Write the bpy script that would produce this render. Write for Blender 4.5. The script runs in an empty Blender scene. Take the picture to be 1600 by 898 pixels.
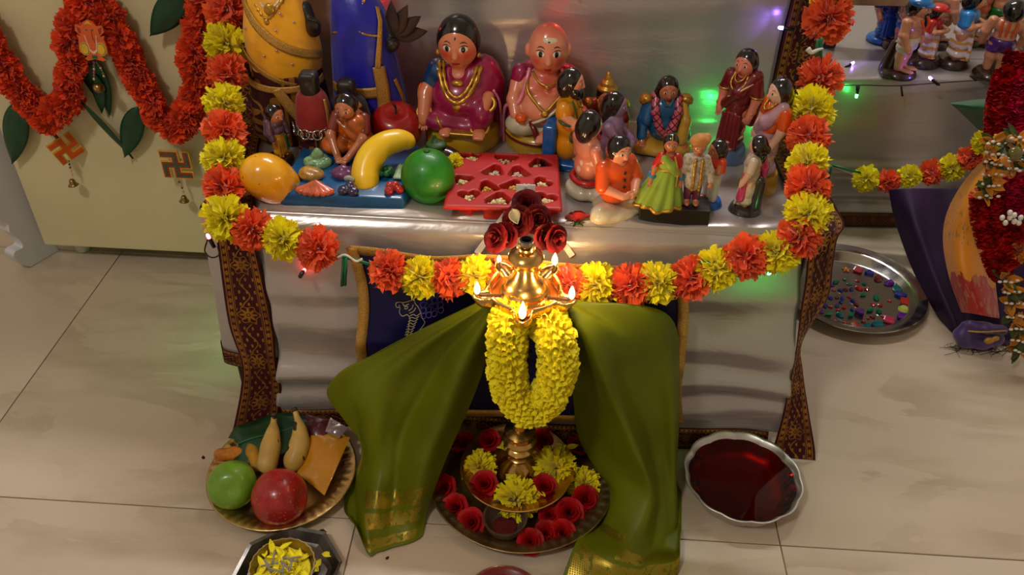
import bpy, bmesh, math, random
import numpy as np
from mathutils import Vector, Matrix, Euler, Quaternion

random.seed(7)
SC = bpy.context.scene
COL = SC.collection
PI = math.pi

# ---------------------------------------------------------------- camera
CAM_F = 1340.0
CAM_TH, CAM_ROLL, CAM_YAW, CAM_H = math.radians(38.05), math.radians(1.33), math.radians(-2.67), 1.020
_cy, _sy = math.cos(CAM_YAW), math.sin(CAM_YAW)
_F = np.array([_sy * math.cos(CAM_TH), _cy * math.cos(CAM_TH), -math.sin(CAM_TH)])
_R0 = np.array([_cy, -_sy, 0.0])
_U0 = np.cross(_R0, _F)
_R = math.cos(CAM_ROLL) * _R0 + math.sin(CAM_ROLL) * _U0
_U = -math.sin(CAM_ROLL) * _R0 + math.cos(CAM_ROLL) * _U0
cam_d = bpy.data.cameras.new('camera')
cam_d.sensor_width = 36.0
cam_d.lens = CAM_F / 1600 * 36.0
cam_d.clip_start = 0.02
cam = bpy.data.objects.new('camera', cam_d)
COL.objects.link(cam)
cam.matrix_world = Matrix(((_R[0], _U[0], -_F[0], 0), (_R[1], _U[1], -_F[1], 0), (_R[2], _U[2], -_F[2], CAM_H), (0, 0, 0, 1)))
SC.camera = cam

def at_y(u, v, y):
    d = _F + _R * (u - 800) / CAM_F - _U * (v - 449) / CAM_F
    t = y / d[1]
    return (d[0] * t, y, CAM_H + d[2] * t)
def at_z(u, v, z=0.0):
    d = _F + _R * (u - 800) / CAM_F - _U * (v - 449) / CAM_F
    t = (z - CAM_H) / d[2]
    return (d[0] * t, d[1] * t, z)

# ---------------------------------------------------------------- world, lamps, exposure
w = bpy.data.worlds.new('room_air'); SC.world = w; w.use_nodes = True
w.node_tree.nodes['Background'].inputs[0].default_value = (1.0, 0.86, 0.70, 1)
w.node_tree.nodes['Background'].inputs[1].default_value = 0.05
SC.view_settings.view_transform = 'Standard'
SC.view_settings.look = 'None'
SC.view_settings.gamma = 1.0
SC.view_settings.use_curve_mapping = False
SC.view_settings.exposure = -0.07

def area(name, loc, target, sx, sy, power, col):
    d = bpy.data.lights.new(name, 'AREA'); d.shape = 'RECTANGLE'; d.size = sx; d.size_y = sy
    d.energy = power; d.color = col
    o = bpy.data.objects.new(name, d); COL.objects.link(o); o.location = loc
    o.rotation_euler = (Vector(target) - Vector(loc)).to_track_quat('-Z', 'Y').to_euler()
    return o
# tube light high on the wall behind the display, and a ceiling fitting over the front of the room
area('tube_light', (0.15, 2.15, 2.62), (0.0, 0.6, 0.0), 1.2, 0.06, 34.0, (1.0, 0.975, 0.965))
area('ceiling_light', (-0.95, -0.55, 2.58), (-0.1, 1.1, 0.2), 0.28, 0.28, 20.5, (1.0, 0.96, 0.90))

# ---------------------------------------------------------------- colour and materials
def lin(c):
    out = []
    for x in c[:3]:
        x /= 255.0
        out.append(x / 12.92 if x <= 0.04045 else ((x + 0.055) / 1.055) ** 2.4)
    return tuple(out) + (1.0,)

class X:
    """a math-node expression"""
    def __init__(s, t, sock): s.t = t; s.s = sock
    def _op(s, op, *o):
        n = s.t.nodes.new('ShaderNodeMath'); n.operation = op
        for i, a in enumerate((s,) + o):
            if isinstance(a, X): s.t.links.new(a.s, n.inputs[i])
            else: n.inputs[i].default_value = float(a)
        return X(s.t, n.outputs[0])
    def __add__(s, o): return s._op('ADD', o)
    def __sub__(s, o): return s._op('SUBTRACT', o)
    def __mul__(s, o): return s._op('MULTIPLY', o)
    def __truediv__(s, o): return s._op('DIVIDE', o)
    def lt(s, o): return s._op('LESS_THAN', o)
    def gt(s, o): return s._op('GREATER_THAN', o)
    def mod(s, o): return s._op('FLOORED_MODULO', o)
    def sin(s): return s._op('SINE')
    def cos(s): return s._op('COSINE')
    def abs(s): return s._op('ABSOLUTE')
    def max(s, o): return s._op('MAXIMUM', o)
    def min(s, o): return s._op('MINIMUM', o)
    def sqrt(s): return s._op('SQRT')
    def atan2(s, o): return s._op('ARCTAN2', o)
    def inv(s): return X.const(s, 1.0) - s
    @staticmethod
    def const(s, v):
        n = s.t.nodes.new('ShaderNodeValue'); n.outputs[0].default_value = v
        return X(s.t, n.outputs[0])

MATS = {}
def newmat(name):
    m = bpy.data.materials.new(name); m.use_nodes = True
    t = m.node_tree
    return m, t, t.nodes['Principled BSDF']
def setp(b, col=None, rough=None, metal=None, coat=None, spec=None, sheen=None, trans=None):
    if col is not None: b.inputs['Base Color'].default_value = lin(col)
    if rough is not None: b.inputs['Roughness'].default_value = rough
    if metal is not None: b.inputs['Metallic'].default_value = metal
    if coat: b.inputs['Coat Weight'].default_value = coat; b.inputs['Coat Roughness'].default_value = 0.12
    if spec is not None: b.inputs['Specular IOR Level'].default_value = spec
    if sheen: b.inputs['Sheen Weight'].default_value = sheen
    if trans: b.inputs['Transmission Weight'].default_value = trans
def coords(t, kind='Object'):
    n = t.nodes.new('ShaderNodeTexCoord'); return n.outputs[kind]
def noise(t, vec, scale, detail=3, rough=0.5, dist=0.0):
    n = t.nodes.new('ShaderNodeTexNoise'); n.inputs['Scale'].default_value = scale
    n.inputs['Detail'].default_value = detail; n.inputs['Roughness'].default_value = rough
    n.inputs['Distortion'].default_value = dist
    if vec is not None: t.links.new(vec, n.inputs['Vector'])
    return n.outputs['Fac']
def ramp(t, fac, stops):
    n = t.nodes.new('ShaderNodeValToRGB'); e = n.color_ramp.elements
    while len(e) < len(stops): e.new(0.5)
    for i, (p, c) in enumerate(stops): e[i].position = p; e[i].color = lin(c) if len(c) == 3 else c
    t.links.new(fac, n.inputs[0]); return n.outputs[0]
def mixc(t, fac, a, b):
    n = t.nodes.new('ShaderNodeMix'); n.data_type = 'RGBA'
    for sock, v in ((n.inputs[0], fac), (n.inputs[6], a), (n.inputs[7], b)):
        if isinstance(v, X): t.links.new(v.s, sock)
        elif hasattr(v, 'is_linked'): t.links.new(v, sock)
        elif isinstance(v, (int, float)): sock.default_value = v
        else: sock.default_value = lin(v)
    return n.outputs[2]
def bump(t, b, height, strength=0.3, dist=0.001):
    n = t.nodes.new('ShaderNodeBump'); n.inputs['Strength'].default_value = strength; n.inputs['Distance'].default_value = dist
    t.links.new(height.s if isinstance(height, X) else height, n.inputs['Height']); t.links.new(n.outputs[0], b.inputs['Normal'])
def mat(name, col, rough=0.45, metal=0.0, coat=0.0, spec=0.5, sheen=0.0, trans=0.0, var=0.0, vscale=60, bmp=0.0, bscale=200, bdist=0.0006):
    if name in MATS: return MATS[name]
    m, t, b = newmat(name); setp(b, col, rough, metal, coat, spec, sheen, trans)
    if var:
        f = noise(t, coords(t), vscale, 4)
        dark = tuple(max(0, x * (1 - var)) for x in col); lite = tuple(min(255, x * (1 + var * 0.6)) for x in col)
        t.links.new(ramp(t, f, [(0.3, dark), (0.5, col), (0.72, lite)]), b.inputs['Base Color'])
    if bmp: bump(t, b, noise(t, coords(t), bscale, 3), bmp, bdist)
    MATS[name] = m; return m
def paint(name, col, rough=0.3): return mat('paint_' + name, col, rough, coat=0.45, var=0.10, vscale=45, bmp=0.12, bscale=160)
def cloth(name, col, rough=0.75, sheen=0.25): return mat('cloth_' + name, col, rough, sheen=sheen, var=0.14, vscale=40, bmp=0.3, bscale=900, bdist=0.0003)
def emit(name, col, strength):
    if name in MATS: return MATS[name]
    m, t, b = newmat(name); setp(b, col, 0.4)
    b.inputs['Emission Color'].default_value = lin(col); b.inputs['Emission Strength'].default_value = strength
    MATS[name] = m; return m

# ---------------------------------------------------------------- mesh building
def rotm(rot):
    return np.array(Euler([math.radians(a) for a in rot]).to_matrix()) if rot is not None else np.eye(3)
class MB:
    def __init__(s): s.v = []; s.f = []; s.n = 0; s.uv = []
    def add(s, v, f, uv=None):
        v = np.asarray(v, float); s.v.append(v)
        s.f += [tuple(int(i) + s.n for i in q) for q in f]
        s.uv.append(np.zeros((len(v), 2)) if uv is None else np.asarray(uv, float)); s.n += len(v)
        return s
    def box(s, c, size, rot=None, bev=0.0, seg=2):
        bm = bmesh.new(); bmesh.ops.create_cube(bm, size=1.0)
        for v in bm.verts: v.co = Vector((v.co[0] * size[0], v.co[1] * size[1], v.co[2] * size[2]))
        if bev: bmesh.ops.bevel(bm, geom=bm.edges[:], offset=bev, segments=seg, profile=0.5, affect='EDGES')
        bm.verts.index_update()
        v = np.array([q.co[:] for q in bm.verts]) @ rotm(rot).T + np.array(c)
        s.add(v, [[q.index for q in fc.verts] for fc in bm.faces]); bm.free(); return s
    def lathe(s, prof, n=32, c=(0, 0, 0), rf=None, rot=None):
        th = np.arange(n) / n * 2 * PI; P = []
        for i, (r, z) in enumerate(prof):
            rr = np.full(n, float(r)) if rf is None else np.array([r * rf(a, r, z) for a in th])
            P.append(np.stack([rr * np.cos(th), rr * np.sin(th), np.full(n, float(z))], 1))
        v = np.concatenate(P); f = []
        for i in range(len(prof) - 1):
            for j in range(n):
                k = (j + 1) % n; f.append((i * n + j, i * n + k, (i + 1) * n + k, (i + 1) * n + j))
        if prof[0][0] > 1e-6: f.append(tuple(range(n))[::-1])
        if prof[-1][0] > 1e-6: f.append(tuple((len(prof) - 1) * n + j for j in range(n)))
        s.add(v @ rotm(rot).T + np.array(c), f); return s
    def tube(s, pts, r, n=8, closed=False, cap=True, flat=1.0):
        pts = np.asarray(pts, float); m = len(pts)
        r = np.full(m, float(r)) if np.isscalar(r) else np.asarray(r, float)
        T = np.gradient(pts, axis=0)
        if closed: T = np.roll(pts, -1, 0) - np.roll(pts, 1, 0)
        T /= np.linalg.norm(T, axis=1)[:, None] + 1e-12
        a = np.array([0, 0, 1.0]) if abs(T[0][2]) < 0.9 else np.array([1.0, 0, 0])
        N = a - T[0] * (a @ T[0]); N /= np.linalg.norm(N); V = []
        for i in range(m):
            N = N - T[i] * (N @ T[i]); N /= np.linalg.norm(N) + 1e-12; B = np.cross(T[i], N)
            for j in range(n):
                q = 2 * PI * j / n; V.append(pts[i] + r[i] * (math.cos(q) * N * flat + math.sin(q) * B))
        f = []
        for i in range(m if closed else m - 1):
            for j in range(n):
                k = (j + 1) % n; i2 = (i + 1) % m
                f.append((i * n + j, i * n + k, i2 * n + k, i2 * n + j))
        if cap and not closed: f.append(tuple(range(n))[::-1]); f.append(tuple((m - 1) * n + j for j in range(n)))
        s.add(V, f); return s
    def grid(s, P, uv=None):
        P = np.asarray(P, float); a, b = P.shape[:2]
        f = [(i * b + j, (i + 1) * b + j, (i + 1) * b + j + 1, i * b + j + 1) for i in range(a - 1) for j in range(b - 1)]
        if uv is None:
            g = np.stack(np.meshgrid(np.linspace(0, 1, a), np.linspace(0, 1, b), indexing='ij'), -1)
        else: g = np.asarray(uv)
        s.add(P.reshape(-1, 3), f, g.reshape(-1, 2)); return s
    def ell(s, c, r, rot=None, n=14, m=9):
        th = np.arange(n) / n * 2 * PI; V = [(0, 0, -1)]
        for i in range(1, m):
            ph = -PI / 2 + PI * i / m
            V += [(math.cos(ph) * math.cos(a), math.cos(ph) * math.sin(a), math.sin(ph)) for a in th]
        V.append((0, 0, 1)); f = []
        for j in range(n):
            k = (j + 1) % n; f.append((0, 1 + k, 1 + j)); L = 1 + (m - 2) * n; f.append((L + j, L + k, len(V) - 1))
            for i in range(m - 2): f.append((1 + i * n + j, 1 + i * n + k, 1 + (i + 1) * n + k, 1 + (i + 1) * n + j))
        s.add((np.array(V) * np.array(r)) @ rotm(rot).T + np.array(c), f); return s
    def prism(s, poly, z0, z1, M=None):
        """2-D outline (x, y) extruded along z, then 4x4 M"""
        n = len(poly); V = [(x, y, z0) for x, y in poly] + [(x, y, z1) for x, y in poly]
        f = [tuple(range(n))[::-1], tuple(range(n, 2 * n))] + [(i, (i + 1) % n, n + (i + 1) % n, n + i) for i in range(n)]
        V = np.array(V)
        if M is not None: M = np.array(M); V = V @ M[:3, :3].T + M[:3, 3]
        s.add(V, f); return s
    def mesh(s, name, smooth=True):
        me = bpy.data.meshes.new(name); v = np.concatenate(s.v)
        me.from_pydata(v.tolist(), [], s.f)
        uv = np.concatenate(s.uv)
        if np.any(uv):
            lay = me.uv_layers.new(name='UVMap'); idx = np.empty(len(me.loops), int); me.loops.foreach_get('vertex_index', idx)
            lay.data.foreach_set('uv', uv[idx].astype(np.float32).ravel())
        if smooth: me.polygons.foreach_set('use_smooth', [True] * len(me.polygons))
        me.update(); return me
    def build(s, name, m, parent=None, smooth=True, loc=None, rot=None, solid=0.0, sub=0, auto=None, fixn=False):
        me = s.mesh(name, smooth)
        if fixn:
            bm = bmesh.new(); bm.from_mesh(me); bmesh.ops.recalc_face_normals(bm, faces=bm.faces); bm.to_mesh(me); bm.free()
        if auto and smooth: me.set_sharp_from_angle(angle=math.radians(auto))
        return link(name, me, m, parent, loc, rot, solid, sub)
def link(name, me, m=None, parent=None, loc=None, rot=None, solid=0.0, sub=0):
    o = bpy.data.objects.new(name, me); COL.objects.link(o)
    if m is not None and len(me.materials) == 0: me.materials.append(m)
    if parent is not None: o.parent = parent
    if loc is not None: o.location = loc
    if rot is not None: o.rotation_euler = rot
    if solid:
        q = o.modifiers.new('thickness', 'SOLIDIFY'); q.thickness = solid; q.offset = 0.0
    if sub:
        q = o.modifiers.new('smooth', 'SUBSURF'); q.levels = sub; q.render_levels = sub
    return o
def tag(o, label=None, cat=None, group=None, kind=None):
    if label: o['label'] = label
    if cat: o['category'] = cat
    if group: o['group'] = group
    if kind: o['kind'] = kind
    return o
def thing(name, label, cat, loc=(0, 0, 0), rz=0.0, group=None, rot=None, scale=1.0):
    o = bpy.data.objects.new(name, None); COL.objects.link(o); o.empty_display_size = 0.02
    o.location = loc; o.rotation_euler = rot if rot is not None else (0, 0, math.radians(rz))
    o.scale = (scale,) * 3
    return tag(o, label, cat, group)
def copy_tree(src, parent=None):
    c = src.copy(); COL.objects.link(c); c.parent = parent
    for ch in list(src.children): copy_tree(ch, c)
    return c
def spline(P, n):
    """Catmull-Rom through P (list of points), n samples"""
    P = np.asarray(P, float); m = len(P); E = np.vstack([2 * P[0] - P[1], P, 2 * P[-1] - P[-2]])
    out = []
    for q in np.linspace(0, m - 1, n):
        i = min(int(q), m - 2); t = q - i; a, b, c, d = E[i], E[i + 1], E[i + 2], E[i + 3]
        out.append(0.5 * (2 * b + (c - a) * t + (2 * a - 5 * b + 4 * c - d) * t * t + (3 * b - a - 3 * c + d) * t ** 3))
    return np.array(out)
def loft(cols, nu, nv):
    """columns of control points -> smooth (nu, nv, 3) grid; u runs across the columns, v along them"""
    L = np.stack([spline(c, nv) for c in cols])
    return np.stack([spline(L[:, j], nu) for j in range(nv)], 1)

# ---------------------------------------------------------------- blended solid shapes (smooth union of ellipsoids and tapered limbs)
def E(x, y, z, a, b=None, c=None, rot=None): return ('e', np.array([x, y, z], float), np.array([a, b or a, c or b or a], float), rot)
def K(p, q, r0, r1=None): return ('k', np.array(p, float), np.array(q, float), r0, r0 if r1 is None else r1)
def B(x, y, z, a, b, c, rnd=2.0, rot=None): return ('b', np.array([x, y, z], float), np.array([a, b, c], float), rnd, rot)
def PR(poly, z0, z1, rnd=1.0): return ('p', np.array(poly, float), z0, z1, rnd)
def NEG(q): return ('n', q)
def CH(pts, rad): return [K(pts[i], pts[i + 1], rad[i], rad[i + 1]) for i in range(len(pts) - 1)]
def flat(L):
    for q in L:
        if isinstance(q, list): yield from flat(q)
        else: yield q
def _bb(q):
    k = q[0]
    if k == 'w': return _bb(q[1])
    if k == 'e': r = max(q[2]) if q[3] is not None else q[2]; return q[1] - r, q[1] + r
    if k == 'k': r = max(q[3], q[4]); return np.minimum(q[1], q[2]) - r, np.maximum(q[1], q[2]) + r
    if k == 'b': r = (np.linalg.norm(q[2]) if q[4] is not None else q[2]) + 0 * q[2]; return q[1] - r, q[1] + r
    if k == 'p': return np.array([*q[1].min(0), q[2]]), np.array([*q[1].max(0), q[3]])
def _sd(q, G):
    k = q[0]
    if k == 'w': return _sd(q[1], G)
    if k == 'e':
        p = G - q[1]
        if q[3] is not None: p = p @ rotm(q[3])
        a = np.linalg.norm(p / q[2], axis=-1); b = np.linalg.norm(p / q[2] ** 2, axis=-1) + 1e-9
        return a * (a - 1) / b
    if k == 'k':
        ba = q[2] - q[1]; p = G - q[1]; t = np.clip((p @ ba) / (ba @ ba + 1e-9), 0, 1)
        return np.linalg.norm(p - t[..., None] * ba, axis=-1) - (q[3] + (q[4] - q[3]) * t)
    if k == 'b':
        p = G - q[1]
        if q[4] is not None: p = p @ rotm(q[4])
        d = np.abs(p) - (q[2] - q[3])
        return np.linalg.norm(np.maximum(d, 0), axis=-1) + np.minimum(d.max(-1), 0) - q[3]
    if k == 'p':
        x, y = G[..., 0], G[..., 1]; P = q[1]; n = len(P); d = np.full(x.shape, 1e9); s = np.ones(x.shape)
        for i in range(n):
            a = P[i]; e = P[i - 1] - a; wx, wy = x - a[0], y - a[1]
            t = np.clip((wx * e[0] + wy * e[1]) / (e @ e), 0, 1)
            d = np.minimum(d, (wx - t * e[0]) ** 2 + (wy - t * e[1]) ** 2)
            c1, c2, c3 = y >= a[1], y < P[i - 1][1], e[0] * wy > e[1] * wx
            s = np.where((c1 & c2 & c3) | (~c1 & ~c2 & ~c3), -s, s)
        d = s * np.sqrt(d) + q[4]; z = np.abs(G[..., 2] - (q[2] + q[3]) / 2) - (q[3] - q[2]) / 2 + q[4]
        return np.minimum(np.maximum(d, z), 0) + np.sqrt(np.maximum(d, 0) ** 2 + np.maximum(z, 0) ** 2) - q[4]
def sdf_mesh(prims, h=1.3, k=3.0):
    prims = list(flat(prims)); pos = [q for q in prims if q[0] != 'n']
    lo = np.min([_bb(q)[0] for q in pos], 0) - 2.2 * h - k * 0.3; hi = np.max([_bb(q)[1] for q in pos], 0) + 2.2 * h + k * 0.3
    ax = [np.arange(lo[i], hi[i] + h, h) for i in range(3)]
    G = np.stack(np.meshgrid(*ax, indexing='ij'), -1).astype(np.float32); D = np.full(G.shape[:3], 1e3, np.float32)
    for q in prims:
        p_ = q[1] if q[0] == 'n' else q; a_, b_ = _bb(p_); mg_ = k + 2.5 * h
        sl = tuple(slice(max(0, int((a_[i] - mg_ - lo[i]) / h)), max(0, int((b_[i] + mg_ - lo[i]) / h) + 2)) for i in range(3))
        Gs, Ds = G[sl], D[sl]
        if 0 in Ds.shape: continue
        if q[0] == 'n':
            e = -_sd(p_, Gs); g = np.maximum(k * 0.5 - np.abs(Ds - e), 0) / (k * 0.5 + 1e-9); D[sl] = np.maximum(Ds, e) + g * g * k * 0.125
        else:
            kk = q[2] if q[0] == 'w' else k
            e = _sd(p_, Gs); g = np.maximum(kk - np.abs(Ds - e), 0) / (kk + 1e-9); D[sl] = np.minimum(Ds, e) - g * g * kk * 0.25
    S = D < 0; nx, ny, nz = D.shape
    cs = [(i, j, l) for i in (0, 1) for j in (0, 1) for l in (0, 1)]
    sub = lambda A, c: A[c[0]:nx - 1 + c[0], c[1]:ny - 1 + c[1], c[2]:nz - 1 + c[2]]
    cnt = sum(sub(S, c).astype(int) for c in cs); mask = (cnt > 0) & (cnt < 8)
    idx = np.full(mask.shape, -1); I = np.argwhere(mask); idx[mask] = np.arange(len(I))
    acc = np.zeros((len(I), 3)); num = np.zeros(len(I))
    for a in cs:
        for d in range(3):
            if a[d]: continue
            b = list(a); b[d] = 1
            da = D[I[:, 0] + a[0], I[:, 1] + a[1], I[:, 2] + a[2]]; db = D[I[:, 0] + b[0], I[:, 1] + b[1], I[:, 2] + b[2]]
            cr = (da < 0) != (db < 0); t = np.where(cr, da / (da - db + 1e-12), 0)
            p = np.array(a, float)[None].repeat(len(I), 0); p[:, d] += t
            acc += p * cr[:, None]; num += cr
    V = lo + (I + acc / num[:, None]) * h; F = []
    for d in range(3):
        e, g = (d + 1) % 3, (d + 2) % 3
        s0 = [slice(1, -1)] * 3; s1 = [slice(1, -1)] * 3
        A = S; sl0 = [slice(None)] * 3; sl1 = [slice(None)] * 3; sl0[d] = slice(0, -1); sl1[d] = slice(1, None)
        ch = A[tuple(sl0)] != A[tuple(sl1)]; Q = np.argwhere(ch)
        ok = (Q[:, e] > 0) & (Q[:, g] > 0) & (Q[:, e] < D.shape[e] - 1) & (Q[:, g] < D.shape[g] - 1); Q = Q[ok]
        def cell(de, dg):
            c = Q.copy(); c[:, e] += de; c[:, g] += dg; return idx[c[:, 0], c[:, 1], c[:, 2]]
        q = np.stack([cell(-1, -1), cell(0, -1), cell(0, 0), cell(-1, 0)], 1)
        ins = A[Q[:, 0], Q[:, 1], Q[:, 2]]; q[~ins] = q[~ins][:, ::-1]
        F.append(q)
    F = np.concatenate(F)
    return V, F[(F >= 0).all(1)]
def solid(root, name, prims, m, h=1.3, k=3.0, unit=0.001, label=None, loc=None, rot=None):
    V, F = sdf_mesh(prims, h, k)
    b = MB(); b.add(V * unit, F.tolist()); o = b.build(name, m, root, loc=loc, rot=rot)
    if label: o['label'] = label
    return o
# ================================================================ the room
X0, Y0, TILE = -0.849, 0.748, 0.6
XA, XB, YA, YB, ZC = X0 - 2 * TILE, X0 + 5 * TILE, Y0 - 4 * TILE, Y0 + 3 * TILE, 2.7
def tile_mat():
    m, t, b = newmat('polished_tile'); setp(b, (196, 178, 156), 0.22, spec=0.45)
    co = coords(t); oi = t.nodes.new('ShaderNodeObjectInfo')
    mp = t.nodes.new('ShaderNodeMapping'); mp.inputs['Scale'].default_value = (1.6, 4.5, 1)
    mp.inputs['Rotation'].default_value = (0, 0, math.radians(12))
    ad = t.nodes.new('ShaderNodeVectorMath'); ad.operation = 'ADD'
    cb = t.nodes.new('ShaderNodeCombineXYZ'); r = X(t, oi.outputs['Random'])
    t.links.new((r * 37.0).s, cb.inputs[0]); t.links.new((r * 91.0).s, cb.inputs[1])
    t.links.new(co, mp.inputs[0]); t.links.new(mp.outputs[0], ad.inputs[0]); t.links.new(cb.outputs[0], ad.inputs[1])
    v = X(t, noise(t, ad.outputs[0], 1.3, 6, 0.55, 0.6)); vein = ((v - 0.5).abs() * 20.0)._op('MINIMUM', 1.0)
    v2 = X(t, noise(t, ad.outputs[0], 3.1, 3, 0.5)); vein = vein.max((v2 * 1.7)._op('MINIMUM', 1.0))
    soft = X(t, noise(t, ad.outputs[0], 0.8, 3, 0.5))
    c1 = ramp(t, soft.s, [(0.3, (184, 165, 142)), (0.7, (199, 182, 160))])
    t.links.new(mixc(t, vein, (150, 130, 100), c1), b.inputs['Base Color'])
    rr = X(t, noise(t, co, 5, 3)) * 0.14 + 0.17; t.links.new(rr.s, b.inputs['Roughness'])
    return m
M_TILE = tile_mat()
M_GROUT = mat('grout', (126, 104, 80), 0.9, var=0.3, vscale=30)
M_WALL = mat('wall_paint', (222, 214, 200), 0.8, var=0.03, vscale=2)
b = MB(); b.box(((XA + XB) / 2, (YA + YB) / 2, -0.022), (XB - XA, YB - YA, 0.04)); floor = b.build('floor', M_GROUT, smooth=False)
tag(floor, 'polished cream marble-look tiled floor of the room', kind='structure')
b = MB(); b.box((0, 0, -0.004), (TILE - 0.0017, TILE - 0.0017, 0.008), bev=0.0007, seg=1); tile_me = b.mesh('tile', False); tile_me.materials.append(M_TILE)
for i in range(-2, 5):
    for j in range(-4, 3):
        link('tile', tile_me, None, floor, loc=(X0 + (i + .5) * TILE, Y0 + (j + .5) * TILE, 0))
def wallbox(name, c, s, lab):
    q = MB(); q.box(c, s); tag(q.build(name, M_WALL, smooth=False), lab, kind='structure')
mx, my = (XA + XB) / 2, (YA + YB) / 2
wallbox('wall_back', (mx, YB + .05, ZC / 2), (XB - XA + .2, .1, ZC), 'cream painted wall behind the display')
wallbox('wall_front', (mx, YA - .05, ZC / 2), (XB - XA + .2, .1, ZC), 'cream painted wall behind the viewer')
wallbox('wall_left', (XA - .05, my, ZC / 2), (.1, YB - YA, ZC), 'cream painted wall beyond the cabinet')
wallbox('wall_right', (XB + .05, my, ZC / 2), (.1, YB - YA, ZC), 'cream painted wall beyond the draped figure')
wallbox('ceiling', (mx, my, ZC + .05), (XB - XA + .2, YB - YA + .2, .1), 'plain cream ceiling')

# ================================================================ cloth materials
def satin_mat(name, col, rough=0.28):
    m, t, b = newmat(name); setp(b, col, rough, spec=0.6, sheen=0.15)
    b.inputs['Metallic'].default_value = 0.45
    co = coords(t); mp = t.nodes.new('ShaderNodeMapping'); mp.inputs['Scale'].default_value = (3.0, 3.0, 9.0); t.links.new(co, mp.inputs[0])
    n1 = X(t, noise(t, mp.outputs[0], 2.2, 4, 0.55, 0.4)); n2 = X(t, noise(t, co, 1500, 1))
    bump(t, b, n1 + n2 * 0.006, 0.5, 0.006)
    return m
M_SATIN = satin_mat('white_satin', (178, 170, 166))
def brocade_mat(name, base, gold, uvs=1.0, rough=0.7):
    """woven border: UV u = across 0..1, v = metres along / width"""
    m, t, b = newmat(name); setp(b, base, rough, spec=.25)
    sp = t.nodes.new('ShaderNodeSeparateXYZ'); t.links.new(coords(t, 'UV'), sp.inputs[0])
    u, v = X(t, sp.outputs[0]), X(t, sp.outputs[1])
    a = (u - 0.5).abs()
    lines = ((a - 0.43).abs().lt(0.014)).max((a - 0.31).abs().lt(0.012)).max((a - 0.27).abs().lt(0.006))
    # medallions
    vv = (v * 1.0).mod(1.4) - 0.7; du = (u - 0.5) * 1.0; r = (du * du + vv * vv).sqrt(); th = vv.atan2(du)
    pet = r.lt((th * 8.0).cos() * 0.055 + 0.15) * r.gt(0.05); pet = pet.max(r.lt(0.03))
    ring = (r - ((th * 6.0).cos() * 0.03 + 0.225)).abs().lt(0.013)
    vine = (du - (v * 9.0).sin() * 0.10).abs().lt(0.016) * r.gt(0.26)
    leaf = (((v * 18.0).sin() * (du * 34.0).sin()).gt(0.62)) * r.gt(0.27) * a.lt(0.25)
    # heart row between the two side lines
    w1 = (v * 5.0).mod(1.0) - 0.5; w2 = (a - 0.37) * 9.0; hr = (w1 * w1 + w2 * w2).sqrt().lt(0.36)
    g = lines.max(pet).max(ring).max(vine).max(leaf).max(hr)
    gold_amt = X(t, noise(t, coords(t, 'UV'), 1.4, 3)) * 1.7 - 0.30; gold_amt = gold_amt._op('MAXIMUM', .12); g = g * gold_amt._op('MINIMUM', 1.0)  # gold thinned out in random patches
    t.links.new(mixc(t, g, base, gold), b.inputs['Base Color'])
    t.links.new((g * 0.92).s, b.inputs['Metallic']); t.links.new((g * -0.42 + rough).s, b.inputs['Roughness'])
    fine = X(t, noise(t, coords(t), 900, 1)); bump(t, b, g * 0.5 + fine * 0.4, 0.35, 0.0006)
    return m
M_BROC = brocade_mat('burgundy_brocade', (58, 8, 16), (186, 132, 46))
M_BROC2 = brocade_mat('brown_brocade', (62, 26, 14), (130, 84, 34))
def gold_ribbon_mat():
    m, t, b = newmat('gold_ribbon'); setp(b, (178, 128, 52), 0.42, metal=0.55)
    n = X(t, noise(t, coords(t), 1400, 1)); t.links.new(ramp(t, n.s, [(0.35, (146, 98, 34)), (0.65, (234, 186, 94))]), b.inputs['Base Color'])
    bump(t, b, n, 0.6, 0.0008); return m
M_GOLDRIB = gold_ribbon_mat()
M_GOLD = mat('painted_gold', (196, 150, 62), 0.35, metal=0.75, var=0.2, vscale=200)
M_BLACK = mat('black_plastic', (14, 13, 13), 0.4)
M_DARKWOOD = mat('dark_wood', (44, 24, 14), 0.5, var=0.3, vscale=40)

def strip(name, left, right, m, parent, nv=80, nu=9, width=0.06, wob=None, solid=0.0012, crown=0.0):
    """ribbon between two control polylines; UV u across, v length / width"""
    L, R_ = spline(left, nv), spline(right, nv); P = np.zeros((nu, nv, 3)); uv = np.zeros((nu, nv, 2))
    mid = (L + R_) / 2; s = np.concatenate([[0], np.cumsum(np.linalg.norm(np.diff(mid, axis=0), axis=1))])
    for i in range(nu):
        q = i / (nu - 1); P[i] = L * (1 - q) + R_ * q; uv[i, :, 0] = q; uv[i, :, 1] = s / width
        if wob is not None: P[i] += np.array([wob(q, x) for x in s])
    g = MB(); g.grid(P, uv); return g.build(name, m, parent, solid=solid)

# ================================================================ display table (hidden under its covers but for a leg)
TZ = 0.375
tb = thing('display_table', 'low dark wooden table under the white satin, its leg showing bottom left', 'table', (-0.03, 1.11, 0))
q = MB(); q.box((0, 0, TZ - .02), (.82, .28, .026), bev=.003); q.build('table_top', M_DARKWOOD, tb, smooth=False)
for sx in (-1, 1):
    for sy in (-1, 1):
        q = MB(); q.box((sx * (.435 if sx < 0 else .37), sy * .105, (TZ - .03) / 2), (.045, .045, TZ - .03), bev=.004); q.build('leg', M_DARKWOOD, tb, smooth=False)
q = MB(); q.box((-.02, 1.45, .40), (.84, .30, .80), bev=.004)
st = q.build('upper_step', M_DARKWOOD, smooth=False); tag(st, 'tall wooden step behind the dolls, covered by the satin backdrop', 'step')

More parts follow.
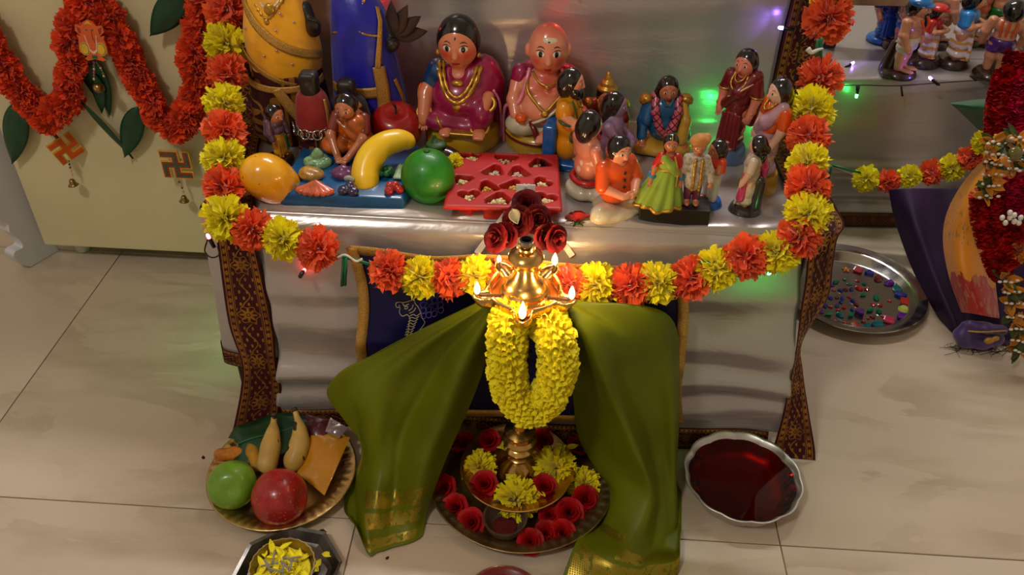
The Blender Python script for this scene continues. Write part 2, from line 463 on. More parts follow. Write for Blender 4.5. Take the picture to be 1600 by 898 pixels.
# satin under-cover: left side drop with its woven hem
cov = thing('satin_side_cover', 'white satin side drop hanging down left end of the low table', 'tablecloth')
nY, nZ = 44, 40; P = np.zeros((nY, nZ, 3))
for j in range(nZ):
    q = j / (nZ - 1); z = TZ + .003 - q * .30
    xe, ye = -.474 - .030 * q, .958 + .026 * q
    ln = spline(np.array([(-.395, .949 + .004 * q), (-.43, .950 + .010 * q), (xe + .012, ye - .008), (xe, ye + .008), (xe + .010 + .01 * q, ye + .06), (-.452, 1.10), (-.450, 1.255)]), nY)
    for i in range(nY): P[i, j] = (ln[i][0] - .003 * math.sin(i * .9) * q, ln[i][1], z + .006 * math.sin(i * .35) * q)
q = MB(); q.grid(P); q.build('side_panel', M_SATIN, cov, solid=.001)
nrm2 = np.array([-.6, -.8, 0]) * .0028
hl = [P[i, int(nZ * .89)] + nrm2 for i in range(0, nY, 3)]; hr_ = [P[i, nZ - 1] + nrm2 for i in range(0, nY, 3)]
strip('woven_hem', hl, hr_, M_BROC, cov, nv=60, nu=5, width=.036)
Pt = np.zeros((30, 20, 3))
for i in range(30):
    for j in range(20):
        Pt[i, j] = (-.447 + .82 * i / 29, .958 + .30 * j / 19, TZ + .0015)
q = MB(); q.grid(Pt); q.build('top_panel', M_SATIN, cov, solid=.001)

# satin runner: up the step behind, across the table, down the front
run = thing('satin_runner', 'white satin runner with burgundy gold borders draped down the step and table front', 'cloth')
path = [(1.272, .802), (1.27, .62), (1.268, .50), (1.266, .42), (1.262, .388), (1.245, .381), (1.19, .3795), (1.08, .3795), (1.0, .3795), (.968, .379), (.952, .370), (.944, .352), (.940, .30), (.937, .22), (.934, .14), (.931, .07), (.928, .034)]
xl = [-.466, -.466, -.466, -.466, -.462, -.458, -.45, -.43, -.405, -.398, -.394, -.392, -.390, -.388, -.391, -.402, -.406]
xr = [.339, .338, .337, .336, .335, .335, .336, .338, .342, .342, .342, .342, .349, .36, .368, .378, .386]
K4 = spline(np.array([(a, b_, c, d) for (a, b_), c, d in zip(path, xl, xr)]), 220)
NU, NV = 150, 220; P = np.zeros((NU, NV, 3)); uv = np.zeros((NU, NV, 2))
rng = np.random.default_rng(3)
ph = rng.uniform(0, 6.28, 12)
def crease(z, x, zc, amp, wd, tilt, p): return amp * math.exp(-((z - zc - tilt * x - .006 * math.sin(x * 9 + p)) / wd) ** 2)
for j in range(NV):
    y, z, a, c = K4[j]
    for i in range(NU):
        x = a + (c - a) * i / (NU - 1); dy = dz = 0.0
        if y < .965:      # front drop
            fz = min(1, max(0, (.365 - z) / .06))
            dy = -fz * (crease(z, x, .125, .018, .018, .03, ph[0]) + crease(z, x, .205, .012, .03, -.02, ph[1]) + crease(z, x, .275, .010, .025, .04, ph[2]) + crease(z, x, .065, .010, .022, .03, ph[3]) + .004 * math.sin(x * 14 + ph[4]) + .003 * math.sin(x * 31 + z * 20))
        elif z < .385:    # table top: ripples towards the front edge
            f = math.exp(-((y - .975) / .035) ** 2)
            dz = f * (.0055 * abs(math.sin(x * 11 + ph[5] + 2 * math.sin(x * 5))) + .003 * abs(math.sin(x * 23 + ph[6]))) + .0012 * (1 + math.sin(x * 17 + y * 33)) * (y < 1.2)
            dy = -f * .005 * math.sin(x * 8 + ph[7])
        else:             # riser
            g = min(1, (z - .385) / .06)
            dy = -g * (.003 + .003 * math.sin(x * 6 + z * 7 + ph[8]) + .002 * math.sin(z * 31 + x * 4) + .0035 * math.exp(-((z - .55 - .1 * x) / .02) ** 2))
        P[i, j] = (x, y + dy, z + dz); uv[i, j] = (x, j / NV)
q = MB(); q.grid(P, uv); q.build('satin_cloth', M_SATIN, run, solid=.001)
FRONT = P.copy()
# left border, flat against the riser, along the table edge and hanging in front
lw = [(-.530, 1.262, .802), (-.530, 1.258, .60), (-.530, 1.256, .46), (-.528, 1.250, .40), (-.515, 1.22, .386), (-.50, 1.12, .385), (-.47, 1.02, .385), (-.452, .965, .386), (-.448, .943, .365), (-.449, .934, .318), (-.456, .93, .20), (-.447, .922, .13), (-.455, .915, .08), (-.468, .902, .03), (-.476, .896, .004)]
rw = [(-.464, 1.262, .802), (-.464, 1.258, .60), (-.464, 1.256, .46), (-.462, 1.25, .40), (-.455, 1.22, .386), (-.437, 1.12, .385), (-.41, 1.02, .385), (-.398, .965, .386), (-.395, .943, .365), (-.394, .934, .321), (-.390, .93, .20), (-.395, .925, .13), (-.394, .922, .08), (-.402, .912, .03), (-.408, .902, .005)]
strip('border_band', lw, rw, M_BROC, run, nv=160, nu=11, width=.06, wob=lambda q, s: np.array([0, -.004 * math.sin(q * PI) * math.sin(s * 22) - .002, .0]))
# right border: flat on the riser and table, then twisting down the corner
lw = [(.339, 1.262, .802), (.338, 1.258, .60), (.336, 1.256, .46), (.336, 1.25, .40), (.334, 1.22, .386), (.336, 1.12, .385), (.341, 1.02, .386), (.345, .965, .389), (.343, .935, .37), (.347, .925, .33), (.353, .928, .28), (.364, .93, .20), (.366, .925, .15), (.368, .918, .08), (.366, .912, .025), (.366, .908, .004)]
rw = [(.400, 1.262, .802), (.399, 1.258, .60), (.397, 1.256, .46), (.396, 1.25, .40), (.392, 1.22, .386), (.392, 1.12, .386), (.396, 1.02, .388), (.395, .975, .390), (.383, .955, .38), (.386, .950, .34), (.390, .945, .29), (.378, .955, .20), (.388, .945, .15), (.410, .93, .08), (.428, .915, .025), (.432, .905, .004)]
strip('border_band', lw, rw, M_BROC, run, nv=160, nu=11, width=.06)
# bottom hem border in front
hl, hr_ = [], []
for i in range(0, NU, 6):
    a = P[i, NV - 1]; x = a[0]
    hl.append((x, a[1] - .001, .036 + .003 * math.sin(x * 12))); hr_.append((x + .004 * math.sin(x * 7), a[1] - .012 - .006 * math.sin(x * 9 + 1), .003))
strip('hem_band', hl, hr_, M_BROC, run, nv=120, nu=5, width=.034)

# blue embroidered cloth pinned on the front of the table
bl = thing('embroidered_cloth', 'dark blue cloth with gold border and embroidered tiger hanging on table front', 'cloth')
M_BLUE = mat('cloth_navy', (10, 8, 62), 0.45, spec=.3, var=0.25, vscale=14, bmp=0.3, bscale=700, bdist=.0004)
top = [(-.262, .922, .353), (-.17, .918, .347), (-.09, .919, .350), (0, .918, .349), (.07, .918, .343), (.12, .919, .345), (.185, .922, .339)]
bot = [(-.246, .905, .072), (-.17, .902, .07), (-.09, .902, .07), (0, .90, .07), (.07, .902, .072), (.13, .904, .07), (.214, .906, .068)]
Tp, Bt = spline(top, 60), spline(bot, 60); P = np.zeros((60, 40, 3))
for j in range(40):
    q = j / 39; P[:, j] = Tp * (1 - q) + Bt * q
    for i in range(60): P[i, j, 1] += -.006 * math.exp(-((q - .52) / .05) ** 2) + .003 * math.sin(i * .35 + q * 5) - .012 * math.sin(PI * q); P[i, j, 0] += .008 * math.sin(q * 7) * (1 if i < 30 else .4)
BLUE = P
q = MB(); q.grid(P); q.build('blue_panel', M_BLUE, bl, solid=.0012)
off = np.array([0, -.0022, 0]); bw = .0145
strip('border_ribbon', [P[i, 0] + off + (0, 0, .003) for i in range(0, 60, 4)], [P[i, 0] + off + (0, 0, -.011) for i in range(0, 60, 4)], M_GOLDRIB, bl, nv=90, nu=3)
strip('border_ribbon', [P[i, 39] + off + (0, 0, .010) for i in range(0, 60, 4)], [P[i, 39] + off + (0, 0, -.004) for i in range(0, 60, 4)], M_GOLDRIB, bl, nv=90, nu=3)
strip('border_ribbon', [P[0, j] + off * 1.4 + (-.004, 0, 0) for j in range(0, 40, 3)], [P[0, j] + off * 1.4 + (.011, 0, 0) for j in range(0, 40, 3)], M_GOLDRIB, bl, nv=60, nu=3)
strip('border_ribbon', [P[59, j] + off * 1.4 + (-.011, 0, 0) for j in range(0, 40, 3)], [P[59, j] + off * 1.4 + (.004, 0, 0) for j in range(0, 40, 3)], M_GOLDRIB, bl, nv=60, nu=3)
# embroidery: polylines in photo-crop units mapped onto the cloth
M_THREAD = mat('gold_thread', (188, 176, 128), 0.45, metal=0.3)
M_THREAD2 = mat('violet_thread', (70, 64, 150), 0.5)
def stitch(lines, m, name, r=.0007):
    g = MB()
    for ln in lines:
        pts = []
        for (cx, cy) in ln:
            p = at_y(560 + cx * .2339, 370 + cy * .2339, .893); pts.append(p)
        # settle on the cloth surface
        out = []
        for p in pts:
            d = (BLUE[:, :, 0] - p[0]) ** 2 + (BLUE[:, :, 2] - p[2]) ** 2; k = np.unravel_index(d.argmin(), d.shape)
            out.append((p[0], BLUE[k][1] - .0016, p[2]))
        g.tube(spline(out, max(4, 4 * len(out))) if len(out) > 2 else out, r, 4)
    return g.build(name, m, bl)
tiger = [[(345, 455), (300, 468), (262, 470), (242, 478), (248, 500), (270, 500), (268, 530), (290, 548), (320, 538), (340, 560), (335, 600), (330, 650), (300, 700), (262, 735), (215, 745), (203, 758), (215, 770), (245, 765), (225, 782)],
         [(345, 455), (365, 452), (372, 470), (395, 490), (410, 520), (425, 560), (440, 590), (400, 640), (360, 690), (330, 720), (290, 745), (262, 755)],
         [(285, 470), (300, 485), (330, 478)], [(300, 495), (322, 490), (318, 505), (300, 505)], [(262, 485), (270, 492)], [(330, 515), (352, 500), (360, 480)], [(335, 530), (365, 515), (378, 495)]]
for k in range(11):
    y = 545 + k * 17
    tiger.append([(338 - k * 4, y), (362 - k * 6, y - 8), (385 - k * 7, y - 2), (408 - k * 7, y - 16)])
stitch(tiger, M_THREAD, 'tiger_embroidery')
vio = []
for k in range(16):
    x, y = 375 + (k * 37) % 150, 395 + (k * 29) % 150
    vio.append([(x, y), (x + 14, y + 22), (x + 34, y + 18), (x + 40, y - 4), (x + 22, y - 14), (x, y)])
stitch(vio, M_THREAD2, 'blossom_embroidery', .0009)
# scroll work seen between the flowers and the green cloth, and beside the lamp
scr = []
for ox, oy, s in ((1790, 400, 1.0), (1890, 395, -1.0), (1480, 640, 1.0), (1490, 780, -1.0)):
    for r0 in (18, 34):
        scr.append([(ox + s * (r0 + 3 * a) * math.cos(a), oy + (r0 + 3 * a) * math.sin(a)) for a in np.linspace(0, 5.2, 12)])
for k in range(0, len(scr), 2): stitch(scr[k:k + 2], M_THREAD, 'scroll_embroidery', .0006)['kind'] = 'stuff'

# ================================================================ cream cabinet at the left
CABY = 1.31
cab = thing('cabinet', 'cream laminate cabinet on short white feet left of the display', 'cabinet', (-.76, CABY, 0))
M_CREAM = mat('cream_laminate', (214, 200, 156), 0.5, var=0.03, vscale=6)
cxL, cxR = at_y(69, 381, CABY)[0] + .76, .215
q = MB(); q.box(((cxL + cxR) / 2, .215, .49), (cxR - cxL - .004, .39, .90), bev=.003); q.build('carcass', M_CREAM, cab, smooth=False)
q = MB(); q.box(((cxL + cxR) / 2, .0095, .493), (cxR - cxL, .019, .91), bev=.003); q.build('door', M_CREAM, cab, smooth=False)
q = MB(); q.box(((cxL + cxR) / 2 + .04, .075, .019), (cxR - cxL - .10, .02, .038)); q.build('plinth', mat('plinth_brown', (46, 25, 14), .6, var=.2), cab, smooth=False)
for x in (cxL + .045, cxR - .05):
    for y in (.045, .36):
        q = MB(); q.lathe([(0, 0), (.0135, 0), (.0145, .003), (.0165, .034), (.0165, .040), (0, .040)], 24); q.build('foot', mat('white_foot', (206, 208, 190), .4), cab, loc=(x, y, 0), auto=40)
# white moulded stand beyond its edge
A, Bp = np.array(at_z(48, 418)), np.array(at_z(98, 388)); dirv = (Bp - A) / np.linalg.norm(Bp - A)
def on_plane(u, v):
    d = _F + _R * (u - 800) / CAM_F - _U * (v - 449) / CAM_F; n = np.array([-dirv[1], dirv[0], 0]); o = np.array([0, 0, CAM_H])
    t = ((A - o) @ n) / (d @ n); p = o + d * t; return ((p - A) @ dirv, p[2])
out = [on_plane(*c) for c in [(48, 417), (34, 413), (22, 402), (24, 393), (36, 386), (30, 374), (16, 364), (13, 350), (2, 346), (-20, 338), (-25, 300), (-6, 260), (-4, 230), (-30, 200), (-60, 150), (-60, 60)]]
out = [(float(a), float(c)) for a, c in spline(np.array(out), 60)]
out = [(a, max(0.001, c)) for a, c in out] + [(.10, out[-1][1]), (.10, .25), (.075, .12), (.06, .04), (.065, .001)]
Mx = Matrix(((dirv[0], 0, dirv[1], A[0]), (dirv[1], 0, -dirv[0], A[1]), (0, 1, 0, 0), (0, 0, 0, 1)))
q = MB(); q.prism(out, -.026, 0.0, Mx)
o = q.build('plastic_stand', mat('white_plastic', (206, 204, 204), .35), smooth=False, fixn=True)
tag(o, 'white moulded plastic stand with scalloped edge beside the cream cabinet', 'stand')

# ================================================================ satin-covered step at the right, behind
SZ = .32
ls = thing('low_step', 'low step covered in white satin holding painted clay men at upper right', 'step')
q = MB(); q.box((.96, 1.92, SZ / 2 - .004), (1.06, .40, SZ - .012), bev=.003); q.build('step_box', M_DARKWOOD, ls, smooth=False)
path = [(2.06, SZ + .002), (1.9, SZ + .003), (1.75, SZ + .003), (1.66, SZ + .003), (1.612, SZ + .002), (1.602, SZ - .008), (1.601, SZ - .05), (1.602, .20), (1.603, .15), (1.590, .125), (1.597, .10), (1.585, .07), (1.588, .05), (1.572, .028), (1.560, .004)]
Kp = spline(np.array(path), 90); P = np.zeros((60, 90, 3))
for i in range(60):
    x = .425 + 1.08 * i / 59
    for j in range(90):
        y, z = Kp[j]; P[i, j] = (x, y + .03 * (x - .56) / .3 * (1 if y < 1.7 else 0) + .003 * math.sin(x * 13 + z * 9) * (z < .3), z + (.001 + .001 * math.sin(x * 30 + y * 20)) * (z > .3))
q = MB(); q.grid(P); q.build('satin_cover', M_SATIN, ls, solid=.001)
strip('hem_band', [P[i, 82] + (0, -.002, .001) for i in range(0, 60, 4)], [P[i, 89] + (0, -.003, .001) for i in range(0, 60, 4)], M_BROC2, ls, nv=60, nu=4, width=.03)
# ================================================================ flower makers (shared meshes)
def basis(d):
    d = np.asarray(d, float); d = d / np.linalg.norm(d); a = np.array([0, 0, 1.0]) if abs(d[2]) < .9 else np.array([1.0, 0, 0])
    x = np.cross(a, d); x /= np.linalg.norm(x); return x, np.cross(d, x), d
def pom_mesh(name, R, n, wid, seed, m, r0=.25, squash=(1, 1, 1), ruffle=.18, half=False, curl=.25, taper=False):
    """ball of petals; taper=True gives pointed chrysanthemum rays"""
    rg = np.random.default_rng(seed); g = MB()
    for i in range(n):
        z = 1 - 2 * (i + .5) / n
        if half: z = 1 - 1.15 * (i + .5) / n
        a = i * 2.39996 + rg.uniform(-.25, .25); s = math.sqrt(max(0, 1 - z * z)); d = np.array([s * math.cos(a), s * math.sin(a), z + rg.uniform(-.12, .12)])
        x, y, d = basis(d); q = rg.uniform(0, 6.28) if not taper else (0 if not half else 0); x, y = x * math.cos(q) + y * math.sin(q), y * math.cos(q) - x * math.sin(q)
        L = R * rg.uniform(.82, 1.08); w_ = wid * R * rg.uniform(.75, 1.2); V = []
        for k, (t, ww) in enumerate(((r0, .35), (.68, .95), (1.0, 1.0 if not taper else .25))):
            for c in (-1, 0, 1):
                jit = rg.uniform(-ruffle, ruffle, 3) * R * (.5 if k == 1 else 1.0) * (k > 0)
                if k == 2 and c == 0 and not taper: t2 = t * rg.uniform(.86, 1.05)
                else: t2 = t
                V.append(d * L * t2 + x * c * w_ * ww + y * (abs(c) * curl * w_ + curl * .6 * w_ * (k == 2)) + jit * .35)
        V = np.array(V) * np.array(squash)
        g.add(V, [(0, 1, 4, 3), (1, 2, 5, 4), (3, 4, 7, 6), (4, 5, 8, 7)])
    me = g.mesh(name); me.materials.append(m); return me
def rose_mesh(name, R, seed, m, droop=.25):
    rg = np.random.default_rng(seed); g = MB()
    rings = [(1, .10, .80, .02, 2.6), (3, .20, .86, .06, 1.25), (4, .36, .86, .16, 1.0), (5, .58, .78, .34, .85), (6, .82, .60, .62, .72)]
    a0 = rg.uniform(0, 6)
    for k, (n, rr, h, curl, wd) in enumerate(rings):
        for i in range(n):
            a = a0 + 2 * PI * i / n + k * .6 + rg.uniform(-.12, .12); P = np.zeros((7, 5, 3))
            for u in range(7):
                s = -1 + u / 3; an = a + s * wd * (1 if k else 1.0)
                for v in range(5):
                    t = v / 4; r = R * (.06 + (rr - .06) * (t ** .6) + curl * .55 * max(0, t - .55) * (1 - .3 * s * s)) * (1 + (.06 * s if k else .15 * s))
                    z = R * (h * (t ** .8) * (1 - .22 * s * s * t) - curl * droop * max(0, t - .6) * 1.8)
                    P[u, v] = (r * math.cos(an), r * math.sin(an), z + R * rg.uniform(-.02, .02) * t)
            g.grid(P)
    me = g.mesh(name); me.materials.append(m); return me
def leaf_blade(L, W, fold=.25, droop=.1, n=10, heart=False, wob=0.0):
    """leaf along +x with its face to +z"""
    P = np.zeros((n, 7, 3))
    for i in range(n):
        t = i / (n - 1)
        ww = W * (math.sin(PI * min(1, t ** .8)) ** .85 if not heart else max(0, (1.35 * math.sqrt(max(0, 1 - t)) * (t + .25) ** .35 * (1 if t > 0 else 0.6)) * .8))
        for j in range(7):
            s = (j - 3) / 3; P[i, j] = (L * t - (L * .12 * s * s * (1 - t) ** 3 if heart else 0), ww * s, -fold * W * abs(s) - droop * L * t * t + wob * math.sin(t * 9 + s * 3))
    return P
def petal_mat(name, col, rough=.6, var=.18, trans=.25, sheen=.2):
    m, t, b = newmat(name); setp(b, col, rough, sheen=sheen, spec=.3)
    f = noise(t, coords(t), 55, 3); dark = tuple(x * (1 - var) for x in col); lite = tuple(min(255, x * (1 + var * .5)) for x in col)
    cr = ramp(t, f, [(.3, dark), (.55, col), (.75, lite)]); t.links.new(cr, b.inputs['Base Color'])
    tr = t.nodes.new('ShaderNodeBsdfTranslucent'); t.links.new(cr, tr.inputs[0])
    mx_ = t.nodes.new('ShaderNodeMixShader'); mx_.inputs[0].default_value = trans
    t.links.new(b.outputs[0], mx_.inputs[1]); t.links.new(tr.outputs[0], mx_.inputs[2])
    t.links.new(mx_.outputs[0], t.nodes['Material Output'].inputs[0]); return m
M_PYEL = petal_mat('yellow_paper', (255, 240, 20), var=.08, trans=.16); M_PORG = petal_mat('orange_paper', (255, 104, 48), var=.14, trans=.16); M_MARI = petal_mat('orange_marigold', (246, 74, 14), trans=.14)
M_ROSE = petal_mat('red_rose', (186, 6, 14), .6, .25, .12, 0); M_DROSE = petal_mat('dark_rose', (104, 6, 12), .65, .4, .10, 0)
M_CHRY = petal_mat('yellow_chrysanthemum', (255, 236, 14), var=.08, trans=.14); M_STRAW = mat('green_straw', (10, 104, 62), .35)
M_LEAF = mat('green_leaf', (8, 62, 34), .45, var=.3, vscale=30); M_STRING = mat('white_string', (206, 200, 190), .8)
M_DRYLEAF = mat('dry_sepal', (104, 98, 62), .7, var=.3)
POMY = [pom_mesh('flower', .0305, 210, .14, 10 + i, M_PYEL, ruffle=.20) for i in range(4)]
POMO = [pom_mesh('flower', .0305, 190, .165, 20 + i, M_PORG, ruffle=.24) for i in range(4)]
MARI = [pom_mesh('flower', .0285, 200, .15, 30 + i, M_MARI, ruffle=.16, squash=(1, .8, 1)) for i in range(3)]
CHRY = [pom_mesh('chrysanthemum', .0305, 170, .115, 40 + i, M_CHRY, r0=.1, ruffle=.09, half=True, taper=False, squash=(1, 1, .7), curl=.5) for i in range(3)]
ROSES = [rose_mesh('rose', .021, 50 + i, M_ROSE) for i in range(4)]; DROSES = [rose_mesh('rose', .022, 60 + i, M_DROSE) for i in range(3)]
def aim(d, roll=0.0):
    q = Vector(d).to_track_quat('Z', 'Y'); return (q @ Quaternion((0, 0, 1), roll)).to_euler()

# ---------------------------------------------------------------- yellow and orange paper-flower garland round the table
gar = thing('paper_garland', 'long garland of yellow and orange paper flowers around table front and sides', 'garland')
def strand(px, ys, parent, size=1.0, seed=0, name='flower'):
    """px: (u, v, colour, relative size); ys: control depth values spread along the strand"""
    rg = random.Random(seed); n = len(px); pts = []
    for i, (u, v, c, s) in enumerate(px):
        t = i / max(1, n - 1) * (len(ys) - 1); k = min(int(t), len(ys) - 2); y = ys[k] + (ys[k + 1] - ys[k]) * (t - k)
        p = at_y(u, v, y); pts.append(p)
        if c == '-': continue
        o = link(name, rg.choice(POMY if c == 'y' else POMO), None, parent, loc=p, rot=(rg.uniform(0, 6), rg.uniform(0, 6), rg.uniform(0, 6)))
        o.scale = (size * s * rg.uniform(.96, 1.04),) * 3
    return pts
left_px = [(356, -32, 'y', 1.1), (355, 16, 'o', 1.12), (353, 69, 'y', 1.1), (355, 115, 'o', 1.02), (350, 160, 'y', .95), (351, 205, 'o', 1.0), (350, 247, 'y', .98), (350, 292, 'o', .98), (353, 340, 'y', 1.03)]
front_px = [(395, 358, 'o', .93), (441, 373, 'y', .93), (497, 388, 'o', .98), (552, 406, '-', 1), (609, 422, 'o', .95), (657, 433, 'y', .95), (704, 435, 'o', .93), (744, 432, 'y', .9), (786, 438, 'o', .88), (838, 446, 'y', .88), (889, 445, 'o', .93), (930, 445, 'y', .98), (985, 446, 'o', 1.0), (1027, 441, 'y', .93), (1080, 434, 'o', .93), (1118, 420, 'y', .93), (1166, 401, 'o', .95), (1213, 394, 'y', .98), (1250, 371, 'o', .93)]
right_px = [(1263, 334, 'y', .98), (1262, 293, 'o', .98), (1262, 254, 'y', .9), (1263, 213, 'o', .98), (1268, 170, 'y', 1.05), (1281, 121, 'o', 1.0), (1284, 78, '-', 1), (1294, 27, 'o', 1.12), (1300, -12, 'y', 1.0)]
p1 = strand(left_px, [1.235, 1.15, 1.02, .915], gar, 1.0, 1); p2 = strand(front_px, [.905, .895, .888, .888, .888, .888, .89, .9], gar, 1.0, 2); p3 = strand(right_px, [.915, .98, 1.08, 1.18, 1.23], gar, 1.0, 3)
q = MB(); q.tube(spline(p1 + p2 + p3, 160), .0008, 5); q.build('string', M_STRING, gar)
def straw(u0, v0, u1, v1, y0, y1=None, r=.0022, parent=None):
    q = MB(); q.tube([at_y(u0, v0, y0), at_y(u1, v1, y1 or y0)], r, 10); return q.build('straw', M_STRAW, parent if parent is not None else gar)
straw(528, 398, 606, 421, .885); straw(537, 404, 534, 446, .882, .90); straw(541, 404, 539, 445, .880, .898); straw(1093, 409, 1145, 413, .885); straw(1278, 62, 1274, 108, 1.13, 1.14); straw(1284, 60, 1281, 107, 1.13, 1.14)
straw(952, 446, 965, 444, .885); straw(1040, 432, 1056, 430, .885)
q = MB(); q.tube(spline([at_y(1262, 76, 1.12), at_y(1268, 82, 1.118), at_y(1278, 78, 1.116), at_y(1286, 76, 1.118)], 14), np.linspace(.004, .0012, 14), 7); q.build('knot', M_STRING, gar)
q = MB(); q.tube(spline([at_y(528, 402, .878), at_y(540, 398, .875), at_y(556, 408, .878), at_y(566, 404, .88)], 14), .0016, 6); q.build('knot', M_STRING, gar)
# garland on the floor at the right, in front of the low step
g2 = thing('paper_garland', 'short garland of small yellow and orange paper flowers before the right step', 'garland')
p4 = strand([(1296, 258, '-', 1), (1352, 279, 'y', 1), (1388, 283, 'o', .92), (1421, 275, 'y', .9), (1455, 269, 'o', .95), (1486, 262, 'y', 1.02), (1518, 246, 'o', .95), (1540, 222, 'y', .95)], [1.50, 1.50, 1.50, 1.46], g2, .86, 5)
q = MB(); q.tube(spline(p4, 60), .0008, 5); q.build('string', M_STRING, g2)
straw(1300, 258, 1345, 270, 1.50, parent=g2); straw(1300, 258, 1293, 288, 1.49, parent=g2)

# ---------------------------------------------------------------- marigold garland on the cabinet
mg = thing('marigold_garland', 'thick orange marigold garland looped in scallops over the cream cabinet', 'garland')
GY = CABY - .032
cl = [(-28, 40), (-2, 92), (22, 130), (48, 163), (78, 182), (104, 150), (112, 108), (112, 62), (120, 22), (132, -14)]
c2 = [(150, 6), (172, 40), (190, 78), (210, 112), (228, 150), (248, 182), (272, 203), (296, 180), (304, 140), (304, 98), (308, 58), (314, 18), (318, -20)]
mp_ = []
rg = random.Random(4)
for ctrl in (cl, c2):
    S = spline(np.array(ctrl, float), 200); d = np.concatenate([[0], np.cumsum(np.linalg.norm(np.diff(S, axis=0), axis=1))])
    nfl = int(d[-1] / 19); pth = []
    for k in range(nfl + 1):
        i = int(np.searchsorted(d, d[-1] * k / nfl)); i = min(i, 199); u, v = S[i]; pth.append(at_y(u, v, GY))
        o = link('flower', MARI[k % 3], None, mg, loc=at_y(u + rg.uniform(-5, 5), v + rg.uniform(-4, 4), GY + rg.uniform(-.004, .003)), rot=(rg.uniform(-.5, .5), rg.uniform(0, 6), rg.uniform(-.5, .5)))
        o.scale = (rg.uniform(.92, 1.05),) * 3
    q = MB(); q.tube(spline(pth, 90), .0012, 5); q.build('string', M_STRING, mg)
def cab_leaf(u0, v0, u1, v1, wpx, dy0=.03, dy1=.02, roll=0.0, fold=.2):
    a, c = np.array(at_y(u0, v0, CABY - dy0)), np.array(at_y(u1, v1, CABY - dy1)); L = np.linalg.norm(c - a); x = (c - a) / L
    y = np.cross((0, -1, 0), x); y /= np.linalg.norm(y); z = np.cross(x, y); P = leaf_blade(L, wpx * .00098 / 2, fold, .02, 14)
    cr, sr = math.cos(roll), math.sin(roll); y, z = y * cr + z * sr, z * cr - y * sr
    P = a + P[..., :1] * x + P[..., 1:2] * y + P[..., 2:] * z; q = MB(); q.grid(P); return q.build('leaf', M_LEAF, mg, solid=.0009)
cab_leaf(27, 160, 17, 258, 46); cab_leaf(126, 160, 206, 250, 24, .03, .012, .5); cab_leaf(128, 80, 160, 168, 40, .03, .012); cab_leaf(150, 95, 170, 182, 26, .025, .01); cab_leaf(214, 168, 193, 248, 40, .028, .02)
cab_leaf(288, -12, 233, 58, 46, .035, .03); cab_leaf(150, 120, 158, 178, 22, .03, .016)
# painted plaques hung from it
M_ORANGEP = paint('plaque_orange', (214, 88, 26)); M_YELP = paint('plaque_yellow', (220, 168, 40)); M_GRNP = paint('plaque_green', (26, 84, 52)); M_REDP = paint('plaque_red', (150, 30, 24)); M_PINKP = paint('plaque_pink', (226, 178, 160))
M_BELL = mat('bell_brass', (150, 122, 74), .3, metal=.9)
def bell(parent, p, s=1.0, tilt=0.0, sub='bell'):
    q = MB(); q.lathe([(0, .012), (.0035, .0118), (.0052, .009), (.0058, .005), (.0075, .0015), (.0095, 0), (.0088, 0), (.005, .004), (0, .005)], 18)
    q.ell((0, 0, -.001), (.0022, .0022, .0028)); o = q.build(sub, M_BELL, parent, loc=p, rot=(0, tilt, 0)); o.scale = (s,) * 3
    return o
def beads(parent, pts, cols, r=.0022):
    S = spline(pts, len(cols) * 2)
    q = MB(); q.tube(S, .0004, 4); q.build('thread', M_STRING, parent)
    for k, c in enumerate(cols):
        q = MB(); q.ell(S[k * 2], (r, r, r), n=8, m=6); q.build('bead', paint('bead%d' % (sum(c)), c), parent)
HK = [(-1, 1), (-1, .0), (-.0, 0)]
def hooked(s, w):   # outline of the four-armed hooked cross, arms of half-width w
    a = []
    base = [(w, w), (w, s - 2 * w), (s, s - 2 * w), (s, s), (-w, s), (-w, w)]
    base = [(w, w), (s - 2 * w, w), (s - 2 * w, s), (s, s), (s, -w), (w, -w)]
    for k in range(4):
        c, d = [(1, 0), (0, -1), (-1, 0), (0, 1)][k]
        a += [(x * c - y * d, x * d + y * c) for x, y in base]
    return a
def plaque_cross(u, v, spx, label, roll, yaw, m1, m2, m3, dy=.024):
    t = thing('hanging_plaque', label, 'plaque', at_y(u, v, CABY - dy), rot=(PI / 2, roll, yaw))
    s = spx * .00105 / 2
    q = MB(); q.prism(hooked(s, s * .27), -.0015, .0015); q.build('board', m1, t, smooth=False)
    q = MB(); q.prism(hooked(s * .93, s * .19), .0015, .0022); q.build('painted_face', m2, t, smooth=False)
    q = MB(); q.prism(hooked(s * .84, s * .07), .0022, .0027); q.build('painted_line', m3, t, smooth=False)
    return t
pc = plaque_cross(276, 257, 52, 'square red and green hooked-cross plaque with yellow rim hanging near table corner', 0.0, 0.0, M_YELP, M_REDP, M_GRNP)
W = lambda u, v, dy=.022: at_y(u, v, CABY - dy)
hang = thing('bell_drop', 'tiny brass bell on red beads hanging under the square hooked-cross plaque', 'bell')
beads(hang, [W(280, 284), W(284, 292), W(287, 302)], [(150, 20, 30), (190, 160, 150), (150, 20, 30), (190, 160, 150)]); bell(hang, W(288, 314), .95, .1)
pc2 = plaque_cross(103, 232, 44, 'orange hooked-cross plaque twisted sideways hanging under left garland loop', -.35, .75, M_YELP, M_ORANGEP, M_ORANGEP)
hang = thing('bell_drop', 'tiny dark brass bell on green and red beads under twisted orange plaque', 'bell')
beads(hang, [W(107, 252), W(110, 263), W(113, 275)], [(30, 110, 100), (30, 110, 100), (170, 30, 30), (214, 170, 130), (214, 170, 130)]); bell(hang, W(115, 289), 1.0, -.05)
q = MB(); q.tube([W(80, 205, .03), W(92, 218, .025)], .003, 6); q.build('hanger', mat('orange_thread', (120, 50, 22), .8), pc2).parent = None
